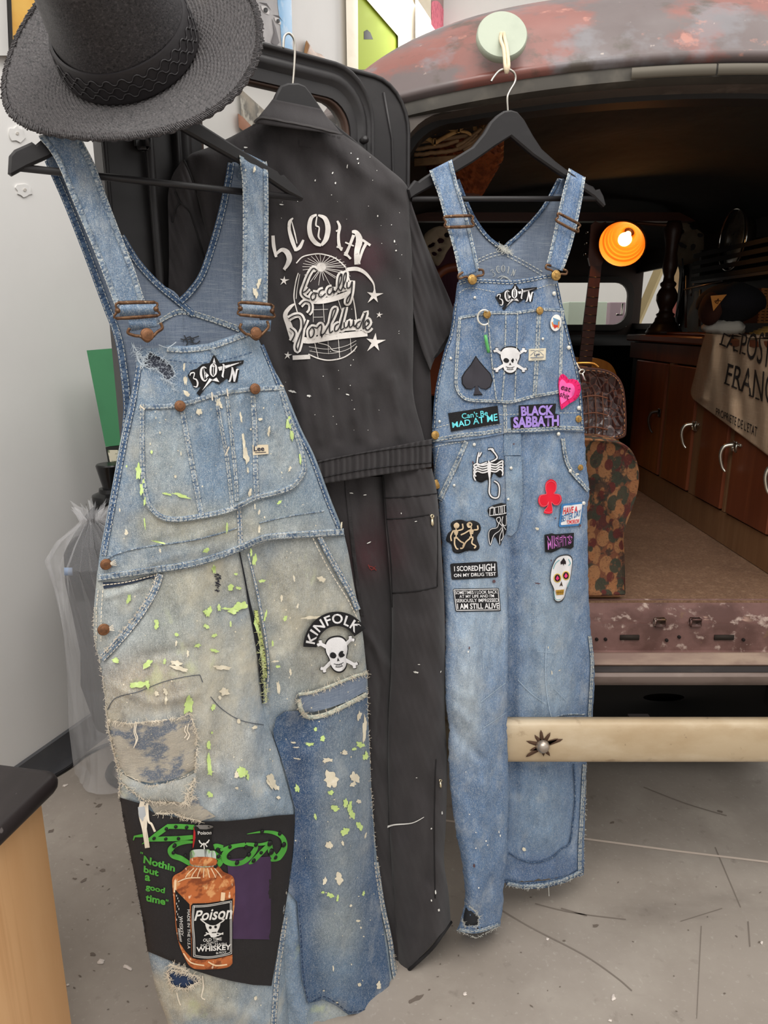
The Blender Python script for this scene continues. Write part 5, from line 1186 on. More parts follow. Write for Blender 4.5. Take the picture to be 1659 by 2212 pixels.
FX = FR.with_h(lambda x, y: np.where(np.asarray(y) < 1268, FHb(x, y), np.where(np.asarray(x) < FM(y), FX_L.h(x, y), FX_R.h(x, y)))); FH = FX.h
f_wear = wear_fn((124, 143, 160), [(420, 790, 150, 60, (112, 136, 162), .8), (360, 1000, 60, 90, (156, 166, 168), .8), (470, 980, 60, 110, (112, 138, 164), .7), (610, 980, 50, 80, (158, 166, 166), .7),
    (420, 1140, 230, 50, (152, 152, 138), .9), (600, 1100, 120, 40, (130, 146, 154), .6), (250, 1100, 50, 120, (112, 134, 156), .8), (430, 1270, 240, 60, (172, 168, 150), .9), (380, 1360, 190, 100, (162, 164, 154), .85), (640, 1260, 130, 120, (174, 170, 154), .9),
    (270, 1330, 60, 90, (168, 174, 174), .8), (330, 1480, 130, 70, (182, 168, 146), .95), (480, 1440, 100, 90, (172, 172, 162), .85), (560, 1600, 70, 120, (150, 166, 180), .8), (470, 1640, 90, 120, (180, 174, 158), .9), (540, 1720, 100, 60, (142, 160, 176), .7),
    (640, 1420, 60, 120, (150, 152, 144), .85), (720, 1400, 90, 100, (178, 172, 154), .8), (240, 1560, 40, 80, (176, 164, 142), .8), (420, 2150, 130, 60, (172, 166, 146), .95), (560, 2190, 60, 60, (150, 164, 176), .8), (760, 2200, 110, 40, (172, 180, 180), .9), (650, 2050, 30, 200, (112, 138, 168), .9), (860, 2180, 40, 70, (168, 178, 182), .8)], 5, .10)
fo = thing('denim_overalls', 'faded paint-splattered denim bib overalls with a large black bottle patch', 'overalls', FR.P(450, 2150, 0, True)*[1, 1, 0] + [0, 0, .02], 'bib overalls on hangers')
# hanger
hanger('clothes_hanger', 'black wooden hanger under the straw hat carrying paint-stained overalls', FR, [(17, 375), (19, 338), (30, 325), (68, 308), (76, 314), (83, 308), (90, 302), (140, 278), (200, 250), (245, 212), (272, 180), (305, 170), (338, 184), (372, 226), (443, 276), (506, 316), (582, 363), (597, 371), (603, 379), (611, 378), (633, 401), (654, 426), (651, 434), (620, 418), (578, 390), (515, 352), (405, 290), (340, 252), (303, 240), (250, 258), (180, 295), (105, 342), (60, 362), (25, 381)],
    [(40, 362), (650, 428)], [(305, 172), (306, 152), (314, 132), (310, 114), (297, 108), (286, 115), (284, 126)])
# back panel (inside cloth) with V neck : two halves meeting under the V
BKs = FR.with_h(lambda x, y: -.040 + .004*fw1(x, y) + .012*sstep(700, 420, y))
f_bw = wear_fn((126, 138, 155), [(460, 560, 40, 90, (150, 160, 170), .7), (420, 700, 140, 40, (120, 132, 150), .6)], 8, .06)
def inner(name, rows, nx, ny): return cloth(name, BKs, rows, M_cham, fo, nx, ny)
inner('back_panel', [(97, 338, 150, 334), (140, 440, 196, 430), (181, 544, 262, 510), (204, 606, 296, 563), (225, 663, 338, 609), (249, 727, 391, 650), (261, 796, 400, 790), (270, 880, 400, 880), (250, 1010, 400, 1010)], 20, 60)
inner('back_panel', [(502, 350, 560, 356), (496, 391, 570, 400), (483, 454, 574, 460), (467, 520, 576, 520), (443, 591, 578, 590), (417, 628, 580, 630), (390, 650, 582, 655), (396, 700, 586, 720), (398, 880, 604, 860), (399, 1010, 640, 1000)], 26, 60)
seam_band('neck_binding', BKs, [(262, 510), (272, 527), (298, 568), (338, 612), (386, 652), (418, 680)], 15, M_seamd, fo, .002, (-.3, .3), M_thread)
seam_band('neck_binding', BKs, [(500, 352), (492, 400), (479, 460), (462, 522), (438, 592), (412, 630), (390, 652)], 16, M_seamd, fo, .003, (-.3, .3), M_thread)
seam_band('side_binding', BKs, [(104, 345), (146, 440), (187, 544), (210, 606), (231, 663), (255, 727), (267, 796), (275, 880), (268, 960)], 17, M_seamd, fo, .003, (-.35, .35), M_thread)
for pts in ([(345, 690), (390, 668), (450, 682), (520, 706)], [(340, 700), (390, 678), (450, 692), (516, 716)]):
    mb = MB(); stitches(mb, BKs, pts, 7, 3, 2, .003); mb.build('stitching', M_thread, fo)['kind'] = 'stuff'
seam_band('back_yoke_seam', BKs, [(345, 695), (390, 672), (450, 688), (520, 712)], 11, M_seam, fo, .001)
mb = MB()
for p in ([(396, 736), (408, 728), (420, 734)], [(400, 728), (406, 740), (402, 746)], [(410, 726), (418, 742)], [(390, 732), (404, 734), (430, 726)], [(408, 738), (424, 742), (432, 736)], [(398, 724), (402, 732)]): ribbon(mb, BKs, cat(p, 3), 2.4, .003)
mb.build('printed_mark', flat((60, 62, 66)), fo)['kind'] = 'stuff'
# legs, then bib over them
ny_ = lambda a, b: int((b - a)/6)
yl = np.array([1150, 1200, 1250, 1313, 1371, 1425, 1467, 1544, 1590, 1660, 1720, 1800, 1887, 1950, 2002, 2051, 2100, 2145, 2212, 2262.])
rowsL = [(FL(y), y, FM(min(y, 2262)), y - 40*(1 - sstep(1150, 1330, y))) for y in yl]
rowsL[0] = (FL(1160), 1215, FM(1150), 1160); rowsL[1] = (FL(1232), 1232, FM(1185), 1185); rowsL[2] = (FL(1262), 1262, FM(1225), 1225)
ll = cloth('trouser_leg', FX_L, rowsL, M_denimT, fo, 56, 190, 0, .030, wear=f_wear)
rowsR = [(FM(y) - 30, y, FRt(y), y) for y in np.array([1140, 1160, 1200, 1260, 1313, 1371, 1429, 1467, 1540, 1600, 1660, 1720, 1800, 1887, 1950, 2002, 2051, 2112, 2150, 2212, 2262.])]
rl_ = cloth('trouser_leg', FX_R, rowsR, M_denimT, fo, 50, 190, -.003, .030, wear=f_wear)
bibT = c1([(370, 560), (430, 520), (520, 500), (600, 482), (730, 490), (900, 470), (1050, 420), (1180, 370), (1260, 450)])
rowsB = []
topc = np.array(bibT); 
bib_poly = [(296, 775), (300, 760), (318, 752), (335, 752)] + c1([(600, 482), (730, 490), (900, 470), (1050, 420), (1180, 370), (1225, 395), (1260, 450)]) + [(FRt(y), y) for y in range(760, 1150, 18)] + [(741, 1147), (745, 1157), (681, 1161), (585, 1167), (519, 1192), (465, 1212), (411, 1227), (334, 1239), (211, 1255), (211, 1235)] + [(FL(y), y) for y in range(1210, 790, -18)]
tear = [c1(p) for p in [(430, 620), (450, 560), (480, 530), (530, 560), (590, 590), (640, 640), (655, 700), (620, 730), (590, 740), (570, 700), (520, 650), (460, 650)]]
bib = decal('bib', FX, bib_poly, M_denimB, fo, .004, .004, 9, [tear], wear=f_wear)
# torn corner: dark cloth and yarn below
decal('tear_lining', FX, np.array(tear).mean(0) + (np.array(tear) - np.array(tear).mean(0))*1.25, pmat('black_twill', (52, 56, 68), .9, coord='UV', layers=[((150, 156, 166), (420, 420, 1), 2, .5, .6, .7)]), bib, .0012, .001, 9)
mb = MB(); threads(mb, FX, tear + tear[:1], 150, 13, 3, .005, 1.1); threads(mb, FX, [c1(350, 480), c1(440, 600), c1(420, 640)], 60, 20, 4, .005, 1.3); threads(mb, FX, [c1(p) for p in ((560, 720), (640, 760), (650, 810))], 50, 12, 5, .005, 1.0)
ribbon(mb, FX, cat([c1(p) for p in ((540, 480), (600, 500), (640, 480), (665, 460))], 4), 1.8, .006); ribbon(mb, FX, cat([c1(p) for p in ((380, 540), (400, 600), (440, 630), (460, 620))], 4), 3, .006)
mb.build('frayed_yarn', flat((186, 196, 204), .9), bib)['kind'] = 'stuff'
# straps
M_strap = denim('strap_denim', 1.1)
f_sw = wear_fn((106, 128, 152), [(230, 560, 60, 60, (136, 154, 172), .7), (550, 520, 40, 160, (140, 156, 170), .7), (140, 330, 50, 50, (116, 138, 164), .6)], 12, .10, 18, 120)
S1 = FR.with_h(lambda x, y: .014 + .010*sstep(300, 700, y) + .0014*fw2(x, y) - .02*sstep(296, 270, y))
rw = [(84, 293, 170, 278), (86, 300, 172, 288), (105, 322, 183, 312), (127, 360, 206, 358), (160, 440, 232, 428), (203, 540, 270, 528), (226, 600, 292, 584), (249, 660, 314, 654)]
stp = cloth('shoulder_strap', S1, rw, M_strap, fo, 18, 70, wear=f_sw)
BKst = FR.with_h(lambda x, y: -.012 - .02*sstep(290, 420, y))
cloth('shoulder_strap', BKst, [(86, 292, 168, 280), (96, 330, 176, 322), (130, 420, 200, 410)], M_strap, fo, 10, 20, wear=f_sw)
def edge_pair(st_, surf, A, B, w=11):
    A, B = np.array(A, float), np.array(B, float)
    seam_band('edge_seam', surf, A + (B - A)*.085, w, M_seam, st_, .001, (.42,), M_thread); seam_band('edge_seam', surf, A + (B - A)*.90, w, M_seam, st_, .001, (-.42,), M_thread)
edge_pair(stp, S1, [r[:2] for r in rw], [r[2:] for r in rw], 13)
S2 = FR.with_h(lambda x, y: .014 + .012*sstep(340, 700, y) + .0014*fw2(x, y) - .02*sstep(352, 322, y - (x - 517)*.5))
rw2 = [(516, 322, 577, 352), (518, 345, 579, 372), (524, 400, 580, 415), (525, 500, 580, 508), (524, 580, 579, 585), (522, 652, 578, 655)]
stp2 = cloth('shoulder_strap', S2, rw2, M_strap, fo, 18, 60, wear=f_sw)
edge_pair(stp2, S2, [r[:2] for r in rw2], [r[2:] for r in rw2], 10)
cloth('shoulder_strap', BKst, [(518, 326, 576, 352), (514, 370, 574, 390), (506, 420, 574, 430)], M_strap, fo, 10, 16, wear=f_sw)
# slide buckles with doubled webbing and button hooks
def slide(surf, q, lo, name='buckle'):
    """q: four px corners of the slider; lo: lower doubled strap quad"""
    q = np.array(q, float); b = wire(surf, [q[0], q[1], (q[1] + q[2])/2, q[2], q[3], (q[3] + q[0])/2], .0017, M_rustwire, fo, name, .012, True, 4)
    for a, c in ((q[0], q[1]), (q[3], q[2])): MB().tube(surf.P(np.linspace(a[0], c[0], 8), np.linspace(a[1], c[1], 8), .013), .0023, 8).build('cross_bar', M_rustwire, b)
    for p in ((q[0] + q[3])/2, (q[1] + q[2])/2):
        k = surf.P(np.array([p[0]]), np.array([p[1]]), .012)[0]; MB().lathe([(0, .004), (.003, .003), (.004, 0), (.003, -.003), (0, -.004)], k, surf.N, 10).build('rivet', M_rustwire, b)
    return b
SB1 = FR.with_h(lambda x, y: .030 + 0*x)
for quad in ([(258, 659, 338, 655), (258, 686, 334, 682)], [(276, 690, 336, 682), (282, 716, 340, 706)]):
    R4 = [quad[0], tuple((np.array(quad[0]) + quad[1])/2), quad[1]]
    s3 = FR.with_h(lambda x, y, q=quad: .026 + .008*np.sin(np.clip((y - q[0][1])/(q[1][1] - q[0][1]), 0, 1)*math.pi)); cloth('strap_loop', s3, R4, M_strap, fo, 14, 10, .0, wear=f_sw)
slide(SB1, [(256, 654), (334, 653), (340, 682), (252, 688)], None)
for quad in ([(522, 656, 584, 660), (524, 684, 590, 688)], [(524, 690, 586, 692), (524, 712, 584, 716)]):
    R4 = [quad[0], tuple((np.array(quad[0]) + quad[1])/2), quad[1]]
    s3 = FR.with_h(lambda x, y, q=quad: .026 + .008*np.sin(np.clip((y - q[0][1])/(q[1][1] - q[0][1]), 0, 1)*math.pi)); cloth('strap_loop', s3, R4, M_strap, fo, 14, 10, .0, wear=f_sw)
slide(SB1, [(520, 653), (586, 658), (590, 686), (518, 680)], None)
def bib_hook(cx, cy, r, sx, tilt=0):
    p = [(cx - 42*sx, cy - 14 + tilt), (cx - 46*sx, cy - 4 + tilt), (cx - 30*sx, cy + 2), (cx - 14, cy + 4), (cx, cy + 14), (cx + 12, cy + 4), (cx + 22, cy - 6), (cx + 36*sx, cy - 14), (cx + 32*sx, cy - 26)]
    b = wire(SB1, p, .0022, M_rustwire, fo, 'bib_hook', .012, False, 6); button(SB1, cx, cy, r, M_copper if sx < 1 else M_brass, b, 'bib_button', .012); return b
bib_hook(318, 723, 14, .9); bib_hook(553, 719, 11.5, .75, -6)
# bib pocket
pk = cat(c1([(400, 905), (560, 905), (720, 885), (920, 825), (1040, 800), (1230, 780), (1435, 770)]), 4).tolist() + cat(c1([(1435, 770), (1500, 1000), (1570, 1180), (1605, 1350), (1590, 1420), (1520, 1510), (1400, 1560), (1250, 1595), (1160, 1640), (1040, 1690), (860, 1730), (680, 1755), (560, 1740), (480, 1680), (430, 1580), (405, 1400), (398, 1100), (400, 905)]), 4)[1:-1].tolist()
pocket = decal('bib_pocket', FX, pk, M_denimB, fo, .0085, .0045, 9, wear=f_wear)
PK = FX.with_h(lambda x, y: FH(x, y) + .0085)
border = c1([(400, 905), (398, 1100), (405, 1400), (430, 1580), (480, 1680), (560, 1740), (680, 1755), (860, 1730), (1040, 1690), (1160, 1640), (1250, 1595), (1400, 1560), (1520, 1510), (1590, 1420), (1605, 1350), (1570, 1180), (1500, 1000), (1435, 770)])
seam_band('pocket_border', PK, offset_line(border, -7), 12, M_seam, pocket, .0006, (-.2, .3), M_thread)
seam_band('pocket_hem', PK, offset_line(c1([(400, 905), (560, 905), (720, 885), (920, 825), (1040, 800), (1230, 780), (1435, 770)]), 6), 12, M_seam, pocket, .0006, (.2,), M_thread)
for a in ([(700, 900), (745, 1150), (800, 1450), (850, 1720)], [(1215, 845), (1230, 1100), (1235, 1400), (1245, 1590)], [(950, 840), (985, 1050), (1030, 1300), (1070, 1660)], [(1030, 850), (1060, 1100), (1090, 1400), (1100, 1600)]):
    seam_band('divider_seam', PK, c1(a), 13 if a[0][0] in (700, 1215) else 9, M_seam, pocket, .0006, (-.3, .3), M_thread)
for x, y, r in ((389, 877, 11.5), (551, 840, 11.5)): button(PK, x, y, r, M_copper, pocket, 'pocket_rivet')
lee = decal('maker_label', PK, c1([(1212, 1198), (1325, 1196), (1328, 1262), (1215, 1272)]), flat((222, 206, 178)), pocket, .0025, .0015, 20)
mb = MB(); text_on(mb, PK, 'Lee', c1([(1222, 1208), (1296, 1206), (1298, 1240), (1222, 1244)]), .0034, .02); ribbon(mb, PK, c1([(1230, 1254), (1310, 1250)]), 1.4, .0034); mb.build('lettering', flat((34, 38, 60)), lee)['kind'] = 'stuff'
# bar tacks
mb = MB()
for p in ([(405, 915), (440, 945)], [(1030, 795), (1036, 850)], [(920, 820), (926, 880)], [(1410, 768), (1435, 780)], [(1020, 1270), (1045, 1210)]): ribbon(mb, PK, c1(p), 3, .003)
mb.build('bar_tack', M_threadtan, pocket)['kind'] = 'stuff'
# 3COIN patch (also used on the second overalls through the mapping)
def coin_patch(surf, parent, T, off=.003):
    out = T([(935, 550), (955, 575), (978, 612), (1060, 600), (1150, 590), (1146, 616), (1092, 640), (1118, 662), (1105, 748), (1068, 752), (1028, 722), (1000, 745), (972, 765), (930, 742), (880, 782), (835, 848), (812, 826), (845, 782), (792, 790), (748, 700), (770, 665), (815, 650), (850, 620), (905, 610)])
    p = decal('bolt_patch', surf, out, M_patch_black, parent, off, .002, 8)
    mb = MB()
    for q in ([(938, 572), (955, 640), (918, 640)], [(965, 640), (1135, 604), (975, 668)], [(905, 720), (852, 808), (925, 730)], [(920, 735), (975, 748), (955, 715)], [(862, 660), (900, 700), (880, 720)]): mb.add(*decal_geo(surf, T(q), off + .0006, 0, 10)[:2])
    k = np.hypot(*(np.array(T([(0, 0), (100, 0)]))[1] - np.array(T([(0, 0), (100, 0)]))[0]))/100
    it = [('3', 795, 732, 48, 105, -16), ('C', 862, 690, 54, 100, -6), ('O', 932, 660, 52, 96, 2), ('I', 1002, 665, 44, 96, 6), ('N', 1075, 698, 62, 100, 12)]
    bk_ = MB(); wt = MB()
    for ch, cx, cy, w, h, r in it:
        x, y = T([(cx, cy)])[0]; glyphs(bk_, surf, [(ch, x, y, w*k, h*k, r)], off + .0010, 7*k, 1.1); glyphs(wt, surf, [(ch, x, y, w*k, h*k, r)], off + .0016)
    mb.build('star_burst', M_patch_white, p)['kind'] = 'stuff'; bk_.build('letter_shadow', M_patch_black, p)['kind'] = 'stuff'; wt.build('lettering', M_patch_white, p)['kind'] = 'stuff'
    return p
coin_patch(FX, fo, lambda pts: c1(pts), .0058)
# waistband, pockets, fly
WB = FX.with_h(lambda x, y: FH(x, y) + .004)
seam_band('waist_seam', WB, [(214, 1248), (334, 1231), (411, 1219), (470, 1202), (519, 1184), (552, 1170), (585, 1160), (681, 1153), (743, 1149)], 15, M_seam, fo, .001, (-.3, .3), M_thread)
seam_band('waist_topstitch', WB, [(222, 1212), (257, 1195), (311, 1182), (411, 1168), (470, 1154), (512, 1141)], 3, M_seam, fo, .0003)
seam_band('waist_topstitch', WB, [(560, 1130), (620, 1116), (700, 1104)], 2.5, M_seam, fo, .0003)
seam_band('bib_side_seam', WB, [(300, 790), (287, 872), (270, 950), (252, 1046), (237, 1127), (224, 1200)], 13, M_seamd, fo, .0008, (-.3, .3), M_thread)
seam_band('bib_side_seam', WB, [(566, 745), (603, 835), (642, 926), (672, 988), (706, 1080), (732, 1142)], 8, M_seamd, fo, .0006, (.2,), M_thread)
seam_band('bib_hem', WB, offset_line(c1([(600, 490), (730, 496), (900, 476), (1050, 426), (1175, 378)]), 7), 12, M_seam, fo, .0005, (.3,), M_thread)
mb = MB(); stitches(mb, WB, c1([(610, 590), (760, 606), (900, 606), (1050, 580), (1220, 530)]), 7, 4, 1.6, .001); mb.build('stitching', flat((70, 90, 120)), fo)['kind'] = 'stuff'
seam_band('centre_seam', WB, c1([(915, 490), (940, 560)]), 12, M_seam, fo, .0004)
seam_band('centre_seam', WB, [(515, 1085), (518, 1130), (520, 1184)], 11, M_seam, fo, .0006, (-.3, .3), M_threadtan)
hp = seam_band('hip_pocket_edge', FX, [(346, 1240), (334, 1275), (313, 1312), (284, 1352), (250, 1392), (219, 1424)], 17, M_seam, fo, .002, (-.35, .1, .4), M_threadtan, .002)
mb = MB(); threads(mb, FX, [(338, 1244), (326, 1275), (304, 1310), (276, 1348), (244, 1386), (214, 1424)], 90, 9, 11, .004, 1.2, .1); mb.build('frayed_yarn', M_threadtan, hp)['kind'] = 'stuff'
decal('pocket_gap', FX, [(222, 1258), (270, 1256), (330, 1242), (338, 1246), (280, 1262), (224, 1272)], flat((46, 56, 74)), fo, .0018, .0006, 14)
mb = MB(); stitches(mb, FX, [(222, 1264), (275, 1257), (336, 1242)], 6, 2, 2, .003); stitches(mb, FX, [(222, 1275), (219, 1320), (218, 1385)], 6, 3, 1.6, .003); stitches(mb, FX, [(212, 1275), (208, 1320), (208, 1385)], 6, 3, 1.6, .003); mb.build('stitching', M_threadtan, fo)['kind'] = 'stuff'
seam_band('hip_pocket_edge', FX_R, [(690, 1160), (714, 1206), (738, 1247), (760, 1286), (773, 1318)], 13, M_seam, fo, .002, (-.3, .2), M_threadtan, .002)
mb = MB(); stitches(mb, FX_R, [(676, 1162), (702, 1215), (728, 1258), (752, 1296), (772, 1336)], 6, 3, 1.8, .003); mb.build('stitching', M_threadtan, fo)['kind'] = 'stuff'
for x, y, r in ((229, 1219, 12.5), (224, 1360, 13)):
    b = button(WB, x, y, r, M_copper, fo, 'side_button', .004)
    mb = MB()
    for k in range(4): ribbon(mb, WB, [(x + 8, y - 2 + k), (x + 20 + k, y - 10 + 4*k)], 1.6, .004)
    mb.build('buttonhole_thread', M_threadtan, b)['kind'] = 'stuff'
fly = [(516, 1190), (530, 1262), (538, 1310), (548, 1360), (557, 1412), (563, 1470), (567, 1520)]
fp = np.array(cat(fly, 6)); wd_ = np.interp(np.linspace(0, 1, len(fp)), [0, .2, .5, .75, 1], [2.5, 3, 8, 7, 2])
decal('fly_gap', FX_R, np.concatenate([fp + np.stack([-wd_*.2, 0*wd_], 1), (fp + np.stack([wd_, 0*wd_], 1))[::-1]]), flat((22, 24, 30)), fo, .003, .001, 14)
mb = MB(); threads(mb, FX_R, fp[18:] + [8, 0], 120, 14, 31, .004, 1.3, .4); mb.build('frayed_yarn', pmat('yellow_yarn', (196, 200, 150), .9), fo)['kind'] = 'stuff'
q = [(x + 8, y) for x, y in fly[2:6]]; seam_band('fly_edge', FX_R, [(552, 1318), (560, 1365), (568, 1412), (573, 1466)], 9, pmat('fly_stripe', (186, 196, 120), .9, coord='UV', layers=[((40, 44, 46), (300, 300, 1), 2, .5, .56, .9)]), fo, .003)
seam_band('fly_stitch_seam', FX_R, [(536, 1196), (556, 1280), (574, 1380), (580, 1450), (574, 1520)], 6, M_seam, fo, .0008, (.0,), M_threadtan)
mb = MB()
for p in ([(232, 1533), (250, 1508), (300, 1494), (350, 1474), (400, 1462), (432, 1458)], [(455, 1505), (480, 1532), (520, 1556), (570, 1566)], [(432, 1458), (438, 1474)]): ribbon(mb, FX_L, cat(p, 5), 1.5, .0016)
mb.build('dark_repair_stitch', flat((72, 78, 88)), fo)['kind'] = 'stuff'
# KINFOLK rocker
def arcpts(cx, cy, r0, a0, a1, n): return [(cx + r0*math.cos(math.radians(a)), cy + r0*math.sin(math.radians(a))) for a in np.linspace(a0, a1, n)]
kc_ = np.array([728.0, 1400.0]); 
kf = lambda u, r: np.stack([kc_[0] + r*np.cos(np.radians(u))*(1.0), kc_[1] + r*np.sin(np.radians(u))*1.08], -1)
ang0, ang1 = 182, 328
outr = lambda u: 73.5 - 8*((u - 182)/146)**2*.6
A_ = np.linspace(ang0, ang1, 30); ko_ = np.concatenate([kf(A_, 73.0), kf(A_[::-1], 44.0)])
rock = decal('rocker_patch', FX_R, ko_, M_patch_black, fo, .005, .002, 9)
v_, f_ = text_mesh('KINFOLK', .02, 0, 1.12)
mb = MB(); text_on(mb, FX_R, 'KINFOLK', None, .0062, .02, 0, lambda v: kf(ang0 + 7 + v[:, 0]*(ang1 - ang0 - 13), 48.5 + v[:, 1]*20), 1.12); mb.build('lettering', M_patch_white, rock)['kind'] = 'stuff'
skull(fo, FX_R, 729, 1414, 82, 78, -8, .005)
# right-leg rip and big dark knee patch
M_kneed = denim('indigo_patch_denim', .8)
f_kw = wear_fn((58, 86, 120), [(735, 1800, 52, 300, (132, 142, 146), .80), (760, 1640, 40, 90, (112, 128, 142), .7), (640, 1760, 30, 300, (44, 70, 106), .8), (730, 2060, 50, 90, (104, 126, 146), .7), (790, 1700, 14, 160, (150, 158, 160), .6), (730, 2000, 60, 60, (140, 146, 142), .6)], 15, .10)
kp_ = [(FM(y) + .5, y) for y in range(1925, 1590, -30)] + [(590, 1579), (597, 1550), (616, 1537), (643, 1535), (658, 1551), (720, 1540), (793, 1506)] + [(FRt(y) - 1.5, y) for y in range(1540, 1800, 40)] + [(809, 1854), (818, 1920), (826, 1990), (834, 2050), (843, 2116), (838, 2140), (814, 2172), (785, 2188), (753, 2192), (728, 2174), (699, 2159), (665, 2168), (652, 2112), (646, 2010), (642, 1948)]
knee = decal('knee_patch', FX_R, kp_, M_kneed, fo, .0032, .002, 10, wear=f_kw)
mb = MB(); ln = kp_[-9:] + kp_[:1]; stitches(mb, FX_R, offset_line([(838, 2134), (814, 2166), (785, 2182), (753, 2186), (728, 2168), (699, 2153), (669, 2162), (656, 2112), (650, 2010), (646, 1948)], 0), 7, 4, 1.6, .0042); mb.build('stitching', flat((40, 58, 88)), knee)['kind'] = 'stuff'
rip = c2([(1205, 985), (1290, 968), (1400, 930), (1520, 880), (1588, 868), (1584, 965), (1480, 1025), (1380, 1060), (1290, 1085), (1230, 1085), (1212, 1040)])
ripo = decal('rip_lining', FX_R, rip, M_cham, fo, .0040, .0012, 12)
for pts, w in ((c2([(1205, 985), (1290, 972), (1400, 932), (1520, 884), (1590, 866)]), 7), (c2([(1205, 1010), (1222, 1075), (1260, 1112), (1350, 1100), (1440, 1060), (1520, 1020), (1588, 985)]), 10)):
    seam_band('frayed_edge', FX_R, pts, w, pmat('frayed_denim', (196, 196, 180), .95, coord='UV', layers=[((140, 148, 140), (300, 260, 1), 3, .45, .6, .8)], bump=[((400, 400, 1), .5, .002)]), fo, .005, h=.003)
    mb = MB(); threads(mb, FX_R, pts, 120, 13, 41 + int(w), .006, 1.3, .3); mb.build('frayed_yarn', M_threadtan, fo)['kind'] = 'stuff'
# left thigh rip showing the lining, rolled lower edge
ripL = c2([(132, 1128), (250, 1150), (400, 1136), (540, 1118), (598, 1092), (634, 1200), (636, 1300), (628, 1400), (560, 1440), (470, 1470), (380, 1482), (300, 1468), (240, 1440), (192, 1402), (160, 1290)])
M_mesh = pmat('tan_stained_lining', (172, 164, 150), .95, coord='UV', layers=[((92, 104, 122), (22, 30, 1), 4, .50, .58, .9), ((196, 186, 168), (700, 500, 1), 2, .5, .65, .5), ((112, 116, 118), (60, 900, 1), 2, .5, .7, .45)], bump=[((700, 700, 1), .4, .001), ((20, 90, 1), .3, .003)])
decal('rip_lining', FX_L, ripL, M_mesh, fo, .0022, .001, 12)
flap = c3([(88, 160), (150, 200), (250, 240), (340, 225), (430, 200), (498, 165), (490, 220), (470, 300), (455, 330), (380, 320), (300, 325), (230, 318), (160, 275), (110, 230)])
fl_ = decal('torn_flap', FX_L, flap, M_denimT, fo, .0065, .004, 10, wear=wear_fn((176, 178, 172), [(350, 1690, 60, 14, (206, 206, 200), .8)], 6, .1))
under = c3([(240, 320), (330, 318), (420, 322), (500, 290), (520, 340), (600, 400), (520, 425), (430, 405), (380, 385), (280, 385)])
decal('rip_lining', FX_L, under, M_mesh, fo, .0026, .001, 12)
mb = MB()
threads(mb, FX_L, c2([(132, 1128), (250, 1150), (400, 1136), (540, 1118), (598, 1092)]), 130, 12, 51, .005, 1.3, .4); threads(mb, FX_L, c2([(598, 1092), (634, 1200), (636, 1300), (628, 1400)]), 90, 14, 52, .005, 1.3, .4)
threads(mb, FX_L, c2([(132, 1128), (150, 1230), (180, 1340), (210, 1430), (200, 1555)]), 110, 9, 53, .004, 1.2, .1); threads(mb, FX_L, c3([(88, 160), (250, 240), (340, 225), (498, 165)]), 60, 8, 54, .008, 1.2, .1)
threads(mb, FX_L, c3([(110, 230), (230, 318), (300, 325), (455, 330)]), 80, 14, 55, .008, 1.3, .8); threads(mb, FX_L, c3([(280, 385), (380, 385), (430, 405), (520, 425)]), 120, 12, 56, .006, 1.3, .5); threads(mb, FX_L, c3([(480, 290), (430, 340), (490, 200), (470, 320)]), 80, 20, 57, .008, 1.4, .8)
for x0, y0_, ln_ in ((292, 1135, 150), (300, 1140, 130), (590, 1150, 90), (575, 1160, 70)):
    p = c2([(x0, y0_), (x0 - 8, y0_ + ln_*.4), (x0 + 4, y0_ + ln_*.7), (x0 - 10, y0_ + ln_)]); ribbon(mb, FX_L, cat(p, 4), 2.4, .006)
mb.build('frayed_yarn', M_threadtan, fo)['kind'] = 'stuff'
# hanging strips over the patch
for pts, w in (([(215, 320), (205, 380), (225, 470), (240, 565)], 13), ([(238, 330), (245, 420), (262, 440), (280, 480)], 6), ([(225, 340), (232, 430), (228, 500), (240, 560)], 7)):
    mb = MB(); ribbon(mb, FX_L, cat(c3(pts), 5), w*.8, .0095); mb.build('hanging_thread', M_threadtan, fo)
decal('hanging_thread', FX_L, c3([(190, 350), (225, 345), (232, 390), (215, 425), (195, 400)]), flat((168, 170, 172)), fo, .010, .002, 12)
# lower rip
lowr = cat(c3([(348, 1212), (400, 1215), (450, 1230), (505, 1245), (514, 1262), (470, 1295), (430, 1308), (375, 1292), (350, 1250)]), 3, True)
decal('rip_lining', FX_L, lowr, flat((44, 58, 86), .95), fo, .0022, .001, 12)
mb = MB(); threads(mb, FX_L, np.vstack([lowr, lowr[:1]]), 220, 14, 61, .004, 1.4, .5); threads(mb, FX_L, c3([(360, 1180), (450, 1215)]), 80, 16, 62, .005, 1.5, .3)
for pts in ([(530, 1240), (535, 1300), (525, 1350), (545, 1365)], [(395, 1330), (405, 1370), (415, 1395)]): ribbon(mb, FX_L, cat(c3(pts), 4), 2.5, .004)
mb.build('frayed_yarn', M_threadtan, fo)['kind'] = 'stuff'
seam_band('inseam', FX_L, c3([(1000, 640), (975, 860), (950, 1060), (925, 1230), (905, 1493)]), 13, M_seam, fo, .0012, (-.3, .3), M_threadtan)
seam_band('outseam', FX_R, c3([(1445, 640), (1478, 860), (1520, 1060), (1545, 1240), (1590, 1380), (1625, 1493)]), 11, M_seam, fo, .0012, (-.3, .3), M_threadtan)
mb = MB(); threads(mb, FX_R, [(FRt(y), y) for y in range(1450, 2200, 20)], 150, 7, 71, .003, 1.1, 0); threads(mb, FX_L, [(FL(y), y) for y in range(1300, 1720, 20)], 120, 8, 72, .003, 1.2, 0); mb.build('frayed_yarn', M_threadtan, fo)['kind'] = 'stuff'
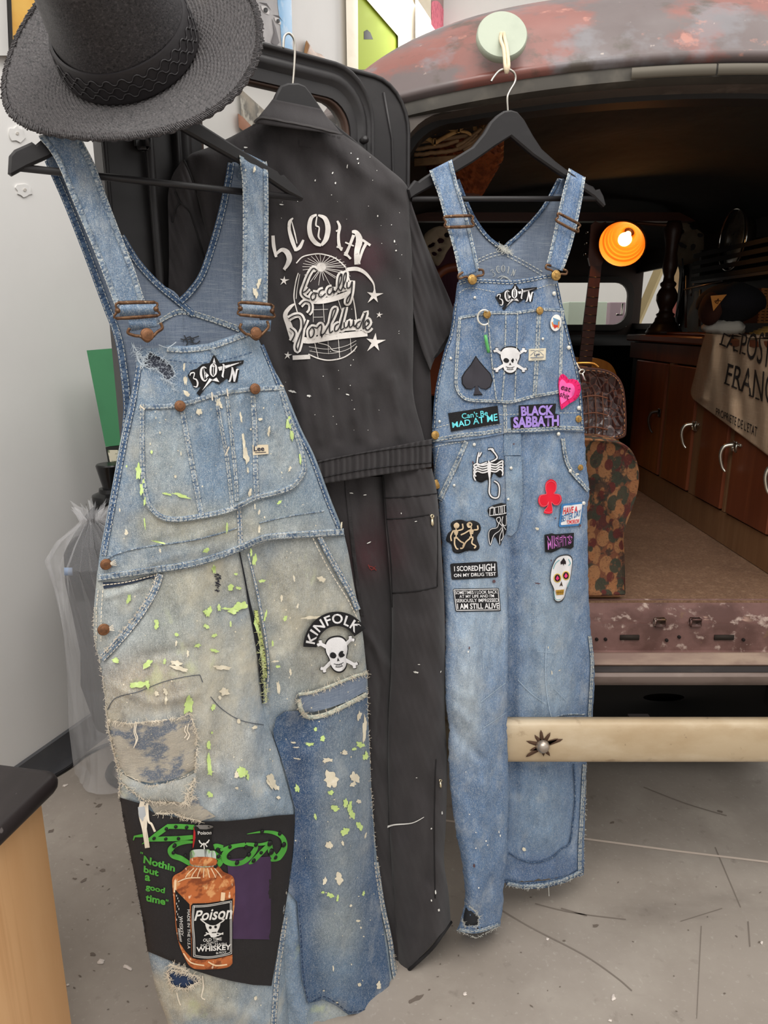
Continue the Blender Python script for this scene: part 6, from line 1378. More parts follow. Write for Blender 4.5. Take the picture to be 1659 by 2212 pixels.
# ---- bottle patch
PB = FX_L
pp = c3([(95, 300), (200, 330), (280, 385), (400, 405), (520, 425), (660, 424), (800, 410), (920, 394), (1018, 388), (1010, 520), (1000, 640), (980, 800), (960, 930), (925, 1110), (895, 1292), (800, 1288), (700, 1270), (600, 1246), (500, 1215), (360, 1160), (240, 1110), (222, 980), (200, 860), (180, 750), (150, 600), (120, 450)])
patch = decal('bottle_patch', PB, pp, pmat('black_cotton_print', (36, 33, 34), .85, coord='UV', layers=[((48, 45, 46), (500, 500, 1), 2, .5, .7, .5)], bump=[((900, 900, 1), .25, .001)]), fo, .0052, .0028, 12)
mb = MB(); threads(mb, PB, c3([(95, 300), (120, 450), (150, 600), (180, 750), (200, 860), (222, 980), (240, 1110)]), 120, 6, 81, .005, 1.2, 0); mb.build('frayed_yarn', flat((40, 37, 38)), patch)['kind'] = 'stuff'
O1 = .0062
decal('purple_panel', PB, c3([(660, 625), (893, 610), (890, 1048), (690, 1045)]), flat((70, 50, 78), .9), patch, O1 + .0002, .0008, 8)
M_gr = flat((78, 160, 62), .7)
logo = MB()
for pts, w in (([(166, 525), (172, 505), (235, 498)], [5, 10, 20]), ([(212, 545), (290, 495), (350, 452), (420, 452), (500, 458)], [3, 26, 26, 26, 26]), ([(240, 522), (320, 518), (400, 516), (480, 508)], [20, 26, 26, 22]),
               ([(500, 535), (440, 535), (390, 548), (362, 575), (375, 605), (420, 622), (470, 652), (500, 656)], [8, 20, 26, 30, 30, 28, 22, 8]), ([(640, 560), (600, 556), (580, 580), (600, 605), (628, 625), (612, 658), (580, 668)], [16, 26, 30, 34, 32, 26, 8]),
               ([(755, 545), (690, 560), (648, 595), (650, 632), (690, 648), (745, 640), (790, 600), (812, 555), (760, 545)], [16, 22, 28, 30, 28, 24, 26, 22, 16]), ([(625, 578), (690, 556), (760, 550)], [14, 20, 16]),
               ([(775, 650), (800, 632), (850, 580), (895, 532)], [6, 24, 26, 16]), ([(812, 548), (850, 545), (880, 538)], [10, 14, 18]), ([(885, 530), (890, 580), (915, 622)], [22, 30, 34]), ([(890, 632), (930, 615), (962, 565), (955, 515), (915, 488), (850, 480), (765, 492)], [10, 34, 30, 26, 20, 12, 2])):
    p = cat(c3(pts), 6) if pts[0][0] not in (166, 212, 240) else np.array(c3(pts)); ribbon(logo, PB, p, np.interp(np.linspace(0, 1, len(p)), np.linspace(0, 1, len(w)), w)/2.44, O1 + .0007, 8)
logo.build('green_logo', M_gr, patch)['kind'] = 'stuff'
M_stud = flat((22, 24, 22), .3)
for x, y in [(340, 465), (390, 453), (447, 457), (275, 515), (337, 518), (405, 515), (378, 590), (382, 553), (440, 605), (610, 573), (675, 560), (760, 560), (812, 548), (885, 540), (938, 490), (845, 478), (958, 548), (915, 615), (890, 585), (840, 590), (800, 632), (775, 600), (712, 643), (672, 612), (615, 610), (600, 660)]:
    px_, py_ = c3(x, y); button(PB, px_, py_, 3.6, M_stud, patch, 'stud', O1 + .0014, .6)
mb = MB()
for s, q in (('Nothin', [(222, 605), (388, 655), (384, 692), (218, 645)]), ('but', [(222, 658), (300, 680), (298, 716), (220, 694)]), ('a', [(228, 706), (256, 712), (254, 742), (226, 738)]), ('good', [(232, 752), (334, 776), (330, 814), (230, 792)]), ('time', [(232, 808), (336, 832), (334, 868), (230, 845)]), ("'", [(204, 585), (209, 587), (208, 597), (203, 595)]), ("'", [(212, 587), (217, 589), (216, 599), (211, 597)]), ("'", [(338, 835), (343, 837), (342, 848), (337, 846)]), ("'", [(346, 837), (351, 839), (350, 850), (345, 848)])):
    text_on(mb, PB, s, c3(q), O1 + .0007, .035)
mb.build('green_lettering', M_gr, patch)['kind'] = 'stuff'
# printed bottle
M_whisk = pmat('printed_amber', (190, 106, 56), .8, coord='UV', layers=[((228, 168, 110), (60, 45, 1), 4, .55, .63, .85), ((120, 56, 28), (50, 60, 1), 3, .52, .62, .8), ((246, 220, 186), (90, 40, 1), 2, .66, .7, .8)])
bt_out = cat(c3([(470, 655), (600, 655), (640, 690), (690, 716), (702, 770), (700, 860), (690, 960), (688, 1140), (684, 1180), (640, 1200), (520, 1206), (468, 1192), (440, 1150), (410, 1080), (392, 1000), (384, 900), (374, 790), (374, 720), (420, 690)]), 4, True)
btl = decal('printed_bottle', PB, bt_out, M_whisk, patch, O1 + .0014, .0006, 8)
decal('bottle_cap', PB, cat(c3([(484, 455), (500, 444), (560, 443), (588, 452), (582, 490), (578, 520), (594, 570), (586, 580), (480, 572), (486, 540), (490, 510)]), 2, True), flat((24, 22, 22)), btl, O1 + .0020, .0006, 12)
decal('cap_stripe', PB, c3([(484, 458), (492, 456), (494, 510), (484, 560), (478, 568)]), flat((170, 36, 34)), btl, O1 + .0024, .0004, 8)
decal('cap_rim', PB, cat(c3([(486, 456), (520, 466), (560, 466), (588, 454), (560, 445), (505, 445)]), 3, True), flat((120, 116, 112)), btl, O1 + .0024, .0004, 8)
decal('neck_ring', PB, cat(c3([(470, 580), (530, 572), (594, 582), (602, 630), (598, 660), (530, 668), (468, 658), (464, 620)]), 3, True), pmat('printed_glass', (190, 196, 190), .7, coord='UV', layers=[((120, 170, 90), (90, 30, 1), 2, .5, .6, .8), ((60, 56, 50), (160, 20, 1), 2, .55, .62, .7)]), btl, O1 + .0021, .0004, 8)
decal('neck_liquid', PB, cat(c3([(470, 620), (530, 612), (600, 622), (600, 655), (530, 662), (470, 652)]), 3, True), M_whisk, btl, O1 + .0026, .0004, 8)
mb = MB()
for k in range(7): ribbon(mb, PB, cat(c3([(485 + k*18, 672), (455 + k*27, 700), (440 + k*32, 722)]), 3), 2.2, O1 + .0024)
for p, w in (([(388, 735), (384, 800)], 5), ([(640, 800), (636, 845)], 9), ([(560, 1165), (600, 1185), (660, 1180)], 3), ([(430, 1120), (470, 1170), (540, 1185)], 3), ([(400, 745), (450, 725), (520, 722)], 2.5)): ribbon(mb, PB, cat(c3(p), 4) if len(p) > 2 else c3(p), w, O1 + .0024)
mb.build('highlight_print', flat((240, 208, 168)), btl)['kind'] = 'stuff'
lab1 = decal('bottle_label', PB, c3([(470, 868), (480, 858), (560, 856), (640, 844), (690, 832), (690, 980), (688, 1128), (600, 1150), (520, 1156), (476, 1146)]), flat((20, 19, 20)), btl, O1 + .0024, .0004, 8)
decal('side_label', PB, c3([(386, 785), (462, 862), (474, 1146), (440, 1110), (404, 1056), (392, 960)]), flat((20, 19, 20)), btl, O1 + .0024, .0004, 8)
mb = MB(); O2_ = O1 + .0036
for s, q, b_ in (('Poison', [(490, 898), (690, 868), (686, 940), (486, 950)], .02), ('OLD TIME', [(534, 1044), (632, 1036), (632, 1052), (534, 1060)], .01), ('QUALITY', [(552, 1060), (612, 1056), (612, 1068), (552, 1073)], .0), ('SOUR  MASH', [(520, 1074), (656, 1064), (656, 1076), (520, 1086)], .0), ('WHISKEY', [(498, 1088), (682, 1072), (680, 1102), (498, 1114)], .03), ('86 PROOF', [(602, 1114), (656, 1108), (656, 1120), (602, 1126)], .0)):
    text_on(mb, PB, s, c3(q), O2_, b_, .2 if s == 'Poison' else 0)
for s, q in (('MADE IN THE U.S.A', [(464, 890), (466, 1098), (452, 1095), (450, 890)]), ('WHISKEY', [(426, 926), (430, 1030), (410, 1022), (408, 926)])): text_on(mb, PB, s, c3(q), O2_, .0)
for k in range(2):
    o_ = k*7; ribbon(mb, PB, cat(c3([(480 + o_, 870 + o_), (560, 866 + o_), (640, 852 + o_), (684 - o_, 845 + o_)]), 4), 1.2, O2_); ribbon(mb, PB, cat(c3([(480 + o_, 872), (476 + o_, 960), (482 + o_, 1050), (484 + o_, 1138 - o_)]), 5), 1.2, O2_); ribbon(mb, PB, cat(c3([(484 + o_, 1138 - o_), (560, 1146 - o_), (640, 1134 - o_), (684 - o_, 1122 - o_)]), 4), 1.2, O2_); ribbon(mb, PB, c3([(684 - o_, 845 + o_), (684 - o_, 1122 - o_)]), 1.1, O2_)
for k in range(10): ribbon(mb, PB, c3([(394 + (k % 3)*6, 812 + 14*k), (394 + (k % 3)*6, 822 + 14*k)]), 1.2, O2_)
for k in range(9): ribbon(mb, PB, c3([(400 + k*1.2, 990 + k*8), (412 + k*1.2, 994 + k*8)]), 1.4, O2_)
# horned skull on the label
mb.add(*decal_geo(PB, cat(c3([(545, 960), (570, 972), (600, 972), (625, 958), (618, 990), (606, 1012), (604, 1034), (576, 1036), (566, 1014), (552, 992)]), 2, True), O2_, 0, 8)[:2])
for p in ([(550, 965), (530, 950), (520, 940), (540, 945)], [(620, 962), (640, 950), (645, 940), (632, 945)], [(540, 1028), (580, 1012), (640, 1020)], [(548, 1012), (600, 1030), (640, 1012)]): ribbon(mb, PB, cat(c3(p), 3), 2.4, O2_)
for s, q in (('Poison', [(505, 478), (578, 474), (576, 494), (507, 496)]),): text_on(mb, PB, s, c3(q), O2_, .01)
for p in ([(515, 535), (538, 548), (560, 530)], [(520, 560), (538, 540), (555, 560)], [(538, 548), (540, 572)], [(512, 525), (520, 540)], [(566, 522), (556, 540)]): ribbon(mb, PB, cat(c3(p), 3) if len(p) > 2 else c3(p), 2.4, O2_)
mb.build('label_print', flat((226, 222, 216)), btl)['kind'] = 'stuff'
mb = MB()
for x, y in ((572, 985), (600, 982)): mb.add(*decal_geo(PB, circle(*c3(x, y), 3.2, 8), O2_ + .0004, 0, 8)[:2])
ribbon(mb, PB, c3([(580, 1012), (604, 1010)]), 2, O2_ + .0004); mb.build('label_dots', flat((24, 22, 22)), btl)['kind'] = 'stuff'
# ---- paint splatter
sp1 = [c1(a, b) + (c, d, e) for a, b, c, d, e in [(395, 1390, 7, 17, -8), (425, 1500, 6, 18, 5), (440, 1600, 3, 10, 0), (1475, 1040, 7, 15, -10), (1495, 1130, 4, 14, 0), (1555, 1300, 2.5, 14, 0), (700, 1560, 20, 4, 14), (600, 1550, 10, 3, 10), (490, 1250, 3, 5, 0), (1405, 1610, 7, 3, -30), (540, 1895, 16, 2.5, 10), (880, 1955, 8, 5, 0), (1030, 1790, 2.5, 14, 0), (440, 1760, 2, 12, -5), (310, 1350, 2, 3, 0)]]
sp1 += [c2(a, b) + (c, d, e) for a, b, c, d, e in [(732, 285, 4, 11, 0), (690, 180, 5, 5, 0), (705, 520, 5, 15, 8), (690, 525, 8, 5, 0), (760, 500, 5, 7, 0), (825, 385, 8, 7, 0), (870, 390, 6, 4, 0), (880, 490, 16, 11, -20), (840, 515, 14, 7, 10), (800, 505, 9, 3, 0), (855, 312, 5, 3, 0), (690, 605, 7, 5, 20), (735, 655, 7, 4, 0), (522, 652, 5, 5, 0), (640, 712, 8, 4, 0), (735, 740, 10, 4, 10), (410, 600, 6, 8, 0), (825, 590, 3, 6, 0), (960, 230, 5, 14, 0), (1000, 350, 7, 4, 0), (1130, 560, 5, 6, 0), (360, 815, 12, 8, -30), (180, 795, 10, 5, 0), (455, 800, 4, 6, 0), (310, 930, 20, 9, -12), (360, 930, 5, 9, 0), (590, 1045, 13, 17, 10), (727, 1058, 5, 8, 0), (720, 1200, 3, 4, 0), (703, 1270, 5, 9, 0), (704, 1370, 5, 18, 0), (710, 1420, 7, 7, 0), (890, 1420, 10, 13, -35), (256, 447, 4, 11, 5), (250, 462, 4, 6, 0), (410, 575, 5, 5, 0), (1340, 1232, 7, 6, 0), (1270, 1265, 8, 4, 0), (1430, 850, 5, 3, 0), (1555, 1270, 8, 5, 0), (1580, 1335, 6, 8, 0), (1520, 1290, 4, 4, 0), (1090, 830, 7, 2.5, -8), (1060, 700, 3, 6, 0), (1195, 1510, 5, 8, -15), (1385, 1535, 6, 5, 0), (970, 600, 4, 20, -12), (1000, 760, 4, 14, -10), (1020, 545, 3, 12, 10), (940, 190, 3, 8, 0), (1300, 1180, 3, 6, 0), (1515, 1025, 7, 4, -20)]]
sp1 += [c3(a, b) + (c, d, e) for a, b, c, d, e in [(563, 20, 4, 8, 0), (566, 125, 5, 18, 0), (738, 165, 11, 10, 30), (770, 190, 4, 6, 0), (570, 285, 8, 6, 0), (1032, 250, 4, 9, -12), (1208, 275, 6, 5, 0), (1228, 355, 12, 6, 0), (1285, 330, 5, 12, -10), (1310, 345, 4, 12, 10), (1320, 390, 7, 10, 0), (1358, 450, 7, 9, -20), (1280, 480, 9, 10, 10), (1125, 400, 3, 8, -25), (1205, 815, 8, 6, 20), (1243, 830, 3, 8, 0), (1380, 805, 3, 6, 0), (1360, 20, 8, 6, 0), (1395, 75, 4, 8, 0), (1325, 45, 4, 4, 0), (1090, 15, 7, 2, 10), (1300, 355, 3, 8, 0), (1165, 800, 4, 3, 0)]]
inr = [p for p in sp1 if p[0] > FM(p[1]) + 2 and p[1] > 1190]; inl = [p for p in sp1 if not (p[0] > FM(p[1]) + 2 and p[1] > 1190)]
SPL = FX.with_h(lambda x, y: FH(x, y) + np.where(y < 1225, .0085, 0.001)); SPR = FX_R.with_h(lambda x, y: FX_R.h(x, y) + .0022)
splats('neon_paint', SPL, inl, M_neon, fo, 100); splats('neon_paint', SPR, inr, M_neon, fo, 300)
cr = [c1(a, b) + (c, d, e) for a, b, c, d, e in [(722, 640, 3, 8, 0), (732, 735, 4, 12, 0), (740, 830, 8, 6, 30), (968, 895, 5, 10, 20), (985, 915, 4, 6, -20), (1130, 1000, 3, 12, -8), (1150, 1170, 4, 18, -8), (1165, 1270, 6, 22, -5), (1195, 1540, 3, 12, 5), (1330, 1100, 4, 10, 8), (1270, 1015, 5, 4, 0), (830, 960, 6, 9, -15), (660, 1425, 4, 4, 0), (1180, 1380, 2, 8, 0), (260, 1665, 2, 5, 0), (1260, 1680, 3, 6, 0), (1230, 1640, 2, 6, 0), (520, 1005, 2, 2.5, 0), (550, 1110, 2, 3, 0), (1480, 1370, 3, 6, 10), (480, 1190, 1.5, 4, 0), (310, 1820, 3, 6, -30), (700, 1260, 1.5, 5, 0)]]
cr += [c2(a, b) + (c, d, e) for a, b, c, d, e in [(1335, 340, 9, 7, 0), (1180, 335, 2, 8, -15), (1110, 445, 3, 8, -10), (1200, 490, 2, 7, 20), (460, 970, 5, 8, 0), (462, 1020, 3.5, 9, 0), (410, 980, 6, 5, -30), (540, 840, 20, 6, 10), (520, 810, 14, 6, 0), (765, 1005, 4, 5, 0), (1093, 950, 3.5, 18, -3), (870, 1135, 5, 5, 0), (960, 1170, 8, 3, -20), (855, 1435, 4, 7, 0), (780, 835, 18, 6, 10), (790, 970, 12, 8, -10), (1280, 555, 22, 4, -6), (1525, 590, 8, 14, 10), (240, 80, 4, 5, 0), (1050, 1470, 9, 19, -22), (1080, 1505, 8, 6, 0), (1360, 1355, 10, 4, -30), (1395, 1460, 14, 16, 0), (1520, 1450, 10, 12, 0), (1465, 1310, 6, 6, 0), (1575, 1180, 5, 30, 0), (520, 700, 2, 8, 0), (585, 755, 3, 7, 0), (430, 180, 2, 6, 0), (985, 60, 3, 8, 0), (1445, 40, 2, 9, 0), (1545, 1105, 5, 10, 0), (700, 1380, 0.1, .1, 0), (1160, 860, 3, 8, 0), (1075, 800, 8, 2.5, -8)]]
cr += [c3(a, b) + (c, d, e) for a, b, c, d, e in [(897, 215, 8, 17, -18), (925, 250, 5, 4, 0), (712, 180, 4, 8, 0), (712, 250, 4, 3, 0), (930, 300, 5, 4, 0), (1200, 200, 14, 16, 0), (1335, 195, 9, 11, 0), (1325, 230, 7, 6, 0), (1250, 725, 10, 12, 0), (1198, 550, 7, 11, -35), (1270, 540, 3, 6, 0), (1175, 740, 5, 9, 0), (810, 1358, 4, 5, 10), (1220, 1200, 1.5, 8, 0), (1358, 1285, 5, 4, -30), (1170, 1318, 3, 2, 0), (1240, 1380, 3, 2, 0), (1312, 870, 3, 3, 0), (1355, 320, 5, 6, 30), (1280, 65, 6, 4, 0), (1195, 100, 10, 4, 0), (1390, 500, 2, 8, 10), (1350, 950, 5, 3, 0), (1460, 1290, 6, 8, 20), (1365, 985, 2, 3, 0), (1025, 35, 8, 1.5, 5), (1030, 95, 9, 1.5, 5), (1010, 10, 7, 2, 0)]]
rs = np.random.RandomState(9)
for i in range(150):
    y = rs.uniform(870, 2190); x = rs.uniform(FL(y) + 10, FRt(y) - 8)
    if 1725 < y < 2130 and x < FM(y): continue
    cr.append((x, y, rs.uniform(.7, 2.1), rs.uniform(.7, 2.6), rs.uniform(-30, 30)))
inr = [p for p in cr if p[0] > FM(p[1]) + 2 and p[1] > 1190]; inl = [p for p in cr if not (p[0] > FM(p[1]) + 2 and p[1] > 1190)]
splats('cream_paint', SPL, inl, M_creampaint, fo, 500); splats('cream_paint', SPR, inr, M_creampaint, fo, 800)
mb = MB()
for k in range(22): ribbon(mb, FX_L, [c2(735 + rs.uniform(-2, 26), 310 + k*4.6), c2(748 + rs.uniform(0, 26), 314 + k*4.6)], 2.2, .0022)
mb.build('black_paint', flat((44, 44, 54)), fo)['kind'] = 'stuff'
splats('strap_paint', S2, [c0_(1303, 868) + (3, 8, 0), c0_(1325, 1450) + (5, 10, 15), c0_(1308, 1498) + (6, 11, 0), c0_(1245, 780) + (2, 4, 0), c0_(1258, 870) + (1.5, 3, 0)], M_creampaint, stp2, 900, .002)
# ---- straw hat on top
hd = ray(281, 113); hcn = CAM + hd*(.965/1.0)
tilt = math.radians(56); nn = np.array([-.10, -math.sin(tilt), math.cos(tilt)]); nn /= np.linalg.norm(nn)
hat = thing('straw_hat', 'wide-brimmed black straw hat with black woven band resting on a hanger', 'hat', hcn)
e1 = np.cross([0, 1, 0], nn); e1 = np.array([1, 0, 0]) - nn*nn[0]; e1 /= np.linalg.norm(e1); e1 = e1*math.cos(-.09) + np.cross(nn, e1)*math.sin(-.09); e2 = np.cross(nn, e1)
def hp_(x, y, z): return hcn + e1*x + e2*y + nn*z
# brim as a coil of real straw rows; rows shaded by geometry ridges
RB = .1755
def ring_r(t): return .078 + (RB - .078)*t
G = []; nang = 252
for i in range(80):
    t_ = i/79; r = ring_r(t_); rid = .0009*math.sin(i*math.pi*1.0) + .0012*abs(math.sin(i*math.pi/2))
    row = []
    for j in range(nang):
        a = 2*math.pi*j/nang; up = .010*t_**2 + .012*math.cos(2*a)*t_**2*(-1) + .004*math.sin(3*a + 1)*t_**2; we = .0011*(1 if (i//2 + j//2) % 2 else -1)
        row.append(hp_(r*math.cos(a)*1.03*(1 if t_ > .0 else 1) , r*math.sin(a)*(1.0 if t_ > .5 else 1.0), up + rid*.9 + we))
    G.append(row)
Gb = [[np.array(p) - nn*.004 for p in row] for row in G[::-1]]
M_straw = pmat('black_straw', (66, 62, 63), .5, layers=[((96, 92, 92), (330, 330, 330), 2, .54, .66, .65), ((26, 25, 27), (260, 260, 260), 2, .46, .38, .8), ((116, 108, 100), (7, 7, 7), 4, .58, .75, .35)], bump=[((420, 420, 420), .55, .0016)], spec=.45)
fixn(MB().grid(G + Gb, closed_u=True).build('brim', M_straw, hat, smooth=True))
rg = np.random.RandomState(2); mb = MB()
for j in range(420):
    a = 2*math.pi*j/420; p = []
    for k in (0, .5, 1): rr_ = RB - .007 + .0085*k + rg.normal(0, .0008); up = .010 + .012*math.cos(2*a)*(-1) + .004*math.sin(3*a + 1); p.append(hp_(rr_*math.cos(a + .02*k)*1.03, rr_*math.sin(a + .02*k), up + .0028 - .003*k*k))
    mb.tube(p, .0009, 5)
mb.build('brim_edge_straw', M_straw, hat)['kind'] = 'stuff'
# crown with pinch
G = []; nc = 96; HC = .115
for i in range(36):
    t_ = i/35
    row = []
    for j in range(nc):
        a = 2*math.pi*j/nc; ca_, sa = math.cos(a), math.sin(a)
        if t_ < .72:
            k = t_/.72; r = .0935 - .015*k; z = .002 + HC*k + (.012*k*k*sa*sa)
        else:
            k = (t_ - .72)/.28; r = .0785*(1 - k)**.62; z = .002 + HC + .012*sa*sa*(1 - k) + .010*math.sin(k*math.pi)*(1 - .3*k) - .030*k**1.2
        ridge = .0006*(1 if i % 2 else -1)
        pin = 1 - (.10*math.exp(-((abs(a - (math.pi*1.5)) - .75)/.35)**2))*(t_ if t_ < .75 else .75)
        row.append(hp_((r + ridge)*ca_*.98*pin, (r + ridge)*sa*1.0*pin, z))
    G.append(row)
mb = MB().grid(G, closed_u=True); n = len(mb.v); mb.f.append([n - nc + j for j in range(nc)])
M_straw2 = pmat('black_straw_crown', (46, 43, 45), .48, layers=[((74, 70, 71), (260, 260, 260), 2, .52, .66, .6), ((22, 21, 23), (300, 300, 300), 2, .46, .38, .8)], bump=[((420, 420, 420), .5, .0014)], spec=.45)
fixn(mb.build('crown', M_straw2, hat))
G = []
for z, o_ in ((.002, .0), (.002, .0035), (.006, .0045), (.036, .0040), (.040, .0032), (.040, 0)):
    k = z/HC; r = .0935 - .015*k + o_; G.append([hp_(r*math.cos(2*math.pi*j/96)*.985, r*math.sin(2*math.pi*j/96)*1.0, z + .0015) for j in range(96)])
M_band = pmat('black_leather_band', (38, 35, 37), .45, bump=[((60, 60, 60), .2, .003)])
hb = fixn(MB().grid(G, closed_u=True).build('hat_band', M_band, hat, sharp=40))
for row_ in range(3):
    mb = MB(); P = []
    for j in range(240):
        a = 2*math.pi*j/240; z = .012 + .009*row_ + .0035*(1 if (j//4 + row_) % 2 else -1)*(1 - abs((j % 4) - 1.5)/3); k = z/HC; r = .0935 - .015*k + .0048; P.append(hp_(r*math.cos(a)*.985, r*math.sin(a), z + .0015))
    mb.tube(P, .0011, 5, closed=True); mb.build('braid', M_band, hb)
# ================================================================ BLACK COVERALL ON THE DOOR
d4 = crop(560, 420, 3.77); d5 = crop(680, 900, 3.16); d2 = crop(500, 0, 3.318)
BO = DS.P(np.array([632.]), np.array([180.]), .055, True)[0]; BC = Surf(BO*[1, 1, 0], 28)
bw1, bw2 = wob(31, 60, 300, 6), wob(32, 26, 90, 7)
b_f = folds([([(690, 300), (800, 380), (870, 430)], 16, .006), ([(640, 330), (660, 520)], 22, -.004), ([(620, 800), (640, 940)], 8, -.006), ([(660, 760), (690, 950)], 9, .006), ([(710, 800), (730, 950)], 8, -.006), ([(760, 830), (775, 945)], 8, .006), ([(800, 850), (810, 945)], 8, -.006), ([(850, 820), (862, 940)], 9, .006), ([(780, 560), (800, 800)], 24, .005), ([(700, 700), (760, 900)], 12, .004),
    ([(560, 480), (600, 700), (640, 900)], 16, -.006), ([(770, 1030), (775, 1140)], 7, -.004), ([(800, 1020), (812, 1120)], 7, .004), ([(870, 1020), (876, 1100)], 8, -.004), ([(905, 1020), (915, 1100)], 8, .004), ([(795, 1370), (830, 1430), (845, 1440)], 8, .008), ([(800, 1400), (825, 1480), (815, 1600)], 7, -.008), ([(900, 1350), (905, 1700), (900, 1990)], 20, .006), ([(870, 1500), (880, 1800)], 12, -.004), ([(930, 1640), (925, 1900)], 9, -.005), ([(880, 500), (884, 850)], 6, .005)])
def b_lean(x, y): return .055*sstep(840, 975, x)*sstep(700, 1300, y) + .012
def mk(L, R, D, extra=0): 
    l, r = curve_of(L), curve_of(R)
    def h(x, y):
        s = np.clip(2*(x - l(y))/(r(y) - l(y)) - 1, -1, 1); p = np.sqrt(1 - np.abs(s)**2.6)
        return b_lean(x, y) + extra + p*D + np.clip(p*2, 0, 1)*(b_f(x, y) + .0045*bw1(x, y) + .002*bw2(x, y))
    return BC.with_h(gridded(h, 350, 1000, 180, 2160, 4))
def rows_of(L, R, ys): l, r = curve_of(L), curve_of(R); return [(float(l(y)), y, float(r(y)), y) for y in ys]
M_black = pmat('faded_black_cotton', (50, 48, 49), .92, attr='wear', coord='UV', spec=.12, sheen=.15, layers=[((66, 64, 65), (700, 500, 1), 2, .5, .7, .35), ((36, 34, 36), (9, 5, 1), 4, .5, .75, .35), ((64, 62, 62), (60, 24, 1), 4, .58, .76, .3)], bump=[((900, 900, 1), .25, .001), ((70, 24, 1), .2, .003)])
b_w = wear_fn((58, 55, 56), [(720, 545, 90, 60, (64, 42, 46), .6), (795, 560, 40, 40, (66, 42, 48), .8), (810, 1195, 60, 60, (66, 40, 44), .8), (830, 1120, 50, 40, (58, 44, 46), .6)], 33, .08)
bk_t = thing('black_coverall', 'black short-sleeved coverall with white globe print hung on the open door', 'coverall', BC.P(890, 2080, 0, True)*[1, 1, 0] + [0, 0, .02])
TL = [(548, 262), (500, 296), (440, 322), (402, 345), (425, 420), (450, 520), (490, 640), (540, 800), (590, 930), (610, 975)]
TR = [(740, 286), (775, 312), (831, 356), (871, 389), (881, 404), (886, 470), (892, 580), (893, 740), (893, 850), (910, 930), (922, 970)]
TS_ = mk(TL, TR, .03)
rwT = [(560, 262, 735, 287), (500, 295, 775, 313), (450, 318, 831, 357), (402, 345, 881, 405), (425, 420, 886, 470), (450, 520, 892, 580), (490, 640, 893, 740), (540, 800, 893, 850), (590, 930, 912, 930), (612, 1000, 924, 975)]
SIDE = BC.with_h(lambda x, y: b_lean(x, y) - .012 + .004*bw1(x, y))
cloth('front_panel', SIDE, [(870, 430, 889, 436), (872, 560, 905, 560), (874, 700, 918, 700), (876, 800, 929, 800), (880, 900, 933, 900), (885, 975, 933, 970)], M_black, bk_t, 14, 50, wear=b_w)
cloth('torso', TS_, rwT, M_black, bk_t, 60, 110, 0, .02, wear=b_w)
# sleeves
sl = BC.with_h(lambda x, y: b_lean(x, y) + .004 + .006*np.sin((x - 890)/14.) + .004*bw2(x, y) - .012*sstep(900, 985, x))
cloth('sleeve', sl, [(884, 425, 889, 440), (886, 500, 910, 500), (886, 570, 938, 570), (890, 652, 974, 652), (905, 735, 985, 698), (925, 790, 963, 733), (930, 800, 940, 764)], M_black, bk_t, 24, 50, 0, .02, wear=b_w)
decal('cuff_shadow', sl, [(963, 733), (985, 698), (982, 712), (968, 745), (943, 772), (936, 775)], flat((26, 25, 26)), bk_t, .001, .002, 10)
sl2 = BC.with_h(lambda x, y: .012 + .008*np.sin((x - 380)/13.) + .004*bw2(x, y) + .006)
cloth('sleeve', sl2, [(395, 345, 402, 350), (372, 380, 420, 398), (363, 422, 440, 454), (364, 487, 464, 528), (365, 560, 480, 600), (363, 660, 500, 690)], M_black, bk_t, 22, 40, 0, .02, wear=b_w)
mb = MB()
for p in ([(397, 346), (410, 375), (425, 415), (440, 455), (463, 530)], [(378, 415), (390, 437), (408, 455), (418, 480), (430, 520), (445, 570)], [(390, 437), (380, 450), (372, 480)]):
    P = cat(p, 5); mb.tube(sl2.P(P[:, 0], P[:, 1], .001), .0016, 6)
mb.build('sleeve_seam', flat((40, 38, 39), .9), bk_t)['kind'] = 'stuff'
CO = TS_.with_h(lambda x, y: .020 + .012*np.sin((x - 545)/62.) + .028*sstep(0, 1, (y - 212 - (x - 589)*.2)/52))
cloth('collar', CO, [(589, 214, 693, 235), (580, 226, 704, 250), (566, 243, 722, 270), (548, 266, 741, 292)], M_black, bk_t, 30, 14, .014, thick=.005, wear=b_w)
seam_band('collar_edge', CO, [(549, 264), (566, 254), (620, 263), (681, 275), (739, 290)], 5, pmat('collar_rim_light', (66, 63, 63), .9), bk_t, .0145)  # lighter edge colour imitates light along the collar rim
cloth('collar_stand', CO, [(592, 216, 690, 236), (584, 230, 700, 252), (575, 245, 720, 275)], M_black, bk_t, 20, 10, -.012, thick=.004, wear=b_w)
mb = MB()
for p in ([(545, 270), (570, 264), (620, 273), (681, 285), (738, 297)], [(646, 316), (672, 319)], [(646, 303), (646, 316)]): stitches(mb, TS_, p, 8, 3, 1.2, .002)
mb.build('stitching', flat((34, 32, 33)), bk_t)['kind'] = 'stuff'
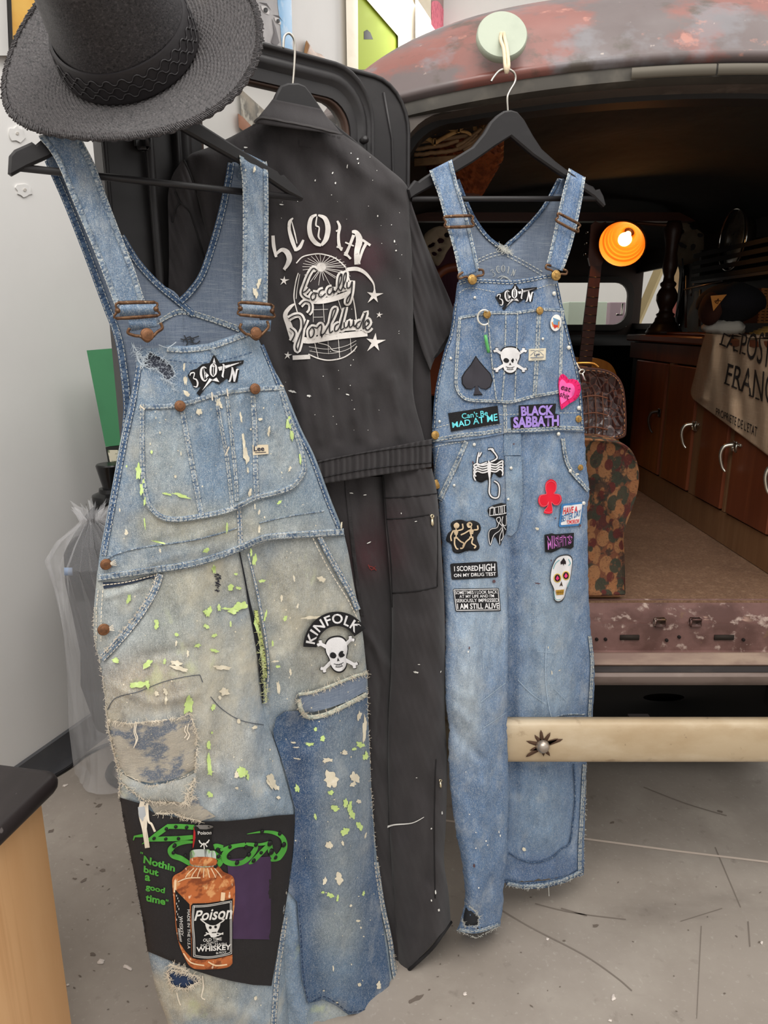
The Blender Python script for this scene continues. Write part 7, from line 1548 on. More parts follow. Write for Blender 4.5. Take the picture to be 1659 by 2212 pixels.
# elastic waist
gat = lambda x, y: .0022*np.sin(x/2.1 + .5*np.sin(x/9.)) + .0012*np.sin(x/4.7 + 1)
WBs = BC.with_h(lambda x, y: b_lean(x, y) + .030*np.sqrt(np.clip(1 - np.abs((x - 775)/170.)**3, 0, 1)) + gat(x, y))
cloth('elastic_waistband', WBs, [(610, 1010, 933, 948), (612, 1016, 933, 953), (625, 1050, 932, 1004), (627, 1056, 932, 1009)], M_black, bk_t, 200, 14, .012, thick=.02, wear=b_w)
mb = MB()
for a, b in (((612, 1018), (933, 960)), ((626, 1048), (932, 999))):
    P = np.stack([np.linspace(a[0], b[0], 120), np.linspace(a[1], b[1], 120) - 8*np.sin(np.linspace(0, math.pi, 120))], 1); mb.tube(WBs.P(P[:, 0], P[:, 1], .0128), .0012, 5)
mb.build('elastic_stitch', flat((38, 36, 37)), bk_t)['kind'] = 'stuff'
# legs
LL, LR = [(640, 1030), (720, 1150), (760, 1330), (780, 1440), (788, 1600), (800, 1800), (822, 1950), (850, 2080)], [(838, 1012), (842, 1150), (850, 1311), (848, 1440), (846, 1600), (850, 1800), (862, 1950), (876, 2100)]
RL_, RR_ = [(826, 1014), (832, 1120), (846, 1311), (845, 1440), (838, 1600), (842, 1800), (852, 1950), (862, 2117)], [(932, 1008), (943, 1058), (949, 1121), (955, 1216), (960, 1311), (962, 1470), (961, 1600), (966, 1650), (963, 1785), (959, 1857), (970, 1940), (973, 1992), (974, 2117)]
S_l, S_r = mk(LL, LR, .026, -.02), mk(RL_, RR_, .032)
cloth('trouser_leg', S_l, rows_of(LL, LR, [1030, 1150, 1230, 1330, 1440, 1600, 1700, 1800, 1950, 2080]), M_black, bk_t, 30, 120, 0, .02, wear=b_w)
rr_ = rows_of(RL_, RR_, [1012, 1058, 1121, 1216, 1311, 1440, 1550, 1650, 1785, 1857]) + [(852, 1985, 969, 1930), (862, 2118, 974, 1994)]
cloth('trouser_leg', S_r, rr_, M_black, bk_t, 36, 130, 0, .022, wear=b_w)
hem = [(974, 1992), (956, 2018), (932, 2050), (889, 2090), (862, 2114)]
P = cat(hem, 6); MB().tube(S_r.P(P[:, 0], P[:, 1], .0), .004, 6).build('hem', flat((34, 32, 33), .9), bk_t)
seam_band('back_seam', S_l, [(748, 1036), (756, 1120), (768, 1230), (782, 1330)], 9, pmat('black_seam', (50, 47, 48), .9, coord='UV', bump=[((300, 300, 1), .6, .002)]), bk_t, .001)
mb = MB()
for S_, p in ((S_r, d5([(475, 555), (650, 545), (830, 525)])), (S_r, d5([(490, 700), (640, 690), (780, 668)])), (S_r, d5([(530, 1205), (700, 1190), (832, 1162)])), (S_r, d5([(834, 680), (838, 900), (836, 1160)])), (S_r, d5([(470, 400), (490, 700), (520, 1000), (530, 1300)])), (S_r, [(942, 1640), (940, 1680), (938, 1800), (940, 1940)])):
    P = cat(p, 6); mb.tube(S_.P(P[:, 0], P[:, 1], .0006), .0013, 5)
mb.build('pocket_seam', flat((32, 30, 31), .9), bk_t)['kind'] = 'stuff'
M_pull = pmat('pale_brass', (222, 206, 172), .3, .8)
for x, y, s in ((934, 1112, 1.0), (952, 1684, .75)):
    zp = MB(); c_ = [(x - 1, y), (x - 4*s, y + 3*s), (x - 4*s, y + 6*s), (x, y + 9*s), (x + 3*s, y + 6*s), (x + 3*s, y + 2*s)]
    V, f, _ = decal_geo(S_r, circle(x, y + 3*s, 4.5*s, 12), .004, .0025, 20, [circle(x, y + 3*s, 2*s, 8)]); zp.add(V, f); V, f, _ = decal_geo(S_r, [(x - 2*s, y + 7*s), (x + 2*s, y + 7*s), (x + 3.5*s, y + 20*s), (x + 1, y + 25*s), (x - 2.5*s, y + 21*s)], .004, .0025, 20); zp.add(V, f)
    zp.build('zip_pull', M_pull, bk_t)
# ---- prints
M_print = pmat('white_screen_print', (226, 220, 214), .85, layers=[((150, 144, 142), (260, 260, 260), 3, .62, .72, .7)])
PRT = TS_
def strokes(lst, mat, name, off, cr=d4, k=3.77, surf=None, parent=None):
    mb = MB()
    for pts, w in lst:
        p = cat(cr(pts), 5) if len(pts) > 2 else np.array(cr(pts)); ww = np.interp(np.linspace(0, 1, len(p)), np.linspace(0, 1, len(np.atleast_1d(w))), np.atleast_1d(w))/k; ribbon(mb, surf or PRT, p, ww, off, 7)
    o = mb.build(name, mat, parent or bk_t); o['kind'] = 'stuff'; return o
let = [([(112, 335), (118, 420), (138, 510)], [26, 30, 20]), ([(125, 500), (180, 452), (225, 470), (245, 520), (230, 570), (200, 612)], [14, 30, 44, 46, 34, 20]), ([(275, 192), (248, 225), (245, 290), (270, 380), (300, 460)], [10, 26, 26, 34, 24]), ([(265, 220), (290, 320), (308, 400)], [6, 12, 6]), ([(295, 455), (330, 430), (360, 370)], [20, 30, 16]),
    ([(468, 165), (425, 190), (408, 260), (420, 340), (460, 395), (505, 415)], [14, 30, 36, 38, 36, 20]), ([(480, 168), (535, 195), (560, 270), (545, 360), (505, 415)], [14, 36, 44, 40, 20]), ([(470, 180), (462, 250), (488, 270), (482, 340), (500, 370)], [8, 14, 10, 16, 8]), ([(635, 215), (655, 262), (645, 330), (650, 410), (672, 458)], [16, 24, 22, 26, 14]), ([(625, 300), (660, 285)], 14), ([(630, 425), (680, 440)], 16),
    ([(700, 500), (735, 420), (770, 330)], [30, 22, 26]), ([(695, 470), (745, 525)], 18), ([(755, 305), (790, 310), (815, 370), (795, 470), (800, 570)], [20, 36, 56, 44, 50]), ([(810, 560), (840, 460), (875, 390)], [16, 22, 26]), ([(840, 370), (905, 415)], 20), ([(700, 390), (770, 420)], 12)]
strokes(let, M_print, 'arched_lettering', .0022)
gl = [([(302, 560), (350, 510), (420, 490), (500, 484), (600, 510), (660, 550), (705, 595)], 10), ([(318, 640), (300, 700), (285, 790), (285, 860), (310, 960)], 9), ([(705, 600), (735, 700), (760, 820), (780, 930), (792, 1040)], 9), ([(400, 1300), (480, 1335), (570, 1350), (680, 1330), (760, 1280), (795, 1235)], 10), ([(715, 612), (790, 606), (850, 630), (900, 680), (935, 740), (935, 830)], [30, 34, 28, 20, 12, 8]), ([(290, 890), (250, 920), (212, 980), (240, 1060), (280, 1180)], [10, 30, 36, 50, 60]), ([(272, 1330), (415, 1322)], 36), ([(330, 650), (310, 760), (300, 850)], 5), ([(440, 880), (440, 1040)], 4), ([(520, 880), (530, 1040)], 4), ([(640, 850), (690, 1000)], 5), ([(440, 940), (560, 935)], 3.5), ([(440, 1000), (520, 998)], 3.5), ([(450, 1200), (480, 1330)], 5), ([(560, 1195), (565, 1300)], 3), ([(645, 1180), (655, 1330)], 4.5), ([(740, 1150), (750, 1285)], 4), ([(405, 1240), (560, 1260), (700, 1235), (790, 1190)], 3.5), ([(410, 1275), (560, 1295), (700, 1270), (790, 1215)], 3.5), ([(480, 1210), (560, 1230), (600, 1270), (660, 1280)], 5)]
for i in range(26):
    a = math.radians(i*14); L = 150 if i % 2 else 110
    e = (505 + 205*math.cos(a)*(1 if math.cos(a) > 0 else .75), 592 + (L if math.sin(a) > 0 else 104)*math.sin(a)); gl.append(([(505 + 34*math.cos(a), 592 + 34*math.sin(a)), e], [5, 3.5]))
strokes(gl, M_print, 'globe_print', .0018)
PG = TS_; mb = MB(); mb.add(*decal_geo(PG, circle(*d4(505, 592), 10, 16), .0020, 0, 20)[:2])
for x, y, r in ((935, 822, 66), (940, 1205, 78), (977, 980, 26), (202, 702, 38), (232, 1310, 32)):
    st_ = []
    for k in range(10): a = math.radians(-84 + 36*k); rr = r*(1 if k % 2 == 0 else .36)*(1.25 if k in (2, 6) else 1); st_.append(d4(x + rr*math.cos(a)*.95, y + rr*math.sin(a)))
    mb.add(*decal_geo(PG, st_, .0022, 0, 30)[:2])
mb.build('star_print', M_print, bk_t)['kind'] = 'stuff'
m_w, m_b = MB(), MB()
SCR = [[(468, 618), (440, 602), (405, 650), (372, 730), (350, 800), (374, 836), (412, 852)], [(350, 800), (376, 790), (402, 762)], [(440, 800), (420, 830), (430, 860), (455, 845), (460, 810), (440, 800), (478, 806)], [(522, 775), (495, 785), (485, 820), (505, 836), (540, 806)], [(592, 755), (565, 765), (555, 800), (575, 815), (600, 782), (600, 756), (602, 800), (626, 790)], [(626, 790), (662, 720), (674, 650), (652, 672), (646, 760), (666, 786)], [(666, 786), (702, 700), (708, 640), (690, 662), (686, 750), (706, 770)], [(716, 712), (716, 760), (740, 755), (758, 708), (750, 800), (730, 872), (712, 884), (716, 850), (752, 800)],
    [(240, 1012), (290, 985), (335, 988), (356, 1040), (346, 1150), (316, 1268), (300, 1236), (330, 1150), (374, 1050), (386, 1018)], [(250, 1090), (290, 1130), (262, 1195)], [(335, 905), (372, 872), (416, 888), (420, 940), (398, 972)], [(430, 1080), (405, 1115), (415, 1165), (440, 1150), (448, 1105), (430, 1080), (472, 1090)], [(472, 1090), (496, 1060), (510, 1076), (500, 1150), (532, 1130)], [(532, 1130), (592, 1020), (626, 935), (600, 946), (576, 1060), (576, 1125), (602, 1110)], [(650, 1050), (620, 1070), (615, 1110), (640, 1105), (666, 1050), (702, 920), (670, 1060), (666, 1100), (690, 1090)], [(692, 1040), (696, 1085), (720, 1075), (732, 1030), (736, 1080), (760, 1066), (768, 1020)], [(770, 1030), (772, 1075), (792, 1060)], [(826, 1030), (796, 1050), (790, 1085), (815, 1085), (840, 1030), (872, 958), (850, 1040), (846, 1090), (866, 1080)], [(866, 1080), (896, 1050), (886, 1020), (862, 1045), (866, 1090), (886, 1105), (912, 1080)]]
for p in SCR: P = cat(d4(p), 5); ribbon(m_w, PG, P, 46/3.77, .0030, 6); ribbon(m_b, PG, P, 10.5/3.77, .0050, 6)
for p, w in (([(360, 850), (480, 870), (620, 845), (745, 800)], 44), ([(290, 1160), (400, 1190), (600, 1160), (880, 1130)], 50), ([(420, 850), (560, 800), (700, 760)], 50), ([(400, 1130), (600, 1090), (890, 1070)], 60)): ribbon(m_w, PG, cat(d4(p), 5), w/3.77, .0026, 6)
m_w.build('script_backing', M_print, bk_t)['kind'] = 'stuff'; m_b.build('script_lettering', flat((48, 45, 46), .9), bk_t)['kind'] = 'stuff'
rs = np.random.RandomState(77); fk = [d2(905, 1138) + (2.5, 2.2, 0), d2(910, 1170) + (1.5, 2.5, 20), d2(745, 1312) + (2, 2.5, 0), d2(725, 1240) + (1.4, 3, 15), d2(600, 1292) + (1.5, 2.5, 10), d2(100, 1056) + (5, 2, 10), d2(360, 1466) + (5, 1.6, 8), d2(1048, 1548) + (1.5, 2.5, 0), d2(1168, 1730) + (1.8, 3, 0), d2(1180, 1796) + (2, 2, 0), d4(270, 1605) + (8, 3, 20), d4(405, 1640) + (6, 2, 15), d4(720, 1630) + (5, 1.5, 15), d4(745, 1390) + (1.2, 2, 0), (750, 360, 1, 5, 10)]
for i in range(60): fk.append((rs.uniform(600, 885), rs.uniform(330, 930), rs.uniform(.5, 1.3), rs.uniform(.5, 1.5), rs.uniform(-40, 40)))
splats('white_fleck', TS_, fk, M_whitepaint, bk_t, 1000, .0016)
fk = [d5(370, 860) + (4, 1.5, -30), d5(650, 290) + (3, 1, -40), d5(760, 197) + (2.5, 2.5, 0)]; splats('white_fleck', S_r, [d5(690, 1745) + (6, 2.2, 20), d5(590, 660) + (1, 2, 0), d5(690, 715) + (3, 1, -15), d5(710, 1692) + (3, 1, 0), d5(860, 1740) + (1, 3, 20), (932, 1790, 2, 2, 0), (955, 1756, 1.5, 4, 0), (941, 1928, 1.5, 5, 0), (932, 1945, 2, 2.5, 0), (948, 1966, 2.5, 3, 0), (900, 1680, 2, 1, 0)], M_whitepaint, bk_t, 1200, .0016)
splats('white_fleck', S_l, [d5(250, 522) + (5, 1.2, 5), d5(342, 534) + (4, 1.2, -5), d5(370, 860) + (5, 1.2, -28), (848, 1650, 2, 6, 10)], M_whitepaint, bk_t, 1300, .002)
strokes([([(818, 1786), (826, 1790), (850, 1782), (890, 1778), (916, 1765)], [5, 5, 3, 2, 1])], M_whitepaint, 'white_drip', .002, lambda p: p, 1, S_r)
strokes([([(372, 1020), (400, 1030), (420, 1050)], 6), ([(365, 1010), (380, 1040), (410, 1040)], 5), ([(385, 1050), (415, 1020)], 4)], flat((120, 48, 44), .9), 'red_stain', .002, d5, 3.16, S_l)
hanger('clothes_hanger', 'black wooden hanger hooked over the black door carrying the coverall', BC.with_h(lambda x, y: 0*x), [(470, 330), (548, 285), (578, 245), (594, 206), (604, 187), (620, 181), (642, 181), (657, 187), (670, 203), (684, 224), (705, 255), (760, 300), (850, 378), (862, 396), (850, 398), (760, 330), (690, 292), (640, 275), (600, 285), (540, 320), (480, 350)], [(490, 345), (850, 392)], [(632, 184), (635, 150), (637, 110), (636, 88), (630, 76), (622, 72), (614, 80), (612, 104)])
# ================================================================ PATCHED OVERALLS HUNG ON THE TRUCK
e3 = crop(860, 0, 2.076); e6 = crop(900, 540, 4.1475); e7 = crop(900, 930, 4.1475); e8 = crop(940, 1320, 3.353)
RS = Surf((.24, 1.435, 0), 20)
RL2 = curve_of([(988, 606), (982, 656), (972, 721), (960, 757), (948, 805), (939, 853), (934, 926), (933, 954), (939, 1038), (947, 1079), (949, 1123), (954, 1171), (958, 1268), (961, 1345), (962, 1469), (964, 1529), (970, 1573), (968, 1618), (973, 1708), (985, 1797), (997, 1857), (1004, 1916), (1002, 1960), (990, 2010), (990, 2060)])
RR2 = curve_of([(1204, 600), (1209, 632), (1216, 665), (1225, 709), (1238, 757), (1250, 805), (1257, 853), (1262, 926), (1263, 942), (1266, 1002), (1274, 1058), (1269, 1085), (1269, 1147), (1271, 1268), (1274, 1330), (1278, 1385), (1284, 1433), (1283, 1499), (1279, 1559), (1272, 1610), (1267, 1651), (1265, 1738), (1262, 1827), (1261, 1890), (1260, 1950)])
RM2 = curve_of([(1084, 920), (1086, 935), (1090, 1002), (1094, 1051), (1095, 1147), (1096, 1268), (1098, 1350), (1097, 1499), (1095, 1565), (1097, 1633), (1100, 1678), (1097, 1767), (1094, 1857), (1089, 1902), (1085, 1980), (1078, 2010), (1076, 2060)])
rw1_, rw2_ = wob(41, 60, 320, 6), wob(42, 30, 110, 7)
r_f = folds([([(1130, 740), (1140, 860)], 5, -.004), ([(1120, 760), (1125, 850)], 5, .003), ([(1150, 750), (1160, 850)], 6, .0035), ([(1000, 960), (975, 1030), (950, 1075)], 6, -.003), ([(1030, 1100), (1015, 1300), (1010, 1500)], 22, .006), ([(1080, 1150), (1085, 1500)], 10, -.005), ([(975, 1560), (1000, 1600), (1040, 1640)], 10, -.006), ([(985, 1530), (1010, 1560)], 10, .006), ([(1130, 1060), (1140, 1300), (1135, 1540)], 16, -.005), ([(1190, 1150), (1185, 1500), (1180, 1800)], 26, .008), ([(1240, 1300), (1245, 1520)], 12, -.004), ([(1110, 1200), (1112, 1880)], 9, -.006), ([(1040, 1700), (1035, 1950)], 18, .005), ([(1160, 940), (1200, 1020)], 12, .003), ([(1255, 960), (1240, 1040)], 8, -.004)])
def RH0(x, y, side):
    L, R, Mm = RL2(y), RR2(y), RM2(y); pr = lambda s: np.sqrt(np.clip(1 - np.abs(s)**2.6, 0, 1)); k = sstep(980, 1350, y)
    pb = pr(np.clip(2*(x - L)/(R - L) - 1, -1, 1)); pl = pr(np.clip(2*(x - L)/(Mm - L) - 1, -1, 1)) if side < 0 else pr(np.clip(2*(x - (Mm - 22))/(R - Mm + 22) - 1, -1, 1))
    e = np.clip((pl if side else pb)*1.6, 0, 1); kk = sstep(1150, 1540, y)
    p_ = pb if side == 0 else (1 - k)*pb + k*pl
    return .026*p_ + (.052*kk if side < 0 else (-.012*kk if side > 0 else 0)) + e*(r_f(x, y) + .0030*rw1_(x, y) + .0014*rw2_(x, y))
RX = RS.with_h(gridded(lambda x, y: RH0(x, y, 0), 920, 1290, 580, 1180)); RXL = RS.with_h(gridded(lambda x, y: RH0(x, y, -1), 920, 1120, 900, 2070)); RXR = RS.with_h(gridded(lambda x, y: RH0(x, y, 1), 1050, 1300, 900, 1970))
r_wear = wear_fn((94, 120, 154), [(1100, 640, 120, 60, (92, 120, 156), .6), (1040, 760, 40, 60, (90, 118, 152), .6), (1180, 760, 40, 70, (112, 138, 166), .6), (960, 850, 30, 90, (120, 142, 164), .7), (1100, 900, 160, 30, (98, 124, 156), .6), (1020, 1060, 60, 120, (124, 148, 172), .8), (1040, 1300, 70, 170, (150, 168, 184), .85), (1010, 1530, 40, 130, (172, 184, 192), .85), (1190, 1060, 60, 120, (116, 142, 170), .8), (1185, 1330, 60, 180, (146, 166, 184), .85), (1180, 1500, 60, 60, (150, 170, 188), .8), (1110, 1300, 14, 300, (70, 98, 134), .8), (1040, 1800, 60, 160, (92, 120, 154), .8), (1170, 1750, 70, 110, (120, 144, 168), .8), (1180, 1880, 90, 36, (74, 100, 138), .9), (1060, 1560, 24, 160, (116, 140, 168), .6)], 45, .09, 40, 110)
ro = thing('denim_overalls', 'blue denim bib overalls covered in sewn patches hanging across the truck bumper', 'overalls', RS.P(1100, 1950, 0, True)*[1, 1, 0] + [0, 0, .02], 'bib overalls on hangers')
hanger('clothes_hanger', 'black wooden hanger hung from the pale magnet by a rope loop', RS, [(1072, 250), (1086, 241), (1101, 239), (1115, 243), (1130, 260), (1149, 294), (1168, 323), (1197, 349), (1226, 371), (1269, 400), (1279, 404), (1284, 411), (1293, 409), (1301, 424), (1306, 443), (1301, 448), (1279, 426), (1221, 386), (1192, 367), (1149, 337), (1101, 296), (1067, 318), (1019, 352), (956, 390), (896, 424), (884, 430), (878, 410), (894, 390), (902, 393), (909, 387), (918, 381), (980, 342), (1019, 318), (1043, 289), (1057, 265)], [(889, 430), (1296, 429)], [(1097, 241), (1096, 212), (1101, 197), (1113, 175), (1111, 158), (1096, 149), (1079, 153), (1067, 166), (1061, 176)])
# magnet disc with rope
mg = at_y(1085, 74, 1.50); nz = np.array([0, -.94, .34]); mgt = thing('round_magnet', 'pale green round magnet with a rope loop stuck on the truck roof edge', 'magnet', mg)
MB().lathe([(0, .0), (.006, .0), (.0445, .001), (.0465, -.002), (.047, -.012), (.045, -.016), (0, -.016)], mg, nz, 48).build('disc', pmat('pale_green_enamel', (176, 184, 166), .5, layers=[((160, 168, 152), (20, 20, 20), 4, .45, .7, .6), ((196, 200, 188), (40, 12, 40), 4, .6, .7, .6)]), mgt, sharp=50)
hk = RS.P(np.array([1094.]), np.array([151.]), 0, True)[0]
for s in (-1, 1):
    P = cat([mg + [.002*s, -.002, .002], mg + [.004*s, -.009, -.012], (mg + hk)/2 + [.003*s, -.012, 0], hk + [.003*s, -.003, .006], hk + [0, .0, -.005]], 6); MB().tube(P, .0032, 8).build('rope', pmat('cotton_rope', (224, 206, 176), .95, bump=[((300, 300, 300), .5, .002)]), mgt)
# back panel
RB_ = RS.with_h(lambda x, y: -.034 + .003*rw1_(x, y) + .012*sstep(520, 400, y))
cloth('back_panel', RB_, [(972, 372, 985, 384), (985, 420, 1006, 436), (990, 460, 1025, 473), (992, 500, 1054, 512), (994, 540, 1087, 536), (990, 620, 1092, 600), (985, 700, 1092, 680)], M_cham, ro, 20, 40)
cloth('back_panel', RB_, [(1207, 385, 1240, 392), (1173, 448, 1232, 440), (1130, 497, 1222, 500), (1086, 536, 1210, 545), (1090, 600, 1204, 600), (1090, 680, 1204, 680)], M_cham, ro, 20, 40)
seam_band('neck_binding', RB_, [(988, 388), (1006, 434), (1025, 474), (1054, 513), (1086, 537)], 9, M_seamd, ro, .002, (.3,), M_thread); seam_band('neck_binding', RB_, [(1208, 387), (1174, 449), (1131, 498), (1088, 537)], 9, M_seamd, ro, .002, (.3,), M_thread)
mb = MB()
for p in ([(1033, 560), (1060, 548), (1086, 542)], [(1033, 567), (1060, 555), (1086, 549)], [(1095, 545), (1130, 563), (1174, 588)], [(1095, 553), (1130, 571), (1172, 595)]): stitches(mb, RB_, p, 6, 3, 1.8, .002)
threads(mb, RB_, [(1078, 532), (1100, 545)], 90, 14, 5, .004, 1.6, 0); mb.build('white_stitching', M_thread, ro)['kind'] = 'stuff'
mb = MB(); glyphs(mb, RB_, [(c, 1065 + 11*i, y_, 9, 15, r) for i, (c, y_, r) in enumerate((('3', 590, -18), ('C', 582, -10), ('O', 580, 0), ('I', 583, 8), ('N', 589, 18)))], .002, 0, .55)
for p in ([(1075, 600), (1085, 596), (1098, 600)], [(1080, 606), (1088, 598), (1104, 606)]): ribbon(mb, RB_, cat(p, 3), 1.3, .002)
mb.build('chalk_lettering', M_thread, ro)['kind'] = 'stuff'
# legs and bib
ysL = [945, 1000, 1038, 1079, 1123, 1171, 1268, 1345, 1469, 1529, 1573, 1618, 1708, 1797, 1857, 1916, 1950]
rowsL = [(RL2(y), y, RM2(y), y - 14*(1 - sstep(945, 1050, y))) for y in ysL] + [(994, 1990, 1082, 1985), (986, 2012, 1080, 2002)]
legL = cloth('trouser_leg', RXL, rowsL, M_denim, ro, 40, 170, 0, .026, wear=r_wear, jit=2.0)
rowsR = [(RM2(y) - 22, y, RR2(y), y) for y in [925, 960, 1002, 1040, 1070, 1100, 1147, 1268, 1330, 1385, 1433, 1499, 1559, 1610, 1651, 1738, 1827, 1870]] + [(1072, 1910, 1261, 1890)]
rowsR[-2] = (1072, 1880, 1262, 1862)
legR = cloth('trouser_leg', RXR, rowsR, M_denim, ro, 44, 160, -.002, .024, wear=r_wear, jit=1.5)
decal('hem_flap', RXR, [(1092, 1900), (1130, 1906), (1180, 1902), (1230, 1890), (1262, 1872), (1261, 1886), (1224, 1906), (1180, 1918), (1134, 1921), (1094, 1913)], M_seamd, ro, .0012, .002, 10)
bibp = e6([(365, 292), (400, 268), (450, 252), (530, 246), (650, 260), (750, 268), (850, 270), (1000, 250), (1100, 232), (1185, 214), (1240, 235), (1262, 262)]) + [(RR2(y), y) for y in range(620, 930, 16)] + [(1263, 933), (1211, 930), (1165, 934), (1088, 937), (1081, 938), (1045, 945), (996, 952), (934, 956)] + [(RL2(y), y) for y in range(945, 612, -16)]
rb = decal('bib', RX, bibp, M_denim, ro, .004, .004, 8, wear=r_wear)
BX = RX.with_h(lambda x, y: RX.h(x, y) + .004)
pkp = cat(e6([(380, 592), (560, 562), (700, 548), (900, 546), (1120, 517), (1320, 525)]), 3).tolist() + cat(e6([(1320, 525), (1306, 800), (1300, 1100), (1295, 1240), (1270, 1282), (1050, 1322), (850, 1372), (720, 1366), (480, 1356), (400, 1320), (355, 1250), (345, 1150), (360, 850), (380, 592)]), 3)[1:-1].tolist()
rpk = decal('bib_pocket', BX, pkp, M_denim, ro, .003, .003, 8, wear=r_wear); RP = RX.with_h(lambda x, y: RX.h(x, y) + .007)
for nm, pts, w, S_, st in (('pocket_border', [(388, 600), (368, 850), (353, 1150), (364, 1245), (406, 1310), (485, 1345), (720, 1355), (850, 1360), (1050, 1310), (1262, 1272), (1285, 1238), (1290, 1100), (1297, 800), (1308, 540)], 7, RP, (-.3, .3)), ('pocket_hem', [(384, 606), (560, 577), (700, 562), (900, 560), (1120, 532), (1312, 540)], 7, RP, (.3,)), ('divider_seam', [(640, 590), (660, 850), (690, 1150), (716, 1350)], 4, RP, (0,)), ('divider_seam', [(1095, 560), (1085, 800), (1070, 1100), (1055, 1310)], 10, RP, (-.3, .3)), ('divider_seam', [(800, 560), (795, 800), (785, 1100), (765, 1355)], 4, RP, (0,)), ('divider_seam', [(905, 560), (895, 900), (880, 1350)], 4, RP, (0,)), ('bib_hem', [(380, 300), (460, 275), (650, 280), (850, 290), (1000, 270), (1185, 234), (1250, 262)], 7, BX, (-.35, .4)), ('centre_seam', [(790, 1385), (795, 1500), (795, 1635)], 8, BX, (-.3, .3)), ('waist_seam', [(140, 1705), (400, 1660), (600, 1640), (760, 1612)], 9, BX, (-.35, .35)), ('waist_seam', [(780, 1620), (1100, 1608), (1290, 1594), (1500, 1600)], 9, BX, (-.35, .35)), ('side_seam', [(350, 480), (312, 750), (262, 900), (212, 1100), (175, 1300), (152, 1600)], 7, BX, (-.2,)), ('side_seam', [(1255, 300), (1300, 520), (1340, 700), (1390, 900), (1440, 1100), (1468, 1300), (1488, 1590)], 6, BX, (.2,))):
    seam_band(nm, S_, e6(pts), w, M_seam if nm not in ('side_seam', 'bib_hem') else M_seamd, rpk if S_ is RP else ro, .0006, st, M_thread, .0010)
for pts in ([(145, 1600), (300, 1560), (400, 1545)], [(590, 1580), (760, 1560)], [(740, 1475), (800, 1475), (920, 1470)], [(1280, 1460), (1480, 1458)], [(380, 385), (480, 340), (700, 376)], [(1040, 360), (1200, 310), (1265, 330)]):
    mb = MB(); stitches(mb, BX, e6(pts), 5, 2.5, 1.5, .001); mb.build('stitching', M_thread, ro)['kind'] = 'stuff'
# straps
rsw = wear_fn((92, 120, 156), [(970, 400, 30, 50, (122, 148, 178), .7), (1010, 560, 20, 40, (110, 136, 166), .6)], 48, .1, 14, 90)
S3 = RS.with_h(lambda x, y: .012 + .016*sstep(360, 590, y) + .0012*rw2_(x, y) - .018*sstep(366, 345, y + (x - 930)*.3))
r3 = [(927, 369, 976, 344), (930, 378, 979, 356), (947, 424, 991, 404), (961, 476, 1008, 458), (980, 542, 1025, 530), (992, 602, 1037, 586)]
S4 = RS.with_h(lambda x, y: .012 + .016*sstep(380, 590, y) + .0012*rw2_(x, y) - .018*sstep(384, 362, y - (x - 1230)*.5))
r4 = [(1229, 363, 1265, 384), (1226, 376, 1263, 396), (1216, 412, 1257, 436), (1204, 464, 1246, 490), (1192, 522, 1232, 542), (1180, 574, 1216, 586)]
for S_, r in ((S3, r3), (S4, r4)):
    o = cloth('shoulder_strap', S_, r, M_strap, ro, 14, 50, wear=rsw); edge_pair(o, S_, [q[:2] for q in r], [q[2:] for q in r], 7)
cloth('shoulder_strap', RS.with_h(lambda x, y: -.011 - .02*sstep(370, 450, y)), [(930, 368, 975, 346), (944, 400, 984, 384), (970, 440, 1000, 430)], M_strap, ro, 8, 12, wear=rsw)
cloth('shoulder_strap', RS.with_h(lambda x, y: -.011 - .02*sstep(380, 460, y)), [(1230, 366, 1262, 384), (1212, 392, 1250, 404), (1190, 440, 1238, 446)], M_strap, ro, 8, 12, wear=rsw)
SB2 = RS.with_h(lambda x, y: .030 + 0*x)
def buck(q):
    q = np.array(q, float); b = wire(SB2, [q[0], q[1], (q[1] + q[2])/2, q[2], q[3], (q[3] + q[0])/2], .0020, M_rustwire, ro, 'buckle', .004, True, 4)
    for a, c in ((q[0], q[1]), (q[3], q[2])): MB().tube(SB2.P(np.linspace(a[0], c[0], 6), np.linspace(a[1], c[1], 6), .004), .0026, 8).build('cross_bar', M_rustwire, b)
buck([(962, 468), (1018, 466), (1020, 489), (964, 491)]); buck([(1208, 461), (1251, 484), (1246, 501), (1203, 478)])
def hook2(pts, bx, by):
    b = wire(SB2, pts, .0021, M_rustwire, ro, 'bib_hook', .002, False, 6); button(SB2, bx, by, 9.5, M_brass, b, 'bib_button', .003)
hook2([(1000, 588), (990, 595), (992, 602), (1008, 598), (1020, 606), (1030, 597), (1043, 594), (1043, 584), (1034, 582)], 1020, 604); hook2([(1190, 574), (1181, 572), (1180, 580), (1192, 584), (1200, 594), (1212, 592), (1223, 592), (1224, 585), (1216, 582)], 1201, 595)
for x, y, r, S_, m in ((1052, 679, 7, RP, M_brass), (1166, 671, 8, RP, M_brass), (940, 940, 8, BX, M_brass), (943, 1046, 6, RXL, M_brass), (1254, 1010, 6, RXR, M_brass), (1250, 905, 4.5, BX, M_brass)): button(S_, x, y, r, m, ro, 'button', .003)
M_pearl = pmat('pearl_stud', (226, 222, 210), .25, .3)
for (x, y), S_ in [(e6(*p), BX) for p in ((520, 425), (1230, 390), (305, 970), (1362, 875), (205, 1535), (1452, 1415))] + [(e6(1130, 795), RP)] + [(e7(*p), RXL) for p in ((515, 125), (335, 490))] + [(e7(*p), RXR) for p in ((845, 335), (820, 615), (1375, 360), (1270, 30), (1495, 650))]: button(S_, x, y, 2.8, M_pearl, ro, 'stud', .002, .7)
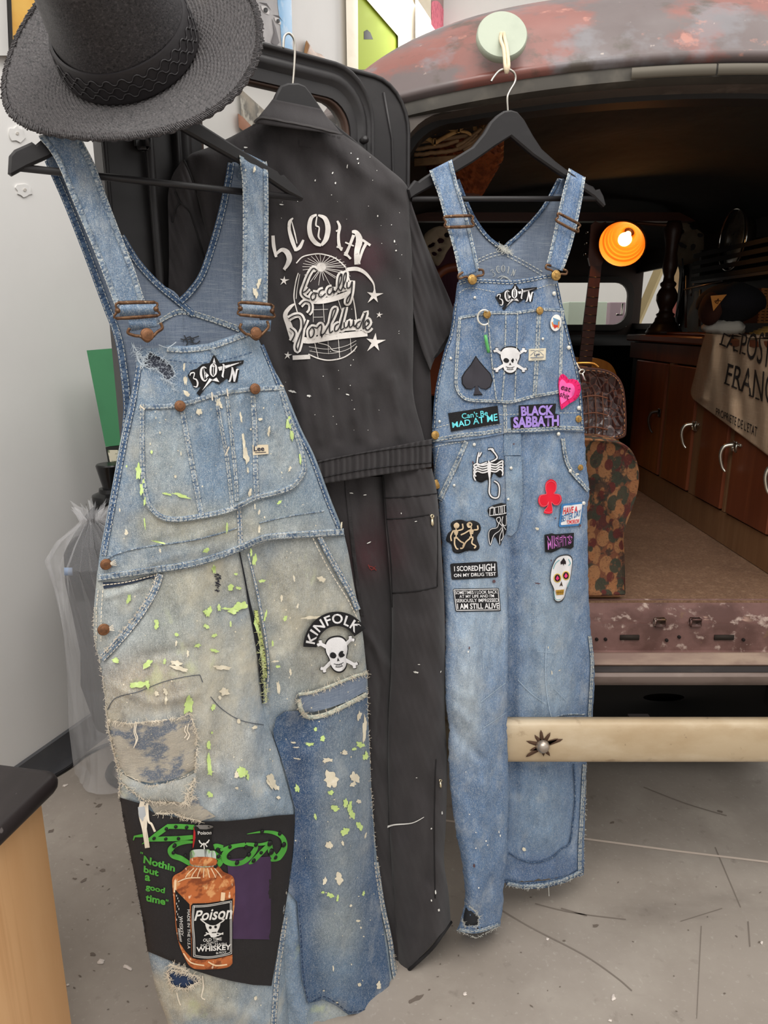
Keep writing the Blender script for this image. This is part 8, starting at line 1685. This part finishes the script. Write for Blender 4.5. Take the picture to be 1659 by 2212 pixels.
# lower details: pocket edges, fly, outseam, knee seam
seam_band('hip_pocket_edge', RXL, e7([(445, 95), (370, 270), (290, 440), (205, 620)]), 12, M_seam, ro, .0014, (-.3, .3), M_thread, .002); seam_band('hip_pocket_edge', RXR, e7([(1310, 70), (1340, 260), (1400, 380), (1480, 470), (1540, 540)]), 9, M_seam, ro, .0014, (-.3, .3), M_thread, .002)
mb = MB(); stitches(mb, RXL, e7([(200, 150), (170, 300), (160, 440)]), 5, 2, 1.4, .002); stitches(mb, RXL, e7([(140, 150), (280, 120), (420, 100)]), 5, 2, 1.6, .002); mb.build('stitching', M_thread, ro)['kind'] = 'stuff'
f_pl = wear_fn((112, 136, 162), [(1110, 1060, 20, 60, (134, 156, 176), .7)], 50, .1, 16, 30)
decal('fly_placket', RXR, e7([(782, 25), (935, 30), (935, 220), (780, 225)]), M_denim, ro, .002, .0015, 8, wear=f_pl); decal('fly_placket', RXR, e7([(790, 228), (940, 230), (950, 600), (930, 760), (895, 900), (850, 945), (812, 935)]), M_denim, ro, .002, .0015, 8, wear=f_pl)
mb = MB()
for p in ([(965, 40), (960, 300), (965, 600), (940, 800), (880, 960), (815, 1000)], [(945, 240), (950, 600), (925, 780)]): stitches(mb, RXR, e7(p), 6, 3, 1.6, .0022)
mb.build('stitching', M_threadblue, ro)['kind'] = 'stuff'
seam_band('outseam', RXR, e8([(1120, 180), (1138, 380), (1128, 600), (1118, 780)]), 8, M_seam, ro, .001, (-.2, .25), M_thread); seam_band('outseam', RXR, e8([(1082, 1110), (1062, 1500), (1050, 1700), (1048, 1880)]), 9, M_seam, ro, .001, (-.2, .25), M_thread)
seam_band('knee_seam', RXR, e8([(1005, 1110), (1015, 1350), (1000, 1520), (975, 1680), (920, 1720), (840, 1790), (720, 1822), (620, 1800), (535, 1752)]), 3, M_seamd, ro, .0008)
seam_band('knee_seam', RXR, e8([(845, 775), (950, 750), (1090, 748)]), 3, M_seam, ro, .0006)
seam_band('hem', RXR, [(1096, 1908), (1134, 1914), (1180, 1910), (1224, 1898), (1258, 1880)], 8, M_seam, ro, .003, (.0,), M_thread); seam_band('hem', RXL, [(990, 2008), (1030, 2012), (1080, 1996)], 9, M_seam, ro, .002, (.0,), M_thread)
decal('torn_hole', RXL, [(1006, 1960), (1018, 1968), (1034, 1980), (1032, 1998), (1010, 2000), (1000, 1994), (1002, 1975)], flat((40, 42, 46)), ro, .0015, .001, 8)
mb = MB(); threads(mb, RXL, [(1004, 1948), (1020, 1962), (1036, 1980), (1032, 2000), (1005, 2002), (998, 1985)], 90, 8, 6, .003, 1.1, .2); threads(mb, RXR, [(1094, 1912), (1134, 1920), (1180, 1916), (1224, 1904), (1260, 1886)], 90, 7, 7, .004, 1, .5); threads(mb, RXL, [(986, 2010), (1030, 2026), (1080, 2000)], 60, 7, 8, .004, 1, .5); threads(mb, RXR, [(RR2(y), y) for y in range(1640, 1890, 12)], 60, 6, 9, .002, 1, 0); ribbon(mb, RXR, [(1185, 1915), (1186, 1936)], 1.2, .004); mb.build('frayed_yarn', M_thread, ro)['kind'] = 'stuff'
# wear lines and spots
mb = MB()
for S_, p, w in ((RXR, [(805, 250), (800, 500), (830, 720), (850, 780)], 7), (RXR, [(600, 500), (700, 600), (800, 670)], 6), (RXR, [(740, 290), (860, 305)], 4), (RXR, [(860, 560), (950, 650)], 4)): ribbon(mb, S_, cat(e8(p), 5), w/3.353, .0012)
for p, w in (([(330, 660), (420, 590), (510, 520)], 6), ([(345, 850), (420, 800), (515, 735)], 6), ([(345, 300), (350, 420)], 3)): ribbon(mb, RXL, cat(e8(p), 5) if len(p) > 2 else e8(p), w/3.353, .0012)
mb.build('faded_crease', pmat('faded_denim_line', (164, 180, 194), .95, layers=[((126, 148, 172), (900, 900, 300), 2, .45, .6, .8)]), ro)['kind'] = 'stuff'
splats('white_spot', RXL, [e8(*p) + q for p, q in (((370, 1665), (2.4, 2.4, 0)), ((380, 1695), (1.7, 1.7, 0)), ((295, 1603), (1.5, 1.5, 0)), ((295, 1718), (1.9, 1.9, 0)), ((462, 1600), (1.5, 3.5, -10)), ((472, 1628), (2, 3, -10)), ((316, 2005), (2.2, 2.2, 0)), ((248, 1472), (2, 1.3, 0)), ((240, 295), (2, 3, 0)), ((222, 1165), (2, 1, 0)))], M_whitepaint, ro, 60, .002)
splats('white_spot', RXR, [e8(*p) + q for p, q in (((845, 445), (1.2, 5, -5)), ((820, 265), (1, 3, 0)), ((645, 1725), (5, 5, 0)), ((900, 430), (3, 1, -30)))] + [e7(1080, 880) + (5, 3, 10), e7(1435, 390) + (6, 2, 10)], M_creampaint, ro, 70, .002)
splats('rust_spot', RXL, [e7(695, 1350) + (3.6, 4.5, 0), e8(248, 265) + (1.8, 3.5, 0), e8(283, 1845) + (2.6, 4, 0), e7(505, 285) + (2, 3, 0), e7(455, 1072) + (2, 3, 0)], flat((96, 72, 76), .9), ro, 80, .002); splats('rust_spot', RXR, [e7(1245, 785) + (2.5, 2, 0), e7(1085, 1370) + (6, 2, 5), e7(1205, 1165) + (1.5, 3, 0), e7(1465, 852) + (2.5, 3, 0), e7(870, 120) + (2, 2, 0)], flat((96, 76, 82), .9), ro, 90, .003)
# ---- patches
coin_patch(BX, ro, lambda pts: e6([(705 + (x - 748)*.933, 300 + (y - 550)*.805) for x, y in pts]), .002)
skull(ro, RP, *e6(838, 988), 72, 58, 0, .002)
def rrect(q, r=.06):
    q = np.array(q, float); o = []
    for i in range(4):
        a, b, c = q[i - 1], q[i], q[(i + 1) % 4]; o += [b + (a - b)*r, b + ((a - b) + (c - b))*r*.3, b + (c - b)*r]
    return o
def tpatch(name, S_, out, mat, lines, tmat, off=.002, edge=None, cr=e7):
    p = decal(name, S_, cr(out), mat, ro, off, .0018, 7); mb = MB()
    for l in lines: text_on(mb, S_, l[0], cr(l[1]), off + .0009, l[2] if len(l) > 2 else .015)
    if edge: ribbon(mb, S_, np.array(cr(edge + edge[:1])), 1.5, off + .0008, 7)
    mb.build('lettering', tmat, p)['kind'] = 'stuff'; return p
sp = e6([(530, 946), (560, 990), (620, 1060), (665, 1110), (682, 1165), (665, 1225), (625, 1252), (575, 1240), (548, 1215), (560, 1260), (592, 1300), (508, 1304), (520, 1260), (525, 1220), (490, 1250), (440, 1245), (405, 1200), (402, 1140), (430, 1090), (480, 1030)])
o = decal('spade_patch', RP, sp, M_patch_black, ro, .002, .002, 7); c_ = np.array(sp).mean(0); decal('spade_felt', RP, c_ + (np.array(sp) - c_)*.93, flat((62, 60, 66), .95), o, .0028, .0008, 7)
mb = MB(); q = [(282, 1462), (725, 1395), (745, 1555), (308, 1628)]
tpatch('slogan_patch', BX, q, M_patch_black, [("Can't Be", [(400, 1465), (635, 1432), (638, 1482), (408, 1514)], .01), ('MAD AT ME', [(315, 1545), (722, 1464), (726, 1528), (322, 1594)], .015)], flat((112, 218, 228), .8), .002, None, e6)
tpatch('band_patch', BX, [(915, 1392), (1080, 1382), (1250, 1376), (1242, 1465), (1285, 1478), (1282, 1592), (1150, 1580), (1000, 1588), (850, 1612), (842, 1500), (915, 1488)], M_patch_black, [('BLACK', [(932, 1402), (1228, 1388), (1225, 1478), (938, 1490)], .045), ('SABBATH', [(866, 1496), (1275, 1478), (1276, 1576), (866, 1598)], .045)], flat((168, 140, 218), .8), .002, None, e6)
ht = lambda k: (np.array(e6([(1275, 1150), (1290, 1120), (1312, 1110), (1340, 1130), (1362, 1160), (1400, 1155), (1440, 1168), (1465, 1205), (1472, 1250), (1455, 1310), (1425, 1345), (1370, 1375), (1296, 1432), (1284, 1380), (1276, 1280), (1270, 1200)])) - e6(1350, 1260))*k + e6(1350, 1260)
hpz = decal('heart_patch', BX, ht(1.0), flat((232, 36, 110), .85), ro, .0075, .004, 7); decal('heart_centre', BX, ht(.70) + [-4, 1], flat((244, 104, 176), .85), hpz, .0087, .0012, 7)
mb = MB()
for p in np.array(ht(.97))[::1]: ribbon(mb, BX, [p, p*.8 + np.array(e6(1350, 1260))*.2], 1.2, .0081)
mb.build('ruffle_fold', flat((190, 20, 84)), hpz)['kind'] = 'stuff'
mb = MB()
for s, q in (('eat', [(1300, 1205), (1385, 1235), (1380, 1275), (1292, 1250)]), ('shit', [(1288, 1262), (1372, 1290), (1364, 1345), (1280, 1310)])): text_on(mb, BX, s, e6(q), .0100, .01, .2)
mb.build('lettering', flat((70, 12, 40)), hpz)['kind'] = 'stuff'
le = tpatch('maker_label', RP, [(1006, 886), (1160, 880), (1156, 985), (1002, 992)], flat((222, 212, 188)), [('Lee', [(1055, 922), (1104, 920), (1104, 944), (1055, 948)], .02)], flat((48, 62, 96)), .002, None, e6)
strokes([([(1020, 945), (1080, 900), (1140, 945)], 4), ([(1020, 965), (1140, 958)], 6), ([(1030, 978), (1130, 973)], 3), ([(1020, 900), (1060, 898)], 4), ([(1098, 896), (1140, 896)], 4)], flat((92, 104, 128)), 'label_print', .0032, e6, 4.15, RP, le)
# ring with charm, pin badge, key
rg_ = wire(RP, circle(*e6(605, 605), 14.2, 20, 16).tolist()[3:18] + [], .0018, M_pearl, ro, 'key_ring', .008, False, 3)
strokes([([(612, 660), (618, 700), (612, 740)], 8)], M_steel, 'chain', .009, e6, 4.15, RP, rg_)
ch_ = MB().tube(RP.P(*np.array(e6([(616, 760), (625, 820), (638, 880), (645, 920)])).T, .010), .0032, 8).build('charm', pmat('enamel_charm', (28, 34, 34), .3, layers=[((104, 190, 110), (40, 40, 26), 2, .5, .53, .9), ((70, 150, 140), (30, 30, 40), 2, .6, .62, .9)]), rg_)
pn = decal('pin_badge', RP, circle(*e6(1248, 652), 12, 24, 18, 8), flat((240, 236, 230), .3), ro, .006, .005, 8); decal('badge_print', RP, e6([(1222, 605), (1285, 630), (1280, 680), (1225, 665)]), flat((120, 160, 190)), pn, .0068, .0006, 9); decal('badge_print', RP, e6([(1220, 665), (1280, 678), (1235, 705)]), flat((200, 60, 50)), pn, .0070, .0006, 9); strokes([([(1215, 645), (1225, 690)], 10), ([(1275, 640), (1270, 700)], 10)], flat((236, 150, 70)), 'badge_trim', .0072, e6, 4.15, RP, pn)
ky = wire(BX, e6([(1470, 1075), (1490, 1072), (1502, 1085), (1490, 1105), (1470, 1108), (1455, 1095)]), .0016, M_steel, ro, 'key', .012, True, 4); MB().tube(BX.P(*np.array(e6([(1484, 1106), (1500, 1150), (1516, 1170)])).T, .012), .002, 6).build('key_shaft', M_steel, ky); MB().tube(BX.P(*np.array(e6([(1432, 1010), (1450, 1050), (1472, 1078)])).T, .010), .0012, 6).build('key_string', M_threadtan, ky)
# scorpion
def bonepatch(name, S_, ink, w, k, off, mat, cr=e7, outl=None):
    base = MB(); 
    for pts in ink: p = cat(cr(pts), 4) if len(pts) > 2 else np.array(cr(pts)); ribbon(base, S_, p, w*k, off, 6)
    if outl is not None: base.add(*decal_geo(S_, cat(cr(outl), 3, True), off, .0015, 8)[:2])
    b = base.build(name, M_patch_black, ro); b['kind'] = 'stuff'; mb = MB()
    for pts in ink: p = cat(cr(pts), 4) if len(pts) > 2 else np.array(cr(pts)); ribbon(mb, S_, p, w, off + .0012, 6)
    mb.build('bone_embroidery', mat, b)['kind'] = 'stuff'; return b
sc = [[(645, 270), (648, 330), (650, 400)], [(642, 290), (640, 340), (652, 420)], [(655, 280), (660, 330), (655, 420)], [(652, 400), (655, 470), (650, 550), (670, 592), (705, 605), (735, 590), (742, 520), (728, 475), (695, 452)], [(630, 285), (590, 300), (545, 305), (548, 240), (560, 195)], [(560, 235), (580, 195)], [(665, 280), (700, 265), (722, 240), (695, 195), (660, 160)], [(690, 195), (680, 165), (640, 168)]]
for i in range(4):
    y = 300 + 22*i; sc += [[(640, y), (590, y + 12), (540, y - 2), (512, y + 14 + 8*i), (540 - 4*i, y + 40 + 14*i)], [(660, y - 4), (710, y + 4), (745, y - 18), (772, y - 28 + 10*i), (768, y + 8 + 10*i)]]
bonepatch('scorpion_patch', RXL, sc, 3.0, 2.1, .002, M_patch_white, e7, [(520, 300), (600, 290), (650, 275), (720, 262), (778, 270), (770, 400), (735, 418), (690, 380), (660, 450), (630, 440), (580, 465), (530, 440), (505, 360)])
def skel(x, y, s, f): return [[(x, y + 20*s), (x + 4*f, y + 70*s), (x, y + 110*s)], [(x - 20*s, y + 48*s), (x + 22*s, y + 48*s)], [(x - 18*s, y + 62*s), (x + 20*s, y + 62*s)], [(x - 14*s, y + 76*s), (x + 16*s, y + 76*s)], [(x - 18*s, y + 112*s), (x + 18*s, y + 112*s)], [(x - 22*f, y + 45*s), (x - 46*f, y + 95*s), (x - 40*f, y + 140*s)], [(x + 22*f, y + 45*s), (x + 62*f, y + 30*s), (x + 58*f, y - 15*s)], [(x - 10*f, y + 115*s), (x - 12*f, y + 165*s), (x + 4*f, y + 205*s), (x + 22*f, y + 212*s)], [(x + 12*f, y + 115*s), (x + 44*f, y + 145*s), (x + 70*f, y + 160*s), (x + 62*f, y + 190*s)]]
M_bone = flat((216, 192, 158), .85)
bp_ = bonepatch('skeleton_patch', RXL, skel(352, 850, 1.0, 1) + skel(490, 845, 1.0, -1)[:5] + [[(470, 895), (430, 920), (395, 935)], [(515, 890), (548, 885), (545, 850)], [(480, 965), (440, 1000), (415, 1050), (390, 1055)], [(505, 965), (495, 1010), (530, 1035), (515, 1055)]], 3.0, 1.3, .0024, M_bone, e7, [(305, 835), (345, 805), (405, 800), (450, 815), (500, 805), (560, 830), (576, 890), (540, 960), (565, 1040), (540, 1075), (480, 1075), (440, 1080), (375, 1102), (325, 1082), (312, 1020), (264, 985), (282, 920), (315, 890)])
for x, y in ((358, 852), (474, 845)): h_ = decal('skull', RXL, e7(cat([(x - 26, y - 8), (x, y - 28), (x + 24, y - 10), (x + 20, y + 14), (x, y + 28), (x - 18, y + 20)], 3, True).tolist()), M_bone, bp_, .0044, .0008, 7); decal('eye', RXL, circle(*e7(x + 6, y - 2), 2, 8), M_patch_black, h_, .0050, .0004, 7)
wp = bonepatch('winged_patch', RXL, [[(655, 765), (660, 695), (690, 690), (690, 755)], [(700, 690), (705, 750), (725, 748)], [(735, 680), (738, 745), (755, 742), (752, 678)], [(765, 675), (770, 740)], [(785, 672), (788, 738), (803, 735)], [(650, 700), (800, 668)], [(655, 762), (745, 752), (803, 740)], [(745, 775), (715, 790), (735, 830), (752, 800), (745, 775)], [(735, 830), (720, 870), (665, 885), (645, 930), (660, 1025), (690, 940), (740, 900), (760, 870)], [(740, 830), (770, 870), (745, 950), (745, 1020)], [(770, 870), (775, 950), (755, 985)], [(772, 770), (765, 830), (800, 850), (803, 760)], [(765, 840), (800, 890)]], 1.5, 2.2, .002, M_patch_white, e7, [(645, 690), (806, 658), (806, 890), (770, 960), (748, 1030), (700, 950), (660, 1035), (640, 930), (665, 880), (715, 865), (705, 790), (655, 765)])
tpatch('slogan_patch', RXL, rrect([(300, 1192), (720, 1170), (730, 1315), (314, 1338)]), M_patch_black, [('I SCORED', [(335, 1216), (550, 1210), (552, 1256), (337, 1262)], .02), ('HIGH', [(560, 1200), (704, 1190), (704, 1258), (560, 1262)], .02), ('ON MY DRUG TEST', [(333, 1284), (710, 1268), (712, 1300), (335, 1314)], .02)], M_patch_white)
tpatch('slogan_patch', RXL, rrect([(324, 1418), (738, 1410), (756, 1618), (348, 1622)], .04), M_patch_black, [('SOMETIMES I LOOK BACK', [(342, 1438), (722, 1430), (724, 1460), (346, 1468)], .01), ("AT MY LIFE AND I'M", [(382, 1474), (692, 1466), (694, 1494), (384, 1500)], .01), ('SERIOUSLY IMPRESSED', [(352, 1510), (732, 1502), (734, 1536), (356, 1540)], .01), ('I AM STILL ALIVE', [(362, 1550), (738, 1544), (740, 1596), (366, 1600)], .02)], M_patch_white, .002, [(334, 1428), (728, 1420), (745, 1606), (358, 1611)])
M_red_ = flat((222, 30, 52), .85); cl = MB()
club = cat(e7([(1205, 436), (1250, 465), (1252, 530), (1232, 562), (1285, 575), (1300, 622), (1275, 665), (1235, 668), (1208, 645), (1216, 738), (1138, 738), (1170, 690), (1182, 640), (1160, 680), (1112, 680), (1088, 630), (1105, 580), (1160, 566), (1152, 520), (1160, 465)]), 3, True)
co_ = decal('club_patch', RXR, club, M_red_, ro, .003, .002, 7); mb = MB(); cc_ = club.mean(0); ribbon(mb, RXR, cc_ + (np.vstack([club, club[:1]]) - cc_)*.9, 1.3, .0036, 7); mb.build('edge_stitch', flat((236, 90, 104)), co_)
bt = decal('slogan_patch', RXR, e7(rrect([(1298, 658), (1492, 640), (1470, 850), (1272, 866)], .08)), flat((64, 122, 176), .85), ro, .002, .0018, 7); decal('white_field', RXR, e7(rrect([(1316, 676), (1486, 656), (1462, 834), (1290, 848)], .06)), M_patch_white, bt, .0028, .0008, 7)
for cl_, ls in (((206, 40, 50), [('HAVE A', [(1318, 690), (1445, 676), (1440, 732), (1312, 752)]), ('TOMORROW', [(1345, 806), (1460, 790), (1456, 832), (1345, 840)])]), ((58, 110, 160), [('BETTER DAY', [(1302, 762), (1474, 706), (1470, 765), (1296, 822)])])):
    mb = MB()
    for s, q in ls: text_on(mb, RXR, s, e7(q), .0038, .02)
    mb.build('lettering', flat(cl_, .85), bt)['kind'] = 'stuff'
mp = decal('band_patch', RXR, e7([(1145, 935), (1215, 920), (1240, 930), (1410, 916), (1406, 1045), (1380, 1062), (1300, 1050), (1255, 1075), (1205, 1095), (1150, 1088)]), M_patch_black, ro, .002, .0018, 7)
for b_, m_, of in ((.05, flat((206, 120, 200), .8), .0030), (.0, M_patch_black, .0040)):
    mb = MB(); text_on(mb, RXR, 'MISFITS', e7([(1162, 945), (1398, 935), (1392, 1020), (1170, 1072)]), of, b_); mb.build('lettering', m_, mp)['kind'] = 'stuff'
ss = cat(e7([(1300, 1126), (1355, 1122), (1388, 1148), (1392, 1200), (1380, 1290), (1370, 1345), (1340, 1420), (1322, 1490), (1295, 1522), (1262, 1528), (1236, 1505), (1232, 1420), (1202, 1350), (1206, 1270), (1222, 1210), (1255, 1150)]), 3, True); c_ = ss.mean(0)
sg = decal('sugar_skull_patch', RXR, c_ + (ss - c_)*1.06, flat((60, 62, 66)), ro, .002, .0018, 7); decal('skull_face', RXR, ss, M_patch_white, sg, .003, .001, 7)
for x, y in ((1262, 1322), (1338, 1300)):
    e_ = decal('eye_ring', RXR, circle(*e7(x, y), 8.5, 14, 10), flat((226, 190, 96)), sg, .0038, .0006, 7); decal('eye', RXR, circle(*e7(x, y), 6.2, 12, 8), flat((40, 24, 30)), e_, .0044, .0006, 7); decal('pupil', RXR, e7([(x, y - 24), (x + 16, y + 4), (x + 6, y + 14), (x, y + 24), (x - 8, y + 14), (x - 16, y + 6)]), flat((230, 60, 120)), e_, .0050, .0005, 7)
decal('nose', RXR, e7([(1298, 1350), (1310, 1395), (1296, 1388), (1280, 1396)]), flat((70, 54, 40)), sg, .0040, .0006, 7); decal('teeth', RXR, e7([(1246, 1430), (1322, 1424), (1316, 1470), (1256, 1474)]), flat((196, 152, 60)), sg, .0040, .0006, 7); decal('spade_mark', RXR, e7([(1318, 1140), (1338, 1175), (1338, 1198), (1320, 1195), (1318, 1212), (1310, 1195), (1292, 1200), (1290, 1178)]), flat((34, 24, 28)), sg, .0040, .0006, 7)
strokes([([(1280, 1160), (1245, 1190), (1225, 1240)], 6), ([(1360, 1150), (1378, 1190), (1360, 1210)], 6), ([(1230, 1440), (1245, 1510), (1290, 1515)], 5), ([(1375, 1345), (1350, 1400)], 5)], flat((96, 168, 176)), 'swirl', .0038, e7, 4.15, RXR, sg); strokes([([(1262, 1436), (1262, 1470)], 3), ([(1276, 1434), (1276, 1472)], 3), ([(1290, 1433), (1290, 1472)], 3), ([(1304, 1430), (1304, 1470)], 3), ([(1246, 1452), (1320, 1446)], 3)], flat((90, 64, 20)), 'tooth_line', .0048, e7, 4.15, RXR, sg)
